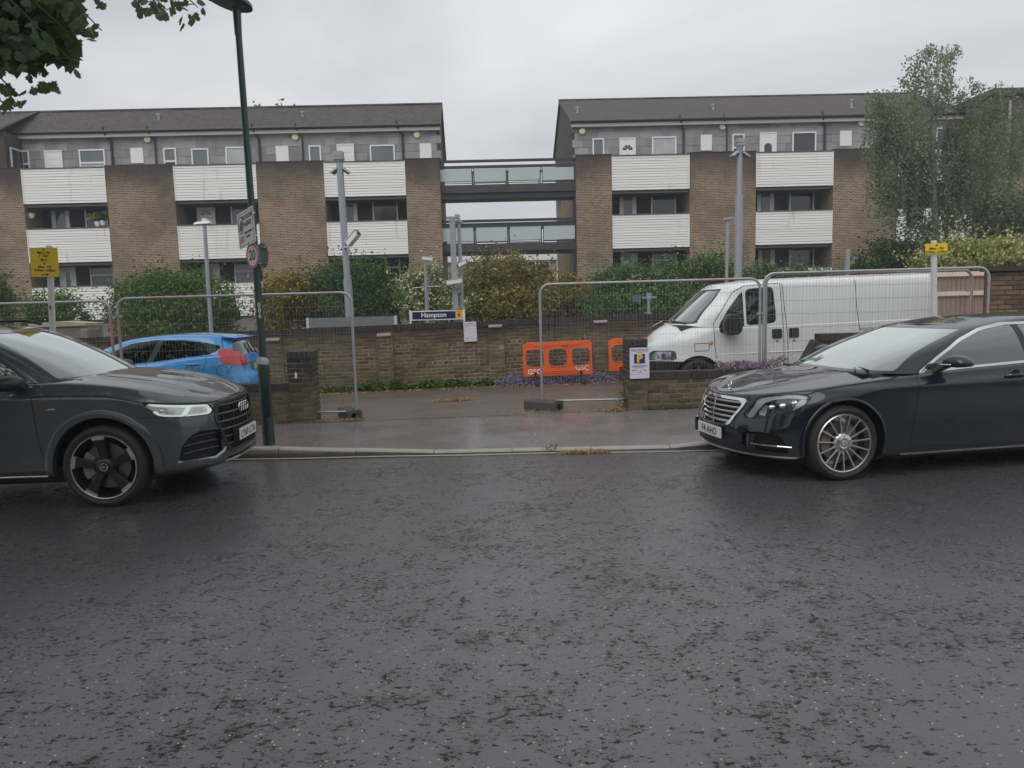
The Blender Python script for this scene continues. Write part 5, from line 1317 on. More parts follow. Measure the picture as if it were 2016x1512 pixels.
# ---- wheels
def wheel(parent, loc, sgn, rt_, rr, w, spokes, name='wheel'):
    """sgn: +1 outer face towards +y"""
    o = bpy.data.objects.new(name, None); COL.objects.link(o); o.parent = parent; o.location = loc
    o.rotation_euler = (0, 0, 0 if sgn < 0 else math.pi); o.empty_display_size = .1
    b = MB(); prof = [(rr - .005, .06), (rr, w * .02), (rr + .012, 0.0), (rr + (rt_ - rr) * .45, -.012), (rt_ - .028, -.004), (rt_ - .008, .016), (rt_, .040), (rt_, w - .04), (rt_ - .01, w - .015), (rr + .01, w)]
    b.lathe(prof, 56, 'y'); b.build('tyre', M['tyre'], o, smooth=50)
    b = MB(); b.lathe([(rr + .004, .004), (rr - .004, -.004), (rr - .014, .0), (rr - .018, .02), (rr - .03, .05), (rr - .045, w * .7), (0.02, w * .75)], 56, 'y'); b.build('rim', M['satin' if spokes == 'multi' else 'alloyd'], o, smooth=40)
    if spokes == 'rotor':
        b = MB(); b.lathe([(rr + .002, .002), (rr - .003, -.006), (rr - .011, -.004), (rr - .011, .004)], 56, 'y'); b.build('rim_edge', M['satin'], o, smooth=40)
    b = MB(); b.lathe([(0.0, .075), (rr * .70, .075), (rr * .70, .095), (0, .095)], 40, 'y'); b.build('brake_disc', M['disc'], o)
    b = MB(); b.prism([(rr * .40 * math.cos(a), rr * .40 * math.sin(a)) for a in np.linspace(R(140), R(215), 8)] + [(rr * .74 * math.cos(a), rr * .74 * math.sin(a)) for a in np.linspace(R(215), R(140), 8)], .05, .09); b.build('brake_caliper', M['caliper'], o, bevel=.008)
    if spokes == 'rotor':
        b, c = MB(), MB()
        for k in range(5):
            a0 = R(96 + 72 * k); ca, sa = math.cos(a0), math.sin(a0)
            def T(r, t, d): return (r * ca - t * sa, d, r * sa + t * ca)
            st = [(.045, -.034, .036, .018), (rr * .45, -.034, .030, .012), (rr * .72, -.040, .040, .004), (rr * .86, -.050, .060, .0)]
            vs = []
            for r, t0, t1, d in st: vs += [T(r, t0, d), T(r, t1, d), T(r, t1, d + .035), T(r, t0, d + .035)]
            fs = [(3, 2, 1, 0)]
            for i in range(3):
                for j in range(4): fs.append((i * 4 + j, i * 4 + (j + 1) % 4, i * 4 + 4 + (j + 1) % 4, i * 4 + 4 + j))
            fs.append((12, 13, 14, 15)); b.add(vs, fs)
            p = [(rr * .86, -.050), (rr * .86, .060)] + [(math.sqrt((rr - .006) ** 2 - t * t), t) for t in (.060, .02, -.02, -.050)]
            vs = [T(r, t, -.001) for r, t in p] + [T(r, t, .03) for r, t in p]; n = len(p)
            c.add(vs, [tuple(range(n)), tuple(range(2 * n - 1, n - 1, -1))] + [(i, n + i, n + (i + 1) % n, (i + 1) % n) for i in range(n)])
        b.lathe([(0, .0), (.05, .002), (.075, .012), (.08, .05)], 24, 'y'); b.build('spokes', M['alloyd'], o, bevel=.004); c.build('spoke_tips', M['satin'], o)
        b = MB(); b.lathe([(.036, -.006), (.030, -.006), (.030, .0)], 24, 'y'); b.build('hub_ring', M['chrome'], o)
        b = MB()
        for k in range(4): b.lathe([(.0085, -.0065), (.006, -.0065), (.006, -.004)], 12, 'y', (-.0165 + k * .011, 0, 0))
        b.build('hub_emblem', M['chrome'], o)
        b = MB(); b.lathe([(0, -.004), (.030, -.004)], 24, 'y'); b.build('hub_cap', M['black'], o)
    elif spokes == 'multi':
        b, e = MB(), MB(); n = 15
        for k in range(n):
            a0 = 2 * math.pi * k / n + .11; tw = .0
            p, q = (.085 * math.cos(a0), .018, .085 * math.sin(a0)), ((rr - .012) * math.cos(a0 + tw), -.001, (rr - .012) * math.sin(a0 + tw))
            m_ = [(p[i] * .5 + q[i] * .5) - (.004 if i == 1 else 0) for i in range(3)]
            ta = (-math.sin(a0), 0, math.cos(a0))
            def blk(mb, p, q, w0, w1, d0, d1):
                P0 = [Vector(p) - Vector(ta) * w0, Vector(p) + Vector(ta) * w0]; Q0 = [Vector(q) - Vector(ta) * w1, Vector(q) + Vector(ta) * w1]
                vs = [v + Vector((0, d, 0)) for d in (d0, d1) for v in (P0[0], P0[1], Q0[1], Q0[0])]
                mb.add(vs, [(0, 1, 2, 3), (7, 6, 5, 4), (0, 4, 5, 1), (1, 5, 6, 2), (2, 6, 7, 3), (3, 7, 4, 0)])
            blk(b, p, q, .0075, .0065, -.004, .03)
        b.lathe([(.030, .004), (.05, .000), (.082, .010), (.095, .025), (.095, .05)], 30, 'y'); b.build('spokes', M['satin'], o, bevel=.003)
        b = MB()
        for k in range(5): a = R(90 + 72 * k); b.lathe([(.0, .0025), (.0105, .0025), (.0105, .006)], 12, 'y', (.058 * math.cos(a), 0, .058 * math.sin(a)))
        b.build('bolt_holes', M['black'], o)
        b = MB(); b.lathe([(0, -.008), (.026, -.007), (.032, .0)], 24, 'y'); b.build('hub_cap', M['galvd'], o)
        b = MB()
        for k in range(3): a = R(90 + 120 * k); b.bar((0, -.0095, 0), (.024 * math.cos(a), -.0085, .024 * math.sin(a)), .005, .003, (0, 1, 0))
        b.build('hub_emblem', M['chrome'], o)
    else:
        b = MB(); n = 8
        for k in range(n):
            a = 2 * math.pi * k / n; b.bar((.05 * math.cos(a), .01, .05 * math.sin(a)), ((rr - .01) * math.cos(a), .004, (rr - .01) * math.sin(a)), .05, .02, (0, 1, 0))
        b.lathe([(0, 0), (.06, .0), (.07, .02)], 20, 'y'); b.build('spokes', M['satin'], o)
    return o
def well(parent, cx, cz, r, yin, yout):
    pts = [(cx + r * math.cos(a), cz + r * math.sin(a)) for a in np.linspace(R(-12), R(192), 26)]
    for s in (1, -1):
        b = MB(); vs = [(x, s * yin, z) for x, z in pts] + [(x, s * yout, z) for x, z in pts]; n = len(pts)
        b.add(vs, [(i, i + 1, n + i + 1, n + i) for i in range(n - 1)] + [tuple(range(n))])
        b.build('wheel_arch_liner', M['gap'], parent, recalc=False)
def flare(parent, cx, cz, r0, r1, yfun, m, a0=-8, a1=188, out=.012, lip=.05, sides=(1, -1), n=40):
    """a raised lip following a wheel opening"""
    for s in sides:
        b = MB(); vs = []
        for a in np.linspace(R(a0), R(a1), n):
            for r, o in ((r0, -lip), (r0, out), ((r0 * .35 + r1 * .65), out), (r1, 0.001)):
                x, z = cx + r * math.cos(a), cz + r * math.sin(a); vs.append((x, s * (yfun(x, z) + o), z))
        b.add(vs, [(i * 4 + j, i * 4 + j + 1, i * 4 + 5 + j, i * 4 + 4 + j) for i in range(n - 1) for j in range(3)])
        b.build('arch_lip', m, parent, smooth=40)
def ysurf(rows, tz):
    """body half width at (x, z) from the level rows"""
    def f(x, z):
        zz = [float(curve(r['z'], x)) for r in rows]; ww = [float(curve(r['W'], x)) for r in rows]
        return float(np.interp(z, zz, ww))
    return f
def plate(parent, txt, loc, rot, m, w=.52, h=.111, name='number_plate'):
    b = MB(); b.prism(round_poly(-w / 2, w / 2, -h / 2, h / 2, .012, 3), -.004, .004); o = b.build(name, m, parent, loc, rot)
    if txt: text(txt, .094, M['black'], o, (0, -.0045, -.002), fit=(.455 if len(txt) > 6 else .33, .074), bold=.0008)
    return o
def seats(parent, xs_, z, w=.25, y=.36):
    for x in xs_:
        for s in (1, -1):
            b = MB(); b.box(x - .10, x + .40, s * y - w, s * y + w, z, z + .16); b.prism([(x - .12, z + .1), (x + .04, z + .1), (x - .10, z + .68), (x - .24, z + .68)], s * y - w, s * y + w); b.prism([(x - .22, z + .70), (x - .12, z + .70), (x - .16, z + .88), (x - .25, z + .88)], s * y - .12, s * y + .12)
            b.build('seat', M['seat'], parent, bevel=.03)
# ------------------------------------------------------------------ dark blue saloon, right
M['merc'] = m_paint('midnight_blue_paint', (0.005, 0.009, 0.019), 0.0, .15, spec=.12)
M['audi'] = m_paint('wet_grey_paint', (0.055, 0.063, 0.070), 0.35, .15)
M['fiesta'] = m_paint('bright_blue_paint', (0.018, 0.27, 0.62), 0.0, .1)
M['grilled'] = NT('dark_grille_bar').pbr(col=(0.10, 0.105, 0.11, 1), rough=0.3, metal=0.7)
M['vanp'] = m_paint('white_van_paint', (0.72, 0.73, 0.73), 0.0, .02, .6, .35, .12)
def saloon():
    t = thing('saloon_car', 'dark blue saloon with a chrome grille and plate F4 AHO angled out of the kerb', 'car', (2.8822, 7.534, 0.0), R(190))
    T = -4.23
    def row(N, z, W, n=2.2, T=T, xf=.10): return dict(N=N, T=T, xf=xf, xr=-3.75, n=n, nr=2.6, W=W, z=z)
    rows = [row(.74, [(-4.3, .22), (-3.4, .17), (.2, .17), (.9, .185)], [(-4.3, .80), (-3, .86), (0, .86), (.9, .84)], T=-4.1),
            row(.855, [(-4.3, .32), (-3.4, .235), (.2, .225), (.9, .235)], [(-4.3, .86), (-3, .925), (-.5, .925), (.3, .915), (.9, .88)], 2.3),
            row(.875, [(-4.3, .50), (-3.2, .44), (.2, .42), (.9, .41)], [(-4.3, .88), (-3, .945), (-.5, .942), (.2, .938), (.9, .90)], 2.35),
            row(.855, [(-4.3, .66), (-3.2, .62), (.2, .58), (.9, .56)], [(-4.3, .88), (-3, .955), (-.5, .950), (.2, .940), (.9, .88)], 2.3),
            row(.825, [(-4.3, .78), (-3.2, .80), (-.8, .80), (.2, .745), (.9, .665)], [(-4.3, .87), (-3, .952), (-.5, .947), (.2, .935), (.9, .86)], 2.2),
            row(.805, [(-4.3, .86), (-3.2, .865), (-.8, .850), (.1, .81), (.9, .715)], [(-4.3, .86), (-3, .962), (-.7, .957), (0, .925), (.4, .88), (.9, .82)], 2.15),
            row(.79, [(-4.3, .93), (-3.2, .97), (-2, .945), (-.8, .895), (0, .862), (.4, .83), (.7, .775), (.9, .735)], [(-4.3, .82), (-3, .915), (-.75, .918), (-.2, .885), (.4, .845), (.9, .78)], 2.1),
            row(.775, [(-4.3, .955), (-3.2, 1.02), (-2, 1.005), (-.8, .945), (-.3, .905), (0, .882), (.4, .838), (.7, .782), (.9, .745)], [(-4.3, .78), (-3, .875), (-.75, .895), (-.3, .85), (.4, .82), (.9, .76)], 2.1)]
    Lo = stack(rows, [0, .6, 1.5, 2.3, 3.1, 3.4, 3.9, 4.3], 34, 34, 96, 22)
    hood = cap(Lo[:, -1], [(-4.4, .97), (-4.2, .99), (-3.6, 1.03), (-2, 1.04), (-.6, 1.0), (-.3, .968), (0, .938), (.3, .888), (.55, .828), (.70, .788), (.80, .752)], 21, 2.3, [(.45, .013, .12, -.5, .1)])
    g = lambda N, T, xf, xr, W, z, n=3.4: dict(N=N, T=T, xf=xf, xr=xr, n=n, nr=3.0, W=W, z=z)
    gr = [g(-.32, -4.0, -.92, -3.4, [(-4, .80), (-2, .865), (-.9, .855), (-.3, .80)], [(-4, 1.02), (-2, 1.0), (-.9, .955), (-.32, .965)]),
          g(-.82, -3.72, -1.18, -3.0, [(-4, .74), (-2, .800), (-1, .795), (-.3, .74)], [(-4, 1.17), (-2, 1.20), (-1.2, 1.16), (-.8, 1.16)]),
          g(-1.22, -3.42, -1.52, -2.7, [(-4, .66), (-2, .715), (-1, .70), (-.3, .66)], [(-4, 1.31), (-2.2, 1.365), (-1.5, 1.31), (-1.2, 1.295)]),
          g(-1.40, -3.25, -1.72, -2.5, [(-4, .60), (-2, .655), (-1, .64)], [(-3.3, 1.385), (-2.3, 1.425), (-1.8, 1.385), (-1.4, 1.355)]),
          g(-1.48, -3.15, -1.85, -2.4, [(-4, .53), (-2, .59), (-1, .57)], [(-3.2, 1.41), (-2.3, 1.45), (-1.8, 1.405), (-1.45, 1.375)])]
    Gr = stack(gr, [0, 1, 2, 2.5, 2.8], 24, 30, 80, 20)
    roof = cap(Gr[:, -1], [(-3.2, 1.43), (-2.4, 1.486), (-1.9, 1.468), (-1.48, 1.39)], 10, 2.0)
    S = Shell([('body', Lo), ('deck', hood), ('glassh', Gr), ('roof', roof)])
    RA = .407; WB = -3.035
    S.take('body', 'hole', circ(0, .352, RA)); S.take('body', 'hole', circ(WB, .352, RA))
    S.take('deck', 'hole', lambda P, UV: np.maximum(np.maximum(P[:, 0] + .50, -3.8 - P[:, 0]), np.abs(P[:, 1]) - .80))
    # grille with chrome surround
    gp_ = [(.40, .742), (.445, .735), (.462, .715), (.45, .67), (.345, .50), (.31, .470), (.24, .456)]
    gfull = gp_ + [(-a, b) for a, b in gp_[::-1]]
    S.take(['body', 'deck'], 'surround', front(gfull, .45, False))
    gi = [(a * .925 - 0, .600 + (b - .600) * (.82 if b > .6 else .86)) for a, b in gfull]
    S.take('surround', 'grille', front(gi, .45, False))
    lamp = [(.30, .795), (.36, .818), (.46, .818), (.58, .795), (.66, .765), (.715, .69), (.76, .615), (.775, .565), (.70, .575), (.60, .602), (.48, .655), (.37, .722)]
    S.take(['body', 'deck'], 'lampring', side(chaikin(lamp, 1), .42))
    S.take('lampring', 'lamp', side([(.49 + (a - .49) * .965, .70 + (b - .70) * .95) for a, b in chaikin(lamp, 1)], .42))
    vent = [(.79, .44), (.70, .455), (.62, .45), (.565, .425), (.50, .30), (.50, .262), (.70, .275), (.79, .30)]
    S.take('body', 'vent', side(vent, .44))
    S.take('body', 'mesh', front([(-.40, .405), (.40, .405), (.50, .30), (.44, .255), (-.44, .255), (-.50, .30)], .55, False))
    S.take('body', 'lip', lambda P, UV: np.maximum(np.abs(P[:, 2] - .228) - .009, .42 - P[:, 0]))
    S.take('body', 'sillstrip', lambda P, UV: np.maximum(np.abs(P[:, 2] - .215) - .008, np.maximum(P[:, 0] + .56, -2.55 - P[:, 0])))
    S.take('body', 'skirt', lambda P, UV: np.maximum(P[:, 2] - .205, np.maximum(P[:, 0] + .44, -2.6 - P[:, 0])))
    # shut lines
    shutline(S, 'body', [(-.745, .96), (-.735, .80), (-.70, .60), (-.66, .30)], .0035)
    shutline(S, 'body', [(-1.98, 1.02), (-1.97, .70), (-1.96, .30)], .0035)
    shutline(S, 'body', [(-.66, .30), (-1.2, .262), (-1.96, .255), (-2.6, .27)], .0035)
    shutline(S, 'body', [(.30, .795), (.372, .72), (.26, .700), (.19, .70)], .003)
    for pt in ('body', 'deck'): shutline(S, pt, [(.34, .806), (.20, .848), (.035, .868), (-.225, .890), (-.45, .910), (-.56, .930), (-.64, .965), (-.69, 1.0)], .005, .55)
    # side glass with bright surround
    dlo = [(-.775, .952), (-1.02, 1.108), (-1.30, 1.258), (-1.58, 1.356), (-1.85, 1.398), (-2.2, 1.405), (-2.7, 1.375), (-3.1, 1.29), (-3.38, 1.14), (-3.36, 1.06), (-2.6, 1.035), (-1.9, 1.012), (-1.3, .985)]
    S.take(['glassh', 'body', 'deck'], 'chromeline', side(dlo, .5))
    ins = [(-.875, .985), (-1.04, 1.092), (-1.31, 1.236), (-1.59, 1.334), (-1.86, 1.376), (-2.2, 1.383), (-2.69, 1.354), (-3.07, 1.275), (-3.33, 1.135), (-3.3, 1.085), (-2.6, 1.06), (-1.9, 1.035), (-1.3, 1.007)]
    S.take('chromeline', 'sideglass', side(ins, .5))
    shutline(S, 'sideglass', [(-2.02, 1.0), (-1.96, 1.40)], .035, .4, 'bpillar'); shutline(S, 'sideglass', [(-2.95, 1.0), (-2.90, 1.40)], .02, .4, 'bpillar')
    # windscreen
    def ws(P, UV):
        x, y, z = P.T; k = (z - .965) / .41
        return np.maximum.reduce([np.abs(y) - (.79 - .20 * k), -(z - .985), z - 1.350, -(x + 1.62)])
    S.take('glassh', 'windscreen', ws)
    S.take('glassh', 'rearscreen', lambda P, UV: np.maximum.reduce([np.abs(P[:, 1]) - .55, 1.08 - P[:, 2], P[:, 2] - 1.36, P[:, 0] + 3.05]))
    S.emit('body', 'body', M['merc'], t, rim=.02); S.emit('deck', 'bonnet', M['merc'], t, rim=.012); S.emit('glassh', 'pillars', M['merc'], t, rim=.015); S.emit('roof', 'roof', M['merc'], t)
    S.emit('skirt', 'side_skirt', M['merc'], t, .006); S.emit('sillstrip', 'sill_trim', M['chrome'], t, .006, .01); S.emit('lip', 'lip_trim', M['chrome'], t, .008, .01)
    S.emit('gap', 'shut_line', M['gap'], t, -.003); S.emit('surround', 'grille_surround', M['chrome'], t, .012, .05); S.emit('grille', 'grille_back', M['gap'], t, -.05)
    S.emit('lampring', 'headlight_seal', M['gap'], t, -.002)
    S.split_y('lamp', 'lampL', 'lampR')
    for nm, sg in (('lampL', 1), ('lampR', -1)):
        o = S.emit(nm, 'headlight', M['lens'], t, .001)
        S.part['_in'] = list(S.part[nm]); 
        q = S.emit('_in', 'lamp_bowl', M['alloyd'], o, -.05, 0)
        S.part['_g'] = list(S.part[nm]); S.part['_g2'] = []
        up_ = [(.30, .80), (.36, .815), (.46, .815), (.58, .792), (.66, .758), (.72, .66), (.765, .57), (.735, .57), (.69, .65), (.64, .725), (.56, .765), (.46, .782), (.36, .775)]
        S.take('_g', '_g2', side(up_, .3)); S.emit('_g2', 'light_guide', M['drl'], o, -.018, .01)
        S.part['_g'] = list(S.part[nm]); S.part['_g3'] = []
        S.take('_g', '_g3', side([(.33, .79), (.40, .775), (.475, .665), (.44, .675), (.385, .715)], .3)); S.emit('_g3', 'light_guide', M['drl'], o, -.022, .01)
        S.part['_g'] = list(S.part[nm]); S.part['_g4'] = []
        S.take('_g', '_g4', side([(.70, .62), (.66, .60), (.62, .72), (.64, .72)], .3)); S.emit('_g4', 'reflector_bar', M['lampin'], o, -.03, .01)
        for x, y, z, r_ in ((.55, .76, .70, .030), (.62, .70, .685, .024), (.46, .80, .725, .030)):
            b = MB(); b.lathe([(0, .035), (r_ * .7, .03), (r_, .012), (r_, .0), (r_ * 1.25, -.01)], 18, 'x', (x - .03, sg * (y - .015), z)); b.build('projector', M['lampin'], o, smooth=40)
    S.split_y('vent', 'v1', 'v2'); S.emit('v1', 'bumper_vent', M['gap'], t, -.05); S.emit('v2', 'bumper_vent', M['gap'], t, -.05); S.emit('mesh', 'lower_mesh', M['plastic'], t, -.015)
    S.emit('chromeline', 'window_trim', M['chrome'], t, .004, .01); S.split_y('sideglass', 'sgl', 'sgr')
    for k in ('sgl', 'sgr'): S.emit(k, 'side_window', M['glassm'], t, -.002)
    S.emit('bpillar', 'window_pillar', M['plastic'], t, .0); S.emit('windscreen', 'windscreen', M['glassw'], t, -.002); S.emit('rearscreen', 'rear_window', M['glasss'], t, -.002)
    # grille bars
    for k in range(5):
        z = .700 - k * .049; hw = .40 if z > .66 else .40 - (.66 - z) * .62
        xs_ = np.linspace(-hw, hw, 13); b = MB()
        b.tube([(.815 - .015 * k * .1 - .52 * (y * y) + (.03 if k > 0 else 0.012) , y, z) for y in xs_], .0105, 6); b.build('grille_bar', M['satin'], t, smooth=60)
    b = MB(); b.tube([(.815, 0, .725), (.842, 0, .60), (.850, 0, .475)], .006, 6); b.build('grille_divider', M['chrome'], t)
    # bonnet star
    b = MB(); b.lathe([(.022, 0), (.018, .006), (.006, .01), (.005, .02)], 14, 'z'); b.tube([(0, .034 * math.cos(a), .052 + .034 * math.sin(a)) for a in np.linspace(0, 2 * math.pi, 21)], .0035, 6, caps=False)
    for k in range(3): a = R(90 + 120 * k); b.tube([(0, 0, .052), (0, .033 * math.cos(a), .052 + .033 * math.sin(a))], [.005, .002], 5)
    b.build('bonnet_star', M['chrome'], t, (.675, 0, .790), (0, R(-6), R(0)), smooth=50)
    plate(t, 'F4 AHO', (.893, 0, .388), (R(2), 0, R(90)), M['plate'])
    for s in (1, -1):
        b = MB(); b.tube([(.50, s * .875, .333), (.60, s * .80, .337), (.70, s * .69, .340), (.77, s * .58, .340)], .008, 6); b.build('vent_trim', M['chrome'], t)
        b = MB(); b.prism([(.78, .285), (.70, .28), (.735, .345), (.70, .43), (.78, .43)], s * .56, s * .60); b.build('vent_fin', M['merc'], t)
        # mirror
        b = MB(); vs, fs = [], []
        sec = [(-.185, .055), (-.15, .085), (-.02, .105), (.08, .085), (.16, .04), (.175, .0), (.15, -.035), (.02, -.05), (-.12, -.045), (-.18, -.02)]
        prof = [(.0, .5), (.02, .85), (.06, 1.0), (.13, .98), (.17, .8), (.19, .4)]
        mo = (-1.045, .96, 1.055)
        # long axis across the car: profile swept along x
        k_ = len(sec)
        for d, sc in prof: vs += [(mo[0] - .02 + d * -1.0 + .10, s * (mo[1] + (a + .1) * 1.0 * (.5 + .5 * sc) * .62 + .03), mo[2] + b_ * sc * .75) for a, b_ in sec]
        for i in range(len(prof) - 1):
            for j in range(k_): fs.append((i * k_ + j, i * k_ + (j + 1) % k_, (i + 1) * k_ + (j + 1) % k_, (i + 1) * k_ + j))
        fs += [tuple(range(k_)), tuple(range((len(prof) - 1) * k_, len(prof) * k_))]
        b.add(vs, fs); o = b.build('door_mirror', M['merc'], t, smooth=60)
        b = MB(); b.tube([(mo[0] + .085, s * (mo[1] - .02), mo[2] - .015), (mo[0] + .075, s * (mo[1] + .09), mo[2] - .008), (mo[0] - .0, s * (mo[1] + .155), mo[2] + .005), (mo[0] - .10, s * (mo[1] + .150), mo[2] + .01)], [.008, .010, .014, .012], 8); b.build('indicator', M['lampin'], o)
        b = MB(); b.bar((-1.0, s * .86, .985), (-1.0, s * .97, 1.03), .09, .03); b.build('mirror_arm', M['plastic'], o)
        b = MB(); b.tube([(-1.66, s * .946, .905), (-1.70, s * .968, .91), (-1.84, s * .970, .915), (-1.88, s * .950, .915)], [.012, .015, .015, .012], 8); b.build('door_handle', M['merc'], t, smooth=60)
        b = MB(); b.tube([(-1.67, s * .972, .918), (-1.87, s * .974, .923)], .004, 5); b.build('handle_trim', M['chrome'], t)
        b = MB(); b.lathe([(0, -.004), (.05, -.003), (.052, 0)], 20, 'y', (-1.77, s * .944, .91)); b.build('handle_cup', M['gap'], t).scale = (1, 1, 1)
    yf = ysurf(rows, 0)
    flare(t, 0, .352, RA - .006, RA + .022, lambda x, z: yf(x, z) - .004, M['merc'], -14, 194, .008, .05); flare(t, WB, .352, RA - .006, RA + .022, lambda x, z: yf(x, z) - .004, M['merc'], -14, 194, .008, .05)
    well(t, 0, .352, RA + .02, .5, .90); well(t, WB, .352, RA + .02, .5, .90)
    for cx in (0, WB):
        for s in (1, -1): wheel(t, (cx, s * .925, .351), s, .351, .272, .25, 'multi')
    b = MB(); b.box(-4.1, .40, -.80, .80, .17, .30); b.box(.40, .62, -.55, .55, .18, .30); b.box(-3.6, -.55, -.80, .80, .30, .34); b.box(-.42, .5, -.49, .49, .3, .7); b.build('underbody', M['gap'], t)
    b = MB(); b.prism([(-.40, .955), (-.95, .985), (-1.02, .90), (-1.0, .6), (-.4, .6)], -.74, .74); b.build('dashboard', M['cabin'], t)
    seats(t, (-1.75, -2.75), .42)
    b = MB(); b.tube([(-1.13 + .05 * math.sin(a), -.38 + .18 * math.cos(a), .92 + .16 * math.sin(a)) for a in np.linspace(0, 2 * math.pi, 22)], .014, 6, caps=False); b.build('steering_wheel', M['cabin'], t)
    for y0, y1 in ((.66, .10), (.05, -.52)):
        b = MB(); b.tube([(-.43, y0 * .98, .985), (-.47, (y0 + y1) / 2, 1.003), (-.44, y1, 1.0)], [.010, .009, .007], 6); b.tube([(-.37, y0 * .8, .972), (-.43, (y0 * .6 + y1 * .4), .994)], .008, 5); b.build('wiper', M['plastic'], t)
    b = MB(); b.box(-.56, -.33, -.70, .70, .945, .962); b.build('cowl', M['plastic'], t)
    return t
saloon()

# ------------------------------------------------------------------ grey SUV, left
def suv():
    t = thing('suv_car', 'wet grey SUV with black five-arm wheels and plate LY69 LTA parked at left', 'car', (-3.7224, 7.2915, 0.0), R(3))
    T = -3.60
    def row(N, z, W, n=2.6, xf=.30): return dict(N=N, T=T, xf=xf, xr=-3.2, n=n, nr=3.0, W=W, z=z)
    rows = [row(.90, [(-3.7, .30), (-2.9, .27), (.3, .26), (1.05, .25)], [(-3.7, .82), (-3, .88), (.4, .88), (1.05, .84)]),
            row(1.02, [(-3.7, .40), (-2.9, .335), (.3, .32), (1.05, .30)], [(-3.7, .86), (-3, .925), (.4, .925), (1.05, .90)]),
            row(1.0, [(-3.7, .55), (-2.9, .50), (.3, .48), (1.05, .46)], [(-3.7, .88), (-3, .93), (-.5, .915), (.4, .935), (1.05, .92)]),
            row(.985, [(-3.7, .72), (-2.9, .72), (.3, .68), (1.05, .63)], [(-3.7, .89), (-3, .94), (-.5, .93), (.4, .94), (1.05, .92)]),
            row(.965, [(-3.7, .86), (-2.9, .88), (-.4, .86), (.3, .83), (1.05, .765)], [(-3.7, .89), (-3, .945), (-.5, .935), (.4, .935), (1.05, .90)], 2.6),
            row(.95, [(-3.7, .98), (-2.9, .995), (-.5, 1.0), (.1, .985), (.42, .945), (.8, .89), (1.05, .84)], [(-3.7, .88), (-3, .955), (-.5, .952), (.4, .925), (1.05, .88)], 2.5),
            row(.945, [(-3.7, 1.02), (-2.9, 1.035), (-.5, 1.038), (.1, 1.018), (.42, .975), (.8, .90), (1.05, .855)], [(-3.7, .86), (-3, .918), (-.5, .915), (.4, .895), (1.05, .86)], 2.5),
            row(.935, [(-3.7, 1.10), (-2.9, 1.125), (-.6, 1.118), (-.3, 1.118), (.05, 1.088), (.42, 1.025), (.75, .935), (1.05, .87)], [(-3.7, .80), (-3, .87), (-.6, .865), (-.2, .85), (.4, .82), (1.05, .80)], 2.45)]
    Lo = stack(rows, [0, .6, 1.5, 2.3, 3.1, 3.7, 3.9, 4.5], 36, 34, 90, 20)
    hood = cap(Lo[:, -1], [(-3.7, 1.15), (-.6, 1.17), (-.25, 1.162), (0, 1.142), (.3, 1.098), (.6, 1.03), (.8, .955), (.94, .885)], 21, 2.2, [(.35, .010, .10, -.4, .0), (.62, .008, .10, -.4, 0)])
    g = lambda N, T, xf, xr, W, z, n=3.2: dict(N=N, T=T, xf=xf, xr=xr, n=n, nr=3.2, W=W, z=z)
    gr = [g(-.20, -3.52, -.62, -3.1, [(-3.5, .78), (-1, .825), (-.2, .78)], [(-3.5, 1.13), (-.7, 1.118), (-.2, 1.145)]),
          g(-.56, -3.36, -.88, -2.9, [(-3.5, .73), (-1, .765), (-.5, .72)], [(-3.5, 1.33), (-1, 1.34), (-.5, 1.345)]),
          g(-.92, -3.16, -1.16, -2.7, [(-3.5, .67), (-1, .69), (-.8, .65)], [(-3.3, 1.50), (-1.5, 1.545), (-.9, 1.505)]),
          g(-1.08, -3.08, -1.36, -2.6, [(-3.5, .63), (-1, .645)], [(-3.3, 1.565), (-1.6, 1.61), (-1.05, 1.565)]),
          g(-1.16, -3.02, -1.5, -2.5, [(-3.5, .56), (-1, .585)], [(-3.3, 1.595), (-1.7, 1.635), (-1.1, 1.588)])]
    Gr = stack(gr, [0, 1, 2, 2.5, 2.8], 24, 30, 70, 18)
    roof = cap(Gr[:, -1], [(-3.1, 1.615), (-1.8, 1.662), (-1.16, 1.60)], 10, 2.0)
    S = Shell([('body', Lo), ('deck', hood), ('glassh', Gr), ('roof', roof)])
    HX, HZ, RA, WB = .045, .374, .445, .045 - 2.82
    S.take('body', 'hole', circ(HX, HZ, RA)); S.take('body', 'hole', circ(WB, HZ, RA))
    S.take('deck', 'hole', lambda P, UV: np.maximum(np.maximum(P[:, 0] + .34, -3.4 - P[:, 0]), np.abs(P[:, 1]) - .77))
    hexa = [(.46, .862), (.515, .83), (.555, .72), (.50, .56), (.45, .405), (.40, .375)]
    hexa = hexa + [(-a, b) for a, b in hexa[::-1]]
    S.take(['body', 'deck'], 'surround', front(hexa, .6, False)); S.take('surround', 'grille', front([(a * .93, .62 + (b - .62) * .90) for a, b in hexa], .6, False))
    lamp = [(.40, .935), (.60, .905), (.76, .882), (.865, .862), (.895, .80), (.885, .762), (.74, .772), (.60, .785), (.53, .805), (.47, .86)]
    S.take(['body', 'deck'], 'lampring', side(lamp, .40)); S.take('lampring', 'lamp', side([(.66 + (a - .66) * .968, .84 + (b - .84) * .90) for a, b in lamp], .40))
    vent = [(.47, .60), (.50, .42), (.57, .355), (.86, .385), (.84, .52), (.79, .60), (.72, .632)]
    S.take('body', 'vent', front(vent, .35))
    S.take('body', 'mesh', front([(-.47, .335), (.47, .335), (.50, .29), (-.50, .29)], .6, False))
    S.take('body', 'skirt', lambda P, UV: np.maximum(P[:, 2] - .355, np.maximum(P[:, 0] + .40, -2.45 - P[:, 0])))
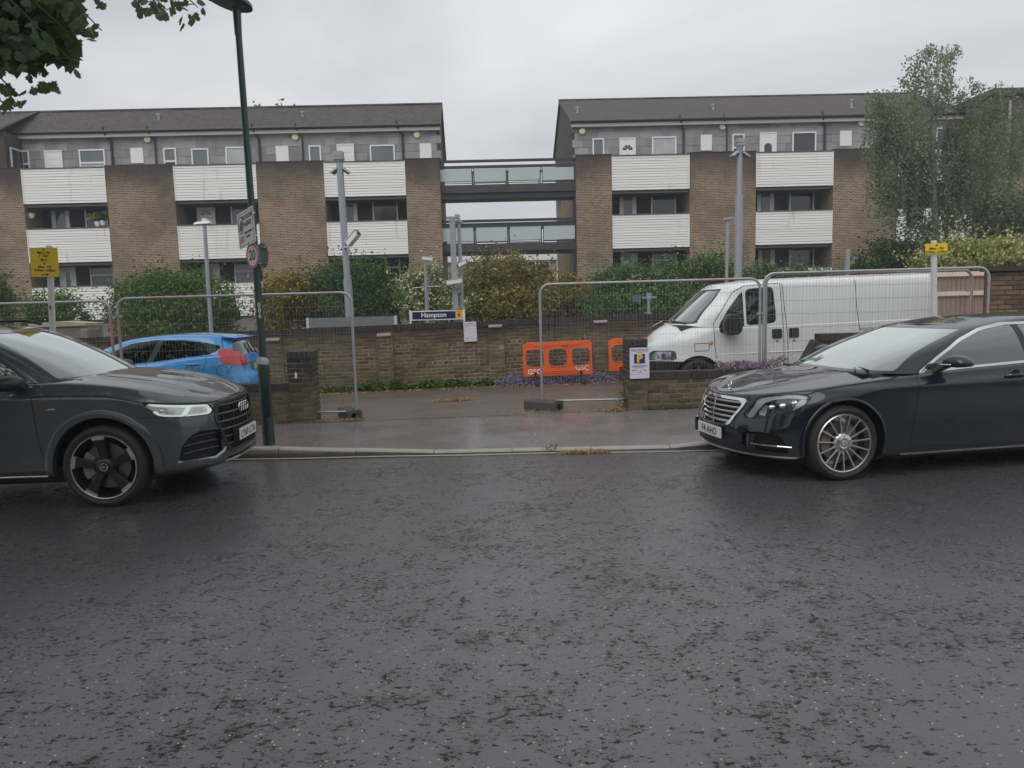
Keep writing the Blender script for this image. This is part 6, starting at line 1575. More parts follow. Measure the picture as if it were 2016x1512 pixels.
    for pt in ('body',): shutline(S, pt, [(-.505, 1.13), (-.51, 1.02), (-.505, .80), (-.48, .5), (-.45, .30)], .004)
    shutline(S, 'body', [(-1.55, 1.13), (-1.56, .7), (-1.52, .30)], .004); shutline(S, 'body', [(-.45, .335), (-1.5, .32), (-2.3, .34)], .004)
    shutline(S, 'body', [(-.50, 1.012), (-.2, 1.012), (.1, .998), (.40, .937)], .0045)
    shutline(S, 'body', [(.40, .937), (.61, .908), (.77, .886), (.90, .868)], .0045)
    shutline(S, 'body', [(.55, .797), (.50, .80), (.38, .792)], .003)
    frontline(S, 'body', [(-.60, .868), (-.3, .880), (0, .884), (.3, .880), (.60, .868)], .004, .6); frontline(S, 'deck', [(-.60, .868), (-.3, .880), (0, .884), (.3, .880), (.60, .868)], .004, .6)
    dlo = [(-.575, 1.128), (-.70, 1.245), (-.90, 1.388), (-1.12, 1.495), (-1.4, 1.53), (-2.2, 1.53), (-2.8, 1.47), (-3.1, 1.36), (-3.0, 1.20), (-2.2, 1.155), (-1.2, 1.14)]
    S.take(['glassh', 'body', 'deck'], 'trim', side(dlo, .5)); S.take('trim', 'sideglass', side([(-.66, 1.155), (-.73, 1.23), (-.92, 1.365), (-1.13, 1.47), (-1.4, 1.508), (-2.2, 1.508), (-2.78, 1.45), (-3.05, 1.35), (-2.96, 1.22), (-2.2, 1.18), (-1.2, 1.165)], .5))
    shutline(S, 'sideglass', [(-1.60, 1.1), (-1.62, 1.55)], .04, .4, 'bpillar'); shutline(S, 'sideglass', [(-.86, 1.10), (-.90, 1.5)], .014, .4, 'bpillar')
    def ws(P, UV):
        x, y, z = P.T; k = (z - 1.13) / .44
        return np.maximum.reduce([np.abs(y) - (.745 - .155 * k), 1.155 - z, z - 1.560, -(x + 1.28)])
    S.take('glassh', 'windscreen', ws)
    S.take('glassh', 'rearscreen', lambda P, UV: np.maximum.reduce([np.abs(P[:, 1]) - .60, 1.2 - P[:, 2], P[:, 2] - 1.5, P[:, 0] + 2.9]))
    S.emit('body', 'body', M['audi'], t, rim=.02); S.emit('deck', 'bonnet', M['audi'], t, rim=.01); S.emit('glassh', 'pillars', M['audi'], t, rim=.012); S.emit('roof', 'roof', M['audi'], t)
    S.emit('skirt', 'side_skirt', M['plastic'], t, .004, .01)
    for s in (1, -1): b = MB(); b.tube([(-.44, s * .922, .305), (-2.4, s * .926, .318)], .009, 6); b.build('sill_trim', M['satin'], t)
    S.emit('gap', 'shut_line', M['gap'], t, -.003); S.emit('surround', 'grille_surround', M['plastic'], t, .008, .05); S.emit('grille', 'grille_back', M['gap'], t, -.05)
    S.emit('lampring', 'headlight_seal', M['gap'], t, -.002); S.split_y('lamp', 'lampL', 'lampR')
    for nm, sg in (('lampL', 1), ('lampR', -1)):
        o = S.emit(nm, 'headlight', M['lens'], t, .001); S.part['_in'] = list(S.part[nm]); S.emit('_in', 'lamp_bowl', M['lampin'], o, -.03, 0)
        for poly in ([(.43, .925), (.60, .902), (.76, .880), (.89, .861), (.885, .842), (.76, .860), (.60, .880), (.47, .897)], [(.49, .845), (.53, .81), (.60, .792), (.72, .780), (.72, .795), (.61, .808), (.55, .826), (.51, .858)],
                     [(.745, .87), (.775, .868), (.735, .778), (.705, .785)], [(.875, .855), (.895, .80), (.885, .765), (.74, .776), (.745, .792), (.868, .785), (.872, .80), (.855, .85)]):
            S.part['_g'] = list(S.part[nm]); S.part['_g2'] = []; S.take('_g', '_g2', side(poly, .3)); S.emit('_g2', 'light_guide', M['drlon'], o, -.006, .012)
        for x, y in ((.62, .835), (.80, .63)):
            b = MB(); b.lathe([(0, .03), (.022, .026), (.032, .01), (.036, -.01)], 16, 'x', (x - .06, sg * (y + .015), .838)); b.build('projector', M['lampin'], o, smooth=40)
    S.split_y('vent', 'v1', 'v2'); S.emit('v1', 'bumper_vent', M['gap'], t, -.055); S.emit('v2', 'bumper_vent', M['gap'], t, -.055); S.emit('mesh', 'lower_mesh', M['gap'], t, -.02)
    S.emit('trim', 'window_trim', M['plastic'], t, .004, .01); S.split_y('sideglass', 'sgl', 'sgr')
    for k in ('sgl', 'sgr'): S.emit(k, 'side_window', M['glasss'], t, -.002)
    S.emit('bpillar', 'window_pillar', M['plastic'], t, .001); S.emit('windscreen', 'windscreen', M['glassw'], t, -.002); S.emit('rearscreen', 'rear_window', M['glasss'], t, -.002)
    for k in range(6):
        z = .822 - k * .076; hw = (.50 if z > .70 else .50 - (.70 - z) * .30)
        b = MB(); b.tube([(.965 + (.03 if z < .7 else .03 * (.85 - z) / .15) - .10 * (abs(y) / .5) ** 2.5, y, z) for y in np.linspace(-hw, hw, 11)], .0085, 6); b.build('grille_bar', M['grilled'], t)
    b = MB()
    for k in range(11):
        y = -.45 + .09 * k
        for j in range(6):
            z0 = .80 - j * .076
            if abs(y) < .48 - max(0, .62 - z0) * .3: b.bar((.955 - .10 * (abs(y) / .5) ** 2.5, y, z0), (.955 - .10 * (abs(y) / .5) ** 2.5, y, z0 - .05), .014, .012, (1, 0, 0))
    b.build('grille_lattice', M['plastic'], t)
    b = MB()
    for k in range(4):
        cy = (-.0975 + .065 * k); b.tube([(1.0, cy + .043 * math.cos(a), .765 + .043 * math.sin(a)) for a in np.linspace(0, 2 * math.pi, 25)], .0065, 6, caps=False)
    b.build('ring_badge', M['chrome'], t, smooth=60)
    plate(t, 'LY69 LTA', (1.032, 0, .513), (R(2), 0, R(90)), M['plate'])
    b = MB(); b.box(.97, 1.022, -.27, .27, .45, .575); b.build('plate_holder', M['plastic'], t)
    for s in (1, -1):
        for k in range(3):
            z = .585 - k * .068; b = MB(); b.tube([(.70 + k * .0, s * (.80 + .012 * k), z - .012), (.80, s * .70, z), (.885, s * .56, z + .002), (.91, s * (.48 + .01 * k), z - .004)], [.008, .010, .010, .006], 6); b.build('vent_slat', M['plastic'], t)
        b = MB(); b.tube([(.66, s * .86, .375), (.80, s * .74, .362), (.905, s * .60, .358), (.95, s * .50, .40), (.955, s * .465, .43)], [.010, .014, .016, .014, .008], 8); b.build('vent_trim', M['galvd'], t, smooth=60)
        vs, fs = [], []; b = MB()
        for d, sc in ((0, .35), (.03, .8), (.09, 1.0), (.17, .95), (.21, .75)):
            vs += [(-.62 - .0 + .10 - d, s * (1.035 + .115 * sc * math.cos(a)), 1.145 + .072 * sc * math.sin(a)) for a in np.linspace(0, 2 * math.pi, 14, endpoint=False)]
        for i in range(4):
            for j in range(14): fs.append((i * 14 + j, i * 14 + (j + 1) % 14, i * 14 + 14 + (j + 1) % 14, i * 14 + 14 + j))
        fs += [tuple(range(14)), tuple(range(56, 70))]; b.add(vs, fs); o = b.build('door_mirror', M['plastic'], t, smooth=60)
        b = MB(); b.bar((-.62, s * .85, 1.10), (-.63, s * .98, 1.12), .10, .04); b.build('mirror_arm', M['plastic'], o)
        b = MB(); b.box(-.385, -.315, s * .937 if s > 0 else -.943, s * .943 if s > 0 else -.937, .895, .905); o2 = b.build('wing_badge', M['chrome'], t)
        b = MB(); b.box(-.40, -.385, s * .937 if s > 0 else -.9432, s * .9432 if s > 0 else -.937, .893, .906); b.build('red_diamond', M['red'], o2)
        b = MB(); b.tube([(-1.25, s * .62, 1.635), (-1.4, s * .60, 1.675), (-2.6, s * .60, 1.67), (-2.85, s * .60, 1.62)], .014, 8); b.build('roof_rail', M['plastic'], t)
    yf = ysurf(rows, 0)
    for cx in (HX, WB): flare(t, cx, HZ, RA - .006, .515, lambda x, z: yf(x, z) - .004, M['audi'], -10, 190, .010, .06); well(t, cx, HZ, RA + .02, .5, .90)
    for cx in (HX, WB):
        for s in (1, -1): wheel(t, (cx, s * .925, .369), s, .369, .288, .25, 'rotor')
    b = MB(); b.box(-3.4, .45, -.80, .80, .22, .36); b.box(.45, .8, -.55, .55, .25, .36); b.box(-3.2, -.5, -.8, .8, .36, .42); b.box(-.5, .6, -.49, .49, .3, .85); b.build('underbody', M['gap'], t)
    b = MB(); b.prism([(-.27, 1.135), (-.75, 1.165), (-.85, 1.08), (-.82, .7), (-.27, .7)], -.72, .72); b.build('dashboard', M['cabin'], t)
    seats(t, (-1.35, -2.25), .58)
    b = MB(); b.tube([(-.28, -.1, 1.165), (-.36, .28, 1.185), (-.32, .62, 1.155)], [.012, .014, .010], 6); b.tube([(-.36, .20, 1.185), (-.40, .40, 1.20), (-.35, .58, 1.17)], .012, 6); b.build('wiper', M['plastic'], t)
    b = MB(); b.box(-.42, -.2, -.70, .70, 1.115, 1.135); b.build('cowl', M['plastic'], t)
    return t
suv()
# ------------------------------------------------------------------ bright blue hatchback in the yard
def hatch():
    X0 = float(at_y(513, 720, 13.2)[0])
    t = thing('hatchback_car', 'bright blue three-door hatchback with red tail lamp parked behind the mesh fence', 'car', (X0, 13.36, -0.10), math.pi)
    N = 3.93
    def row(T, z, W, n=2.4, xr=.62, N=3.93): return dict(N=N, T=T, xf=3.1, xr=xr, n=n, nr=2.5, W=W, z=z)
    rows = [row(.12, [(0, .27), (1, .20), (3.9, .22)], [(0, .76), (.6, .80), (3.9, .72)], N=3.8),
            row(.01, [(0, .40), (1, .34), (3.9, .36)], [(0, .80), (.6, .85), (3, .85), (3.9, .76)]),
            row(.0, [(0, .56), (1, .50), (3.9, .50)], [(0, .81), (.6, .865), (3, .86), (3.9, .78)]),
            row(.03, [(0, .68), (1, .66), (3.9, .62)], [(0, .80), (.6, .868), (3, .86), (3.9, .76)]),
            row(.09, [(0, .80), (1, .80), (3.9, .70)], [(0, .79), (.6, .862), (3, .85), (3.9, .73)]),
            row(.13, [(0, .93), (.5, .945), (1.1, .915), (2.2, .86), (3.9, .76)], [(0, .77), (.6, .850), (3, .83), (3.9, .70)]),
            row(.18, [(0, 1.045), (.35, 1.10), (.65, 1.085), (1.0, 1.055), (1.67, .985), (2.3, .945), (3.0, .93), (3.9, .78)], [(0, .72), (.5, .79), (1, .80), (3, .76), (3.9, .66)])]
    Lo = stack(rows, [0, .7, 1.5, 2.2, 3, 3.7, 4.4], 26, 18, 70, 22)
    hood = cap(Lo[:, -1], [(0, 1.07), (.6, 1.12), (2.4, 1.0), (2.8, .98), (3.5, .90), (3.93, .79)], 10, 2.2)
    g = lambda N, T, xr, W, z, xf=2.0, n=2.8: dict(N=N, T=T, xf=xf, xr=xr, n=n, nr=2.6, W=W, z=z)
    gr = [g(3.30, .17, .75, [(0, .70), (.6, .785), (2.8, .76), (3.3, .70)], [(0, 1.03), (.5, 1.10), (1, 1.055), (1.67, .98), (2.4, .945), (3.3, .94)], 2.72),
          g(2.94, .24, .85, [(0, .65), (.6, .73), (2.3, .71), (2.9, .64)], [(0, 1.16), (.7, 1.20), (1.6, 1.14), (2.4, 1.12), (2.9, 1.14)], 2.40),
          g(2.58, .32, .95, [(0, .60), (.6, .665), (2.0, .645), (2.6, .57)], [(0, 1.285), (.7, 1.325), (1.6, 1.325), (2.1, 1.30), (2.6, 1.29)], 2.08),
          g(2.36, .37, 1.0, [(0, .575), (.6, .62), (1.8, .60), (2.4, .53)], [(0, 1.335), (.7, 1.39), (1.3, 1.41), (1.8, 1.395), (2.4, 1.36)], 1.85),
          g(2.22, .38, 1.0, [(0, .54), (.6, .55), (1.7, .53), (2.3, .46)], [(0, 1.362), (.7, 1.425), (1.3, 1.445), (1.8, 1.425), (2.25, 1.385)], 1.72)]
    Gr = stack(gr, [0, 1, 2, 2.5, 2.85], 20, 16, 60, 22)
    roof = cap(Gr[:, -1], [(.36, 1.375), (.65, 1.44), (1.14, 1.475), (1.63, 1.465), (2.22, 1.395)], 8, 2.0)
    S = Shell([('body', Lo), ('deck', hood), ('glassh', Gr), ('roof', roof)])
    HX, FX = .66, .66 + 2.49
    for cx in (HX, FX): S.take('body', 'hole', circ(cx, .30, .345))
    S.take('deck', 'hole', lambda P, UV: np.maximum(np.maximum(P[:, 0] - 2.8, .22 - P[:, 0]), np.abs(P[:, 1]) - .66))
    dlo = [(.50, 1.225), (.56, 1.15), (.68, 1.105), (1.0, 1.075), (1.66, 1.003), (2.25, .965), (2.75, .945), (2.5, 1.14), (2.05, 1.325), (1.63, 1.378), (1.15, 1.36), (.75, 1.31), (.55, 1.262)]
    S.take(['glassh', 'body', 'deck'], 'sideglass', side(dlo, .4)); shutline(S, 'sideglass', [(1.72, .95), (1.50, 1.42)], .045, .4, 'bpillar')
    tail = [(.50, 1.195), (.535, 1.13), (.44, .955), (.30, .905), (.06, .865), (.04, .93), (.09, .985), (.24, 1.10), (.40, 1.185)]
    S.take(['body', 'glassh', 'deck'], 'tail', side(tail, .36)); S.split_y('tail', 'tl', 'tr_')
    S.take('glassh', 'rearglass', lambda P, UV: np.maximum.reduce([np.abs(P[:, 1]) - (.60 - .22 * np.clip((P[:, 2] - 1.08) / .25, 0, 1)), (1.075 + .06 * (P[:, 1] / .6) ** 2) - P[:, 2], P[:, 2] - 1.325, P[:, 0] - .80]))
    S.take('glassh', 'windscreen', lambda P, UV: np.maximum.reduce([np.abs(P[:, 1]) - (.70 - .17 * (P[:, 2] - .95) / .4), .96 - P[:, 2], P[:, 2] - 1.36, 1.9 - P[:, 0]]))
    for pl in ([(.70, 1.10), (.705, .95), (.80, .75), (.95, .60), (1.0, .40)], [(1.735, .98), (1.76, .85)], [(2.55, .95), (2.62, .7), (2.6, .4)], [(.30, .90), (.36, .74), (.46, .62)]): shutline(S, 'body', pl, .005)
    S.take('body', 'plate_pocket', rear([(-.30, .79), (.30, .79), (.34, .93), (-.34, .93)], .3, False))
    shutline(S, 'glassh', [(.55, 1.42), (.47, 1.20)], .004)
    cx, cz = .44, .83
    groove(S, 'body', [(cx + .085 * math.cos(a), cz + .085 * math.sin(a)) for a in np.linspace(0, 2 * math.pi, 17)], .004, [0, 2], lambda P: P[:, 1] > .3)
    S.emit('body', 'body', M['fiesta'], t, rim=.015); S.emit('deck', 'bonnet', M['fiesta'], t); S.emit('glassh', 'pillars', M['fiesta'], t, rim=.01); S.emit('roof', 'roof', M['fiesta'], t)
    S.emit('gap', 'shut_line', M['gap'], t, -.004); S.split_y('sideglass', 'sgl', 'sgr')
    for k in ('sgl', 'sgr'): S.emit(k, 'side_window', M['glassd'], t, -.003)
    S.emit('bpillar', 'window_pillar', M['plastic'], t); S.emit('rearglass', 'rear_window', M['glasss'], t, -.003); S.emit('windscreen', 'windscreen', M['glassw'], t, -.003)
    for k in ('tl', 'tr_'): S.emit(k, 'tail_lamp', M['tail'], t, .006, .02)
    S.emit('plate_pocket', 'plate_pocket', M['fiesta'], t, -.02)
    plate(t, 'SG09', (.075, 0, .855), (0, 0, R(-90)), M['platey'])
    b = MB(); b.add([(.52, -.54, 1.415), (.52, .54, 1.415), (.30, .46, 1.378), (.30, -.46, 1.378), (.52, -.54, 1.37), (.52, .54, 1.37), (.31, .46, 1.36), (.31, -.46, 1.36)], [(0, 1, 2, 3), (7, 6, 5, 4), (3, 2, 6, 7), (0, 3, 7, 4), (2, 1, 5, 6)]); b.build('roof_spoiler', M['fiesta'], t, bevel=.01)
    b = MB(); b.tube([(.11, -.03, 1.085), (.12, .15, 1.12), (.17, .38, 1.19)], .010, 6); b.build('rear_wiper', M['plastic'], t)
    for s in (1, -1):
        b = MB(); b.tube([(.80, s * .855, .945), (.84, s * .885, .955), (.98, s * .886, .95), (1.04, s * .856, .94)], [.012, .018, .018, .012], 8); b.build('door_handle', M['fiesta'], t, smooth=60)
        for cx in (HX, FX): wheel(t, (cx, s * .84, .30), s, .30, .215, .20, 'plain')
    for cx in (HX, FX): well(t, cx, .30, .36, .4, .82)
    b = MB(); b.box(.3, 3.6, -.74, .74, .2, .36); b.box(.22, .5, -.42, .42, .36, .75); b.build('underbody', M['gap'], t)
    b = MB(); b.prism([(2.85, .93), (2.3, 1.0), (2.2, .8), (2.3, .5), (2.85, .5)], -.66, .66); b.build('dashboard', M['cabin'], t)
    seats(t, (1.55, .75), .45, .23, .34)
    return t
hatch()

# ------------------------------------------------------------------ white van
def van():
    t = thing('panel_van', 'white panel van with dark bumper and big door mirror parked behind the mesh fence', 'van', (4.0, 13.60, .05)); t.rotation_euler = (0, R(1.3), math.pi)
    def row(N, z, W, n=2.6, T=-3.36, xf=.75): return dict(N=N, T=T, xf=xf, xr=-3.1, n=n, nr=6.0, W=W, z=z)
    rows = [row(1.50, [(-3.4, .33), (1.6, .30)], [(-3.4, .92), (1.6, .86)]),
            row(1.60, [(-3.4, .48), (1.6, .45)], [(-3.4, .975), (.5, .975), (1.6, .93)]),
            row(1.615, [(-3.4, .66), (1.6, .62)], [(-3.4, .985), (.5, .98), (1.6, .93)]),
            row(1.60, [(-3.4, .80), (1.6, .72)], [(-3.4, .985), (.5, .975), (1.6, .90)]),
            row(1.575, [(-3.4, .98), (.8, .98), (1.2, .93), (1.6, .84)], [(-3.4, .985), (.5, .965), (1.6, .86)]),
            row(1.53, [(-3.4, 1.10), (.6, 1.10), (1.0, 1.08), (1.3, .99), (1.55, .90)], [(-3.4, .983), (.5, .955), (1.0, .88), (1.6, .80)]),
            row(1.47, [(-3.4, 1.18), (.3, 1.18), (.75, 1.20), (1.0, 1.145), (1.3, 1.03), (1.5, .93)], [(-3.4, .980), (.3, .955), (.8, .86), (1.6, .74)])]
    Lo = stack(rows, [0, .7, 1.4, 2.0, 2.8, 3.5, 4.0], 26, 26, 80, 12)
    hood = cap(Lo[:, -1], [(-3.4, 1.2), (.4, 1.25), (1.0, 1.275), (1.2, 1.195), (1.35, 1.085), (1.48, .945)], 12, 2.0)
    g = lambda N, xf, W, z, n=3.0: dict(N=N, T=-3.36, xf=xf, xr=-3.1, n=n, nr=6.0, W=W, z=z)
    gr = [g(1.07, .42, [(-3.4, .977), (.2, .950), (.6, .90), (1.1, .84)], [(-3.4, 1.18), (.5, 1.195), (.9, 1.25), (1.1, 1.265)]),
          g(.80, .26, [(-3.4, .970), (.2, .925), (.9, .80)], [(-3.4, 1.45), (.3, 1.43), (.8, 1.49)]),
          g(.53, .06, [(-3.4, .955), (0, .90), (.5, .76)], [(-3.4, 1.75), (0, 1.70), (.5, 1.72)]),
          g(.36, -.10, [(-3.4, .935), (0, .885), (.4, .74)], [(-3.4, 1.875), (-.3, 1.875), (.3, 1.86)]),
          g(.26, -.25, [(-3.4, .90), (0, .84), (.3, .70)], [(-3.4, 1.925), (-.4, 1.935), (.25, 1.915)])]
    Gr = stack(gr, [0, 1, 2, 2.45, 2.75], 24, 24, 70, 10)
    roof = cap(Gr[:, -1], [(-3.4, 1.985), (-.5, 2.0), (.26, 1.945)], 8, 2.4)
    S = Shell([('body', Lo), ('deck', hood), ('glassh', Gr), ('roof', roof)])
    HX, BX = .75, -2.25
    for cx in (HX, BX): S.take('body', 'hole', circ(cx, .33, .395))
    S.take('deck', 'hole', lambda P, UV: np.maximum(np.maximum(P[:, 0] - .95, -3.2 - P[:, 0]), np.abs(P[:, 1]) - .80))
    S.take('body', 'bumper', side([(1.8, .645), (1.22, .645), (.45, .60), (.45, .1), (1.8, .1)], -1))
    S.take('body', 'grille', front([(-.44, .665), (.44, .665), (.50, .78), (.46, .83), (-.46, .83), (-.50, .78)], 1.2, False))
    lamp = [(1.54, .655), (1.52, .76), (1.46, .825), (1.16, .83), (1.12, .80), (1.10, .66)]
    S.take('body', 'lampring', side(lamp, .46)); S.take('lampring', 'lamp', side([(1.33 + (a - 1.33) * .94, .74 + (b - .74) * .90) for a, b in lamp], .46)); S.split_y('lamp', 'll', 'lr')
    q = rc([(.375, 1.21), (.22, 1.475), (-.055, 1.815), (-.065, 1.20), (.06, 1.095), (.355, 1.085)], .035)
    S.take(['glassh', 'body', 'deck'], 'quarter', side(q, .5))
    wd = rc([(-.10, 1.83), (-.575, 1.85), (-.61, 1.40), (-.605, 1.225), (-.10, 1.20)], .07)
    S.take(['glassh', 'body', 'deck'], 'winseal', side(wd, .5)); S.take('winseal', 'doorglass', side([(-.355 + (a + .355) * .94, 1.52 + (b - 1.52) * .95) for a, b in wd], .5))
    S.take('glassh', 'wsseal', lambda P, UV: np.maximum.reduce([np.abs(P[:, 1]) - (.845 - .135 * (P[:, 2] - 1.2) / .6), 1.275 - P[:, 2], P[:, 2] - 1.855, .05 - P[:, 0]]))
    S.take('wsseal', 'windscreen', lambda P, UV: np.maximum.reduce([np.abs(P[:, 1]) - (.815 - .135 * (P[:, 2] - 1.2) / .6), 1.30 - P[:, 2], P[:, 2] - 1.83, .05 - P[:, 0]]))
    for pt in ('body', 'glassh'):
        for pl in ([(.46, 1.26), (.46, .89), (.435, .66)], [(.46, 1.26), (.30, 1.50), (.10, 1.79), (-.08, 1.88), (-.68, 1.90)], [(-.735, 1.90), (-.76, 1.5), (-.80, 1.0), (-.80, .42)], [(-.70, 1.90), (-.715, 1.5), (-.735, 1.0), (-.73, .42)], [(-1.985, 1.90), (-2.0, 1.4), (-2.045, 1.02)], [(-.80, .42), (-2.0, .42)], [(.8, .80), (.58, .80), (.55, .86), (.55, .93), (.8, .93), (.8, .80)]): shutline(S, pt, pl, .006)
    for z in (1.0, 1.03): shutline(S, 'body', [(-2.05, z + .03), (-3.2, z - .0)], .006)
    S.emit('body', 'body', M['vanp'], t, rim=.012); S.emit('deck', 'bonnet', M['vanp'], t); S.emit('glassh', 'upper_body', M['vanp'], t, rim=.012); S.emit('roof', 'roof', M['vanp'], t)
    S.emit('gap', 'shut_line', M['gap'], t, -.004); S.emit('bumper', 'bumper', M['plastic'], t, .02, .03); S.emit('grille', 'grille', M['gap'], t, -.02); S.emit('lampring', 'lamp_seal', M['gap'], t)
    for k in ('ll', 'lr'):
        o = S.emit(k, 'headlight', M['lens'], t, .002); S.part['_i'] = list(S.part[k]); S.emit('_i', 'lamp_bowl', M['lampin'], o, -.04)
        for x in (1.45, 1.27):
            sg = 1 if k == 'll' else -1; b = MB(); b.lathe([(0, .03), (.045, .025), (.06, 0)], 14, 'x', (x - .06, sg * (.78 + (1.45 - x) * .55), .74)); b.build('reflector', M['galvd'], o)
    S.emit('quarter', 'quarter_window', M['glasss'], t, -.004); S.emit('winseal', 'window_seal', M['plastic'], t, .001); S.split_y('doorglass', 'dl', 'dr')
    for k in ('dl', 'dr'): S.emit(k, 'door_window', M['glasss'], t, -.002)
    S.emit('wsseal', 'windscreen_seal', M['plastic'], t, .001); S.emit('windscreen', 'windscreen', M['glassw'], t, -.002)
    for s in (1, -1):
        b = MB(); b.prism(chaikin([(.33, 1.06), (.05, 1.06), (.03, 1.25), (.10, 1.42), (.28, 1.43), (.36, 1.28)], 2), s * 1.02, s * 1.20); o = b.build('door_mirror', M['plastic'], t, bevel=.03); b = MB(); b.bar((.20, s * .95, 1.15), (.20, s * 1.05, 1.15), .1, .1); b.build('mirror_arm', M['plastic'], o)
        for x in (-.615, -.905):
            b = MB(); b.prism(round_poly(x - .085, x + .085, .96, 1.12, .02, 3), s * .955, s * .992); b.build('door_handle', M['plastic'], t); b = MB(); b.lathe([(0, -.004), (.018, -.003), (.018, .0)], 10, 'y', (x, s * .988, .91)); b.build('lock', M['black'], t)
        b = MB(); b.lathe([(0, s * .02), (.03, s * .012), (.04, 0)], 12, 'y', (.52, s * .962, .93)); b.build('side_repeater', M['amberl'], t)
        for cx in (HX, BX): wheel(t, (cx, s * .955, .33), s, .33, .22, .2, 'plain')
        b = MB(); b.tube([(.38, s * .97, .72), (-1.2, s * .988, .725), (-3.3, s * .985, .73)], .012, 6); b.build('rub_line', M['vanp'], t, smooth=60)
    for cx in (HX, BX): well(t, cx, .33, .41, .5, .94)
    b = MB(); b.box(-3.2, 1.3, -.88, .88, .28, .42); b.build('underbody', M['gap'], t)
    b = MB(); b.prism([(1.0, 1.24), (.45, 1.24), (.35, 1.1), (.4, .6), (1.0, .6)], -.8, .8); b.build('dashboard', M['cabin'], t); seats(t, (-.35,), .75, .25, .45)
    b = MB(); b.box(-.80, -.76, -.9, .9, .5, 1.85); b.build('bulkhead', M['cream'], t)
    for y0, y1 in ((.75, .12), (.05, -.6)): b = MB(); b.tube([(.90, y0, 1.29), (1.0, (y0 + y1) / 2, 1.315), (1.03, y1, 1.32)], .013, 6); b.build('wiper', M['plastic'], t)
    b = MB(); b.add([(1.14, -.40, 1.285), (1.0, -.42, 1.335), (1.02, -.66, 1.315), (1.20, -.64, 1.225), (1.25, -.48, 1.21)], [(0, 1, 2, 3, 4)]); b.build('loose_paper', simple('cream_rag', (.62, .55, .34), .8), t)
    for k in range(3): b = MB(); b.tube([(1.625, -.44, .69 + .045 * k), (1.64, 0, .69 + .045 * k), (1.625, .44, .69 + .045 * k)], .008, 5); b.build('grille_bar', M['galvd'], t)
    return t
van()
# ------------------------------------------------------------------ plants
def leaves_mesh(name, C, size, mat_, rn, up_bias=0.3, asp=0.55, fold=0.15, droop=0.0, shape='diamond'):
    """C: n x 3 leaf centres; every leaf a small folded blade"""
    n = len(C); a = rn.normal(size=(n, 3)); a[:, 2] -= droop; a /= np.linalg.norm(a, axis=1)[:, None]
    nr = rn.normal(size=(n, 3)); nr[:, 2] += up_bias * 2; b = np.cross(a, nr); b /= np.linalg.norm(b, axis=1)[:, None] + 1e-9
    c = np.cross(a, b); s = (size * (0.65 + 0.7 * rn.random(n)))[:, None]
    v = np.empty((n, 4, 3)); v[:, 0] = C - a * s * .5; v[:, 1] = C + b * s * asp * .5 + c * s * fold; v[:, 2] = C + a * s * .5; v[:, 3] = C - b * s * asp * .5 + c * s * fold
    me = bpy.data.meshes.new(name); me.vertices.add(n * 4); me.vertices.foreach_set('co', v.reshape(-1))
    me.loops.add(n * 4); me.polygons.add(n); me.loops.foreach_set('vertex_index', np.arange(n * 4)); me.polygons.foreach_set('loop_start', np.arange(n) * 4); me.polygons.foreach_set('loop_total', np.full(n, 4))
    me.materials.append(mat_); me.update(); me.validate(); return me
def cloud(blobs, n, rn, shell=0.6, clump=0):
    """points through a set of ellipsoids (cx, cy, cz, rx, ry, rz), gathered in clumps"""
    B = np.array(blobs, float); w = (B[:, 3] * B[:, 4] * B[:, 5]) ** .8; k = rn.choice(len(B), n if not clump else max(8, n // clump), p=w / w.sum())
    d = rn.normal(size=(len(k), 3)); d /= np.linalg.norm(d, axis=1)[:, None]
    r = shell + (1.04 - shell) * rn.random(len(k)) ** .6; r *= np.where(rn.random(len(k)) < .12, rn.random(len(k)), 1.0)
    P = B[k, :3] + d * r[:, None] * B[k, 3:]
    if clump:
        q = rn.integers(0, len(P), n); sp = (B[k, 3:].min(1) * .16)[q]
        P = P[q] + rn.normal(size=(n, 3)) * sp[:, None]
        k2 = rn.random(n) < .16                      # sprigs that stand out of the outline
        ctr = B[:, :3].mean(0); u = P[k2] - ctr; u /= np.linalg.norm(u, axis=1)[:, None] + 1e-6; u[:, 2] = np.abs(u[:, 2]) + .35
        P[k2] += u * (rn.random(k2.sum()) ** 2 * .55)[:, None]
    return P
def twig_tree(name, base, tips, r0, m, parent, rn, jitter=.1):
    b = MB()
    for tp in tips:
        tp = np.array(tp); base_ = np.array(base) + rn.normal(size=3) * [r0, r0, 0]
        mid = [base_ + (tp - base_) * s + rn.normal(size=3) * jitter * np.linalg.norm(tp - base_) * s * (1 - s) for s in (.33, .66)]
        b.tube([base_, mid[0], mid[1], tp], [r0, r0 * .7, r0 * .4, r0 * .12], 5)
    return b.build(name, m, parent)
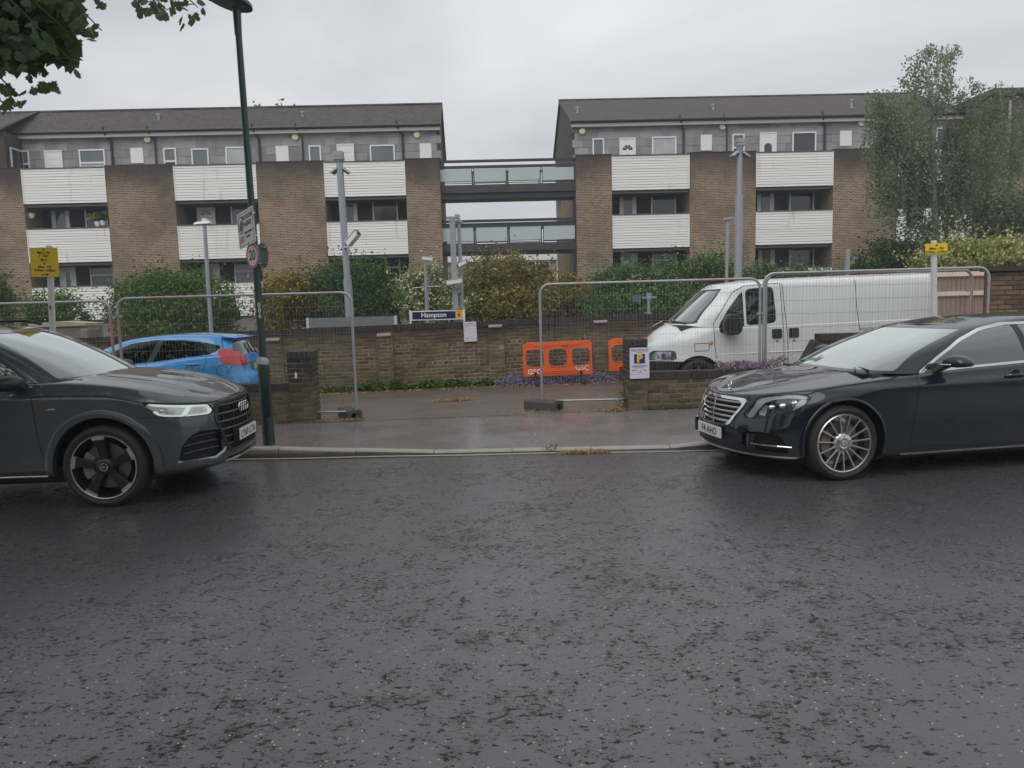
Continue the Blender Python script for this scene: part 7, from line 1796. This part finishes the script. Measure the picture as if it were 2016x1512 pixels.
G = dict(
    shrub=m_leaf('shrub_leaf', [(.1, (.026, .062, .016)), (.45, (.072, .150, .034)), (.85, (.165, .265, .065))]),
    dark=m_leaf('dark_shrub_leaf', [(.1, (.020, .052, .017)), (.5, (.052, .118, .034)), (.9, (.110, .205, .060))]),
    yellow=m_leaf('yellow_leaf', [(.1, (.075, .095, .022)), (.4, (.20, .17, .035)), (.65, (.36, .23, .055)), (.9, (.44, .27, .085))]),
    gold=m_leaf('golden_leaf', [(.1, (.060, .075, .020)), (.35, (.15, .145, .036)), (.6, (.26, .19, .058)), (.9, (.36, .225, .09))]),
    flower=m_leaf('cream_flower', [(.15, (.07, .12, .04)), (.4, (.30, .30, .14)), (.65, (.66, .60, .42)), (.9, (.78, .72, .54))]),
    ivy=m_leaf('ivy_leaf', [(.1, (.018, .052, .016)), (.5, (.060, .130, .036)), (.9, (.155, .255, .085))], .38, .15, .4),
    birch=m_leaf('birch_leaf', [(.1, (.11, .145, .11)), (.5, (.20, .245, .175)), (.9, (.30, .345, .245))], .45, .45),
    varieg=m_leaf('variegated_leaf', [(.1, (.10, .14, .04)), (.45, (.34, .36, .12)), (.8, (.62, .60, .30))]),
    plane=m_leaf('plane_leaf', [(.1, (.030, .062, .040)), (.5, (.055, .100, .055)), (.9, (.095, .155, .065))], .4, .38),
    weed=m_leaf('weed_leaf', [(.1, (.035, .08, .016)), (.5, (.075, .15, .028)), (.9, (.14, .22, .05))], .45, .2, .4, 4.0),
    bell=m_leaf('purple_flower', [(.1, (.09, .13, .05)), (.36, (.22, .17, .36)), (.6, (.36, .28, .56)), (.95, (.52, .44, .72))], .5, .2, .3, 5.0),
    rusty=m_leaf('rusty_purple_flower', [(.1, (.12, .06, .06)), (.5, (.25, .13, .22)), (.9, (.36, .24, .46))], .5, .2, .3, 5.0),
    litter=M['litter'])
def pxblob(px, py, Y, rx, rz, ry=None):
    """ellipsoid whose outline is rx by rz pixels at depth Y"""
    c = at_y(px, py, Y); k = Y / F_PX
    return (c[0], Y, c[2], rx * k, (ry if ry else (rx + rz) * .5 * k), rz * k)
def shrub(name, label, cat, blobs, n, size, leaf, seed, ground=0.35, stems=7, clump=26, group=None, extra=None, **kw):
    rn = np.random.default_rng(seed); B = np.array(blobs); cx, cy = np.average(B[:, 0], weights=B[:, 3]), np.average(B[:, 1], weights=B[:, 3])
    t = thing(name, label, cat, (cx, cy, ground), 0, group)
    n = int(n * 1.7); size = size * .76; P = cloud(blobs, n, rn, .55, clump); P = P[P[:, 2] > ground + .02] - [cx, cy, ground]
    tag(link('foliage', leaves_mesh('foliage', P, size, G[leaf], rn, **kw), t), kind='stuff')
    tips = [P[rn.integers(len(P))] * [.8, .8, .95] for _ in range(stems)]
    twig_tree('stems', (0, 0, 0), tips, .035, M['bark'], t, rn)
    if extra:
        for nm, lf, n2, sz in extra:
            Q = cloud(blobs, n2, rn, .85, 14); Q = Q[Q[:, 2] > ground + .3] - [cx, cy, ground]
            tag(link(nm, leaves_mesh(nm, Q, sz, G[lf], rn, asp=.8), t), kind='stuff')
    return t
Yh = 26.5
shrub('shrub', 'broad bright green shrub behind the blue car in front of the left flats', 'shrub', [pxblob(270, 605, Yh, 52, 52), pxblob(330, 588, Yh, 62, 55), pxblob(395, 598, Yh, 62, 58), pxblob(335, 640, Yh - .6, 100, 45), pxblob(440, 625, Yh, 30, 40)], 15000, .16, 'shrub', 1, 0.2)
shrub('shrub', 'thin light green shrub beside the leaning yellow sign post', 'shrub', [pxblob(100, 605, Yh, 42, 34), pxblob(135, 620, Yh, 34, 40), pxblob(75, 625, Yh, 30, 36)], 3600, .14, 'shrub', 2, 0.2)
shrub('shrub', 'yellow-green bush cut off by the left edge of the picture', 'shrub', [pxblob(-12, 580, 24, 28, 55), pxblob(-30, 620, 24, 50, 55)], 3500, .14, 'weed', 3, 0.2)
shrub('shrub', 'yellow and orange leaved bush right of the lamp post', 'shrub', [pxblob(548, 585, 25.5, 36, 42), pxblob(580, 572, 25.8, 34, 34), pxblob(545, 622, 25.5, 40, 34), pxblob(600, 606, 26, 28, 40)], 6500, .15, 'yellow', 4, 0.2)
shrub('shrub', 'large dark green shrub behind the thick grey lamp column', 'shrub', [pxblob(650, 580, Yh, 50, 52), pxblob(708, 562, Yh, 62, 46), pxblob(752, 590, Yh, 44, 46), pxblob(690, 620, Yh - .5, 92, 46), pxblob(620, 610, Yh, 34, 40)], 14000, .16, 'dark', 5, 0.2)
shrub('shrub', 'loose shrub covered in cream white blossom around the camera poles', 'shrub', [pxblob(815, 585, 24, 30, 48), pxblob(850, 570, 24.3, 30, 42), pxblob(905, 600, 24, 36, 34), pxblob(860, 620, 24, 60, 28)], 3600, .13, 'shrub', 6, 0.2, extra=[('blossom', 'flower', 3600, .10)])
shrub('shrub', 'tall golden brown bush below the glazed walkways', 'shrub', [pxblob(985, 552, 25.2, 62, 50), pxblob(940, 580, 25, 40, 46), pxblob(1035, 585, 25, 52, 48), pxblob(1110, 590, 25, 66, 42), pxblob(1005, 610, 24.5, 100, 42), pxblob(1150, 600, 25, 40, 34), pxblob(1068, 540, 25.3, 18, 22)], 17000, .15, 'gold', 7, 0.2)
shrub('hedge', 'dense dark ivy covered hedge with a raised hump left of the van roof', 'hedge', [pxblob(1205, 560, 23.5, 36, 40), pxblob(1255, 562, 23.4, 48, 42), pxblob(1320, 560, 23.4, 55, 42), pxblob(1395, 545, 23.4, 46, 46), pxblob(1430, 570, 23.5, 40, 40), pxblob(1300, 610, 23, 145, 45)], 24000, .115, 'ivy', 8, 0.2, up_bias=.6)
shrub('hedge', 'lower stretch of green hedge above the van roof before the white balconies', 'hedge', [pxblob(1500, 560, 25, 40, 36), pxblob(1560, 565, 25, 50, 36), pxblob(1620, 568, 25, 44, 34)], 8000, .125, 'ivy', 9, 0.2)
shrub('shrub', 'dark shrub in the shade at the foot of the birch', 'shrub', [pxblob(1745, 520, 26, 56, 46), pxblob(1800, 540, 26, 60, 50), pxblob(1700, 555, 26, 40, 36)], 7000, .16, 'dark', 10, 0.2)
shrub('shrub', 'pale cream and green variegated shrub behind the right parking sign', 'shrub', [pxblob(1840, 515, 17.5, 42, 20), pxblob(1900, 500, 17.5, 60, 26), pxblob(1975, 498, 17.5, 60, 26), pxblob(1930, 520, 17.2, 100, 22), pxblob(1850, 535, 17.2, 48, 16)], 9000, .10, 'varieg', 11, 0.3, stems=8, up_bias=.8)
shrub('small_tree', 'small green tree at the right edge in front of the brick wing', 'tree', [pxblob(1975, 430, 24, 50, 46), pxblob(2030, 420, 24, 50, 50), pxblob(1950, 465, 24, 34, 26)], 5200, .13, 'birch', 12, 0.2)

# weeping birch
def birch():
    rn = np.random.default_rng(21); Y = 24.0
    bx = float(at_y(1842, 560, Y)[0]); t = thing('birch_tree', 'tall weeping birch with hanging grey green sprays in front of the right flats', 'tree', (bx, Y, .3))
    W2 = lambda px, py, dy=0: at_y(px, py, Y + dy) - np.array([bx, Y, .3])
    b = MB(); tr = [(0, 0, 0), W2(1843, 480), W2(1838, 380), W2(1835, 280), W2(1830, 190), W2(1824, 100)]
    b.tube([tuple(p) for p in tr], [.13, .11, .09, .065, .04, .012], 9); b.build('trunk', M['birchbark'], t, smooth=50)
    ends = [(1712, 178), (1735, 235), (1702, 275), (1722, 205), (1760, 190), (1780, 150), (1824, 95), (1880, 95), (1870, 150), (1925, 160), (1960, 190), (2000, 170), (1985, 250), (1945, 290), (1890, 240), (1788, 395), (1885, 405), (1832, 440), (1752, 340), (1925, 385), (2012, 235), (2020, 300), (1985, 205), (1962, 240), (2005, 360), (1765, 230), (1800, 120), (1720, 350), (1900, 330), (1800, 300), (1975, 320), (1860, 110), (1790, 205)]
    lm = MB(); C = []
    def strands(p, L, k, sp=.13):
        for _ in range(k):
            q = p + rn.normal(size=3) * [sp, sp, .06]; l = L * rn.uniform(.55, 1.1); nl = int(25 * l) + 4; z = np.sort(rn.random(nl)) * l; sw = rn.normal(size=2) * .09
            C.append(np.stack([q[0] + sw[0] * z + rn.normal(size=nl) * .045, q[1] + sw[1] * z + rn.normal(size=nl) * .045, q[2] - z], -1))
    for i, (px, py) in enumerate(ends):
        dy = rn.normal() * 1.2; e = W2(px, py, dy); k = min(.93, max(.25, 1 - (py - 60) / 560)); s = np.array(tr[0]) + (np.array(tr[-1]) - np.array(tr[0])) * (k * .82)
        m = s * .42 + e * .58 + np.array([0, 0, .55]); q = [s, s * .5 + m * .5 + [0, 0, .12], m, m * .45 + e * .55 + [0, 0, .12], e]
        lm.tube([tuple(v) for v in q], [.035, .028, .020, .011, .004], 5)
        top = py < 165
        for j in range(15 if not top else 13):
            u = (.18 + .82 * rn.random()) * 3.999; a0 = int(u); f = u - a0; p = q[a0] * (1 - f) + q[a0 + 1] * f + rn.normal(size=3) * [.10, .16, .05]
            strands(p, rn.uniform(.25, .8) if top else rn.uniform(.9, 2.7) * (1.0 if py < 290 else .7), 3)
    for p in cloud([pxblob(1838, 300, Y, 46, 80), pxblob(1890, 300, Y, 60, 50), pxblob(1828, 150, Y, 26, 56)], 46, rn, .2) - [bx, Y, .3]: strands(p, rn.uniform(.4, 1.3), 3, .2)
    C = np.concatenate(C); C = C[C[:, 2] > .5]
    tag(link('crown', leaves_mesh('crown', C, .082, G['birch'], rn, .1, .6, .12, 1.2), t), kind='stuff')
birch()
# treetop behind the left roof
shrub('tree', 'leafy treetop showing above the left roof ridge beside the lamp post', 'tree', [pxblob(515, 226, 48, 40, 13), pxblob(556, 222, 48, 36, 11), pxblob(530, 300, 48, 60, 60)], 1500, .42, 'dark', 13, .3, 5, 10)

# big plane tree over the near pavement, its lowest sprays hanging into view at the top left
def leaf_shape(rn):
    r = [(-90, .18), (-62, .52), (-38, .40), (-14, .78), (6, .56), (24, .80), (44, .62), (66, .98), (90, 1.12)]
    pts = [(a, q) for a, q in r] + [(180 - a, q) for a, q in r[-2:0:-1]]
    vs = [(0, 0, .02)] + [(.5 * q * math.cos(R(a)), .5 * q * math.sin(R(a)), -.10 * abs(math.cos(R(a))) * q + rn.normal() * .015) for a, q in pts]
    n = len(pts); me = bpy.data.meshes.new('leaf'); me.from_pydata(vs, [], [(0, i, i % n + 1) for i in range(1, n + 1)]); me.materials.append(G['plane']); return me
def in_poly(x, y, p):
    ins, j = False, len(p) - 1
    for i in range(len(p)):
        if (p[i][1] > y) != (p[j][1] > y) and x < (p[j][0] - p[i][0]) * (y - p[i][1]) / (p[j][1] - p[i][1]) + p[i][0]: ins = not ins
        j = i
    return ins
def plane_tree():
    rn = np.random.default_rng(5); t = thing('plane_tree', 'large plane tree whose lobed leaves hang into the top left corner', 'tree', (-7.4, 1.2, 0))
    b = MB(); b.tube([(0, 0, -.1), (.05, 0, 2.2), (-.1, .2, 4.2), (.2, .5, 6.5), (.1, .6, 9)], [.32, .27, .24, .16, .06], 12); b.build('trunk', M['bark'], t, smooth=50)
    b = MB(); o_ = np.array([-7.4, 1.2, 0])
    tips = [at_y(60, 120, 6.2), at_y(130, 60, 6.0), at_y(40, 190, 5.8), at_y(330, 20, 6.6), at_y(390, 15, 6.6), at_y(150, 130, 6.2), at_y(200, 60, 6.1)]
    for k, e in enumerate(tips):
        s = np.array([0, .3, 4.6 + .2 * k]); e = e - o_; m = s * .5 + e * .5 + np.array([0, 0, 1.0]); b.tube([tuple(s), tuple(m), tuple(m * .3 + e * .7 + [0, 0, .25]), tuple(e)], [.07, .04, .018, .004], 6)
    b.build('limbs', M['bark'], t)
    A = [(-60, -60), (212, -60), (205, 12), (170, 8), (168, 25), (190, 42), (215, 78), (190, 95), (178, 78), (160, 66), (145, 60), (130, 72), (150, 90), (158, 100), (150, 118), (158, 140), (152, 150), (128, 140), (118, 125), (92, 128), (88, 140), (106, 158), (116, 180), (108, 200), (82, 182), (60, 186), (45, 200), (28, 218), (0, 222), (-60, 230)]
    Bp = [(256, -60), (392, -60), (398, 12), (408, 32), (396, 36), (384, 22), (384, 58), (360, 50), (335, 34), (322, 30), (304, 34), (286, 28), (268, 14)]
    mesh = [leaf_shape(rn) for _ in range(5)]; n = 0; tries = 0
    hold = []
    while n < 285 and tries < 20000:
        tries += 1; inB = rn.random() < .24
        x, y = (rn.uniform(250, 410), rn.uniform(-40, 60)) if inB else (rn.uniform(-40, 216), rn.uniform(-45, 225))
        if not in_poly(x, y, Bp if inB else A): continue
        Y = rn.uniform(5.4, 7.0); hold.append((x, y, Y)); n += 1
    for x, y, Y in hold:
        p = at_y(x, y, Y) - o_
        e = (R(rn.normal(-35, 32)), R(rn.normal(0, 30)), R(rn.uniform(0, 360)))
        o = link('leaf', random.choice(mesh), t, tuple(p), (R(90) + R(rn.normal(15, 30)), R(rn.normal(180, 40)), R(rn.normal(0, 40))))
        s = rn.uniform(.088, .135); o.scale = (s, s, s)
    # the rest of the crown, above and beside the picture
    blobs = [(-7.4, 2.0, 8.2, 4.0, 3.6, 2.6), (-5.6, 4.5, 7.6, 3.0, 2.8, 1.9), (-8.8, 5.4, 7.2, 3.4, 2.8, 2.6), (-4.6, 1.2, 7.8, 2.8, 3.0, 2.0), (-7.8, -2, 8, 3.4, 3.4, 2.8), (-10.5, 3.5, 6.4, 2.6, 3, 2.4)]
    P = cloud(blobs, 22000, rn, .5, 14)
    d = P - CAM; zc = d @ fw; px = 1008 + F_PX * (d @ rt) / zc; py = 756 - F_PX * (d @ up) / zc
    P = P[~((zc > 0) & (px > -60) & (px < 2080) & (py > -45) & (py < 1600))] - o_
    P2 = []
    for x, y, Y in [(rn.uniform(-20, 150), rn.uniform(-30, 130), rn.uniform(6.2, 8.0)) for _ in range(1100)]:
        if in_poly(x + 14, y + 14, A) and in_poly(x - 8, y + 10, A): P2.append(at_y(x, y, Y) - o_)
    P = np.concatenate([P, np.array(P2)])
    tag(link('foliage', leaves_mesh('foliage', P, .21, G['plane'], rn, .4, .8), t), kind='stuff')
plane_tree()

# trees and hedges of the gardens behind the camera: they show only in windows and wet paint
rn = np.random.default_rng(31)
blobs = [(x, -15 + rn.normal() * 1.2, 1.8 + h * .5, 2.2 + rn.random(), 1.6, 1.6 + h * .5) for x, h in zip(np.arange(-26, 27, 3.0), [2, 5, 3, 1, 4, 6, 3, 2, 1, 2, 4, 3, 5, 6, 3, 2, 4, 3])]
P = cloud(blobs, 9000, rn, .5, 16); P = P[P[:, 2] > 0]
tag(link('treeline', leaves_mesh('treeline', P, .50, G['dark'], rn)), 'garden trees and hedges across the road', None, None, 'stuff')
b = MB(); b.box(-30, 30, -17.2, -16.8, -.2, 2.6); tag(b.build('garden_wall', M['brickdark']), 'long garden wall across the road', 'wall')

# ------------------------------------------------------------------ weeds, flowers and litter
def strip(name, label, pts, n, size, leaf, hgt, seed, wid=.14, kind='stuff', **kw):
    rn = np.random.default_rng(seed); A = np.array(pts, float); s = rn.random(n) * (len(A) - 1); i = np.minimum(s.astype(int), len(A) - 2); f = (s - i)[:, None]
    c = A[i] * (1 - f) + A[i + 1] * f
    lump = .45 + .55 * np.abs(np.sin(c[:, 0] * 5.3 + 1.3) * np.cos(c[:, 0] * 2.1)); hh = hgt * lump * rn.random(n)
    P = np.stack([c[:, 0] + rn.normal(size=n) * .05, c[:, 1] + rn.normal(size=n) * wid * (1 - .5 * hh / hgt), c[:, 2] + hh + .01], -1)
    o = link(name, leaves_mesh(name, P, size, G[leaf], rn, .8, **kw)); return tag(o, label, None, None, kind)
zy = lambda x, y: float(z_yard(x, y))
wl = lambda xs, y: [(x, y, zy(x, y)) for x in xs]
strip('weeds', 'low green weeds along the foot of the back wall', wl(np.linspace(-4.0, -.25, 9), 15.12), 2600, .075, 'weed', .20, 41, .09)
strip('weeds', 'taller weed against the pilaster', [(-2.5, 15.1, zy(-2.5, 15.1)), (-2.3, 15.1, zy(-2.3, 15.1))], 160, .07, 'weed', .42, 42, .05)
strip('purple_flowers', 'purple bellflowers along the foot of the back wall', wl(np.linspace(-.35, 4.2, 10), 15.0), 5200, .040, 'bell', .22, 43, .13)
strip('purple_flowers', 'faded purple flowers spilling over the low right wall', [(PR_X + 1.25, 11.2, .62), (PR_X + 1.7, 11.15, .64), (PR_X + 2.3, 11.2, .66)], 1700, .030, 'rusty', .19, 44, .10)
strip('weeds', 'small weeds at the foot of the right gate pier', [(PR_X - .24, 11.0, .06), (PR_X - .18, 11.3, .07)], 150, .04, 'weed', .34, 45, .05)
strip('weeds', 'small weeds at the foot of the low right wall', [(PR_X + .3, 10.98, .06), (PR_X + 1.1, 10.98, .07)], 110, .035, 'weed', .12, 46, .03)
strip('weeds', 'tuft of grass growing between kerb stones', [(.40, y_kerb(.4) - .01, .02), (.46, y_kerb(.4) - .01, .02)], 40, .05, 'weed', .09, 47, .012, droop=-2.0, asp=.2)
def litter(label, pts, n, size, seed, wid, h=.012):
    rn = np.random.default_rng(seed); A = np.array(pts, float); s = rn.random(n) * (len(A) - 1); i = np.minimum(s.astype(int), len(A) - 2); f = (s - i)[:, None]; c = A[i] * (1 - f) + A[i + 1] * f
    P = np.stack([c[:, 0] + rn.normal(size=n) * .06, c[:, 1] + rn.normal(size=n) * wid, c[:, 2] + rn.random(n) * h + .006], -1)
    a = leaves_mesh('leaf_litter', P, size, G['litter'], rn, 3.0, .4); tag(link('leaf_litter', a), label, None, None, 'stuff')
litter('dry leaf litter along the weeds by the back wall', wl(np.linspace(-4.0, .6, 8), 14.9), 900, .05, 51, .05)
litter('dry leaf litter below the purple flowers', wl(np.linspace(.3, 3.2, 6), 14.78), 420, .05, 52, .05)
litter('straw scattered in the middle of the yard', [(-1.35, 12.9, zy(-1.3, 12.9)), (-.75, 12.95, zy(-.7, 12.9))], 260, .06, 53, .05, .03)
litter('dry litter between the left pier and the fence foot', [(PL_X + .2, 11.02, .03), (PL_X + .9, 11.05, .04)], 260, .04, 54, .04)
litter('dry litter at the foot of the right pier', [(PR_X - .45, 11.0, .06), (PR_X - .2, 11.0, .06)], 260, .04, 55, .07, .04)
litter('dry litter around the right fence foot', [(-.3, 11.2, .055), (1.9, 11.15, .065)], 240, .035, 56, .16)
litter('clump of dry leaves in the gutter', [(.56, y_kerb(.8) - .13, .006), (1.06, y_kerb(.8) - .12, .006)], 420, .035, 57, .035, .018)
rn = np.random.default_rng(58); n = 700
P = np.stack([rn.uniform(-4, 3.5, n), rn.uniform(8.6, 14.6, n), np.zeros(n)], -1); P[:, 2] = [float(z_pave(x, y)) if y < 11 else zy(x, y) for x, y, _ in P]; P[:, 2] += .004
tag(link('petals', leaves_mesh('petals', P, .016, simple('fallen_petal', (.42, .38, .32), .7), rn, 4.0, .7, 0.0)), 'pale petals and bits scattered on pavement and yard', None, None, 'stuff')
# pots on the left block's middle walkway
def pot(label, px, py, red=False, hang=False):
    p = at_y(px, py, 34.35); t = thing('flower_pot', label, 'flower pot', tuple(p)); b = MB(); b.lathe([(0, 0), (.10, 0), (.15, .22), (.13, .22), (0, .18)], 12, 'z'); b.build('pot', M['white'], t)
    r_ = np.random.default_rng(int(px)); P = cloud([(0, 0, .42, .26, .2, .26)], 260, r_, .3); tag(link('foliage', leaves_mesh('foliage', P, .12, G['shrub'], r_), t), kind='stuff')
    if red: P = cloud([(0, -.1, .34, .16, .1, .10)], 60, r_, .3); tag(link('red_blooms', leaves_mesh('red_blooms', P, .10, M['red'], r_), t), kind='stuff')
    if hang: b = MB(); b.tube([(0, 0, .2), (.01, 0, .8)], .008, 4); b.build('hanger', M['galv'], t)
pot('white hanging pot with trailing plant at the left end of the middle balcony', 63, 430, hang=True)
pot('potted plant with red flowers on the left block middle balcony', 193, 446, True); pot('white pot with dark foliage beside the red flowers', 204, 444)
# ------------------------------------------------------------------ rain haze over the railway
b = MB(); b.box(-156, 156, -66, 206, -1.2, 17.5)
hz = b.mesh('haze', [])
t = NT('rain_haze'); v = t.n('VolumePrincipled', {'Color': (0.86, 0.90, 0.95, 1), 'Density': 0.0018, 'Anisotropy': 0.2}); t.t.links.new(v.outputs[0], t.out.inputs['Volume']); hz.materials.append(t.m)
tag(link('haze', hz), None, None, None, 'stuff')
SC.cycles.volume_bounces = 0
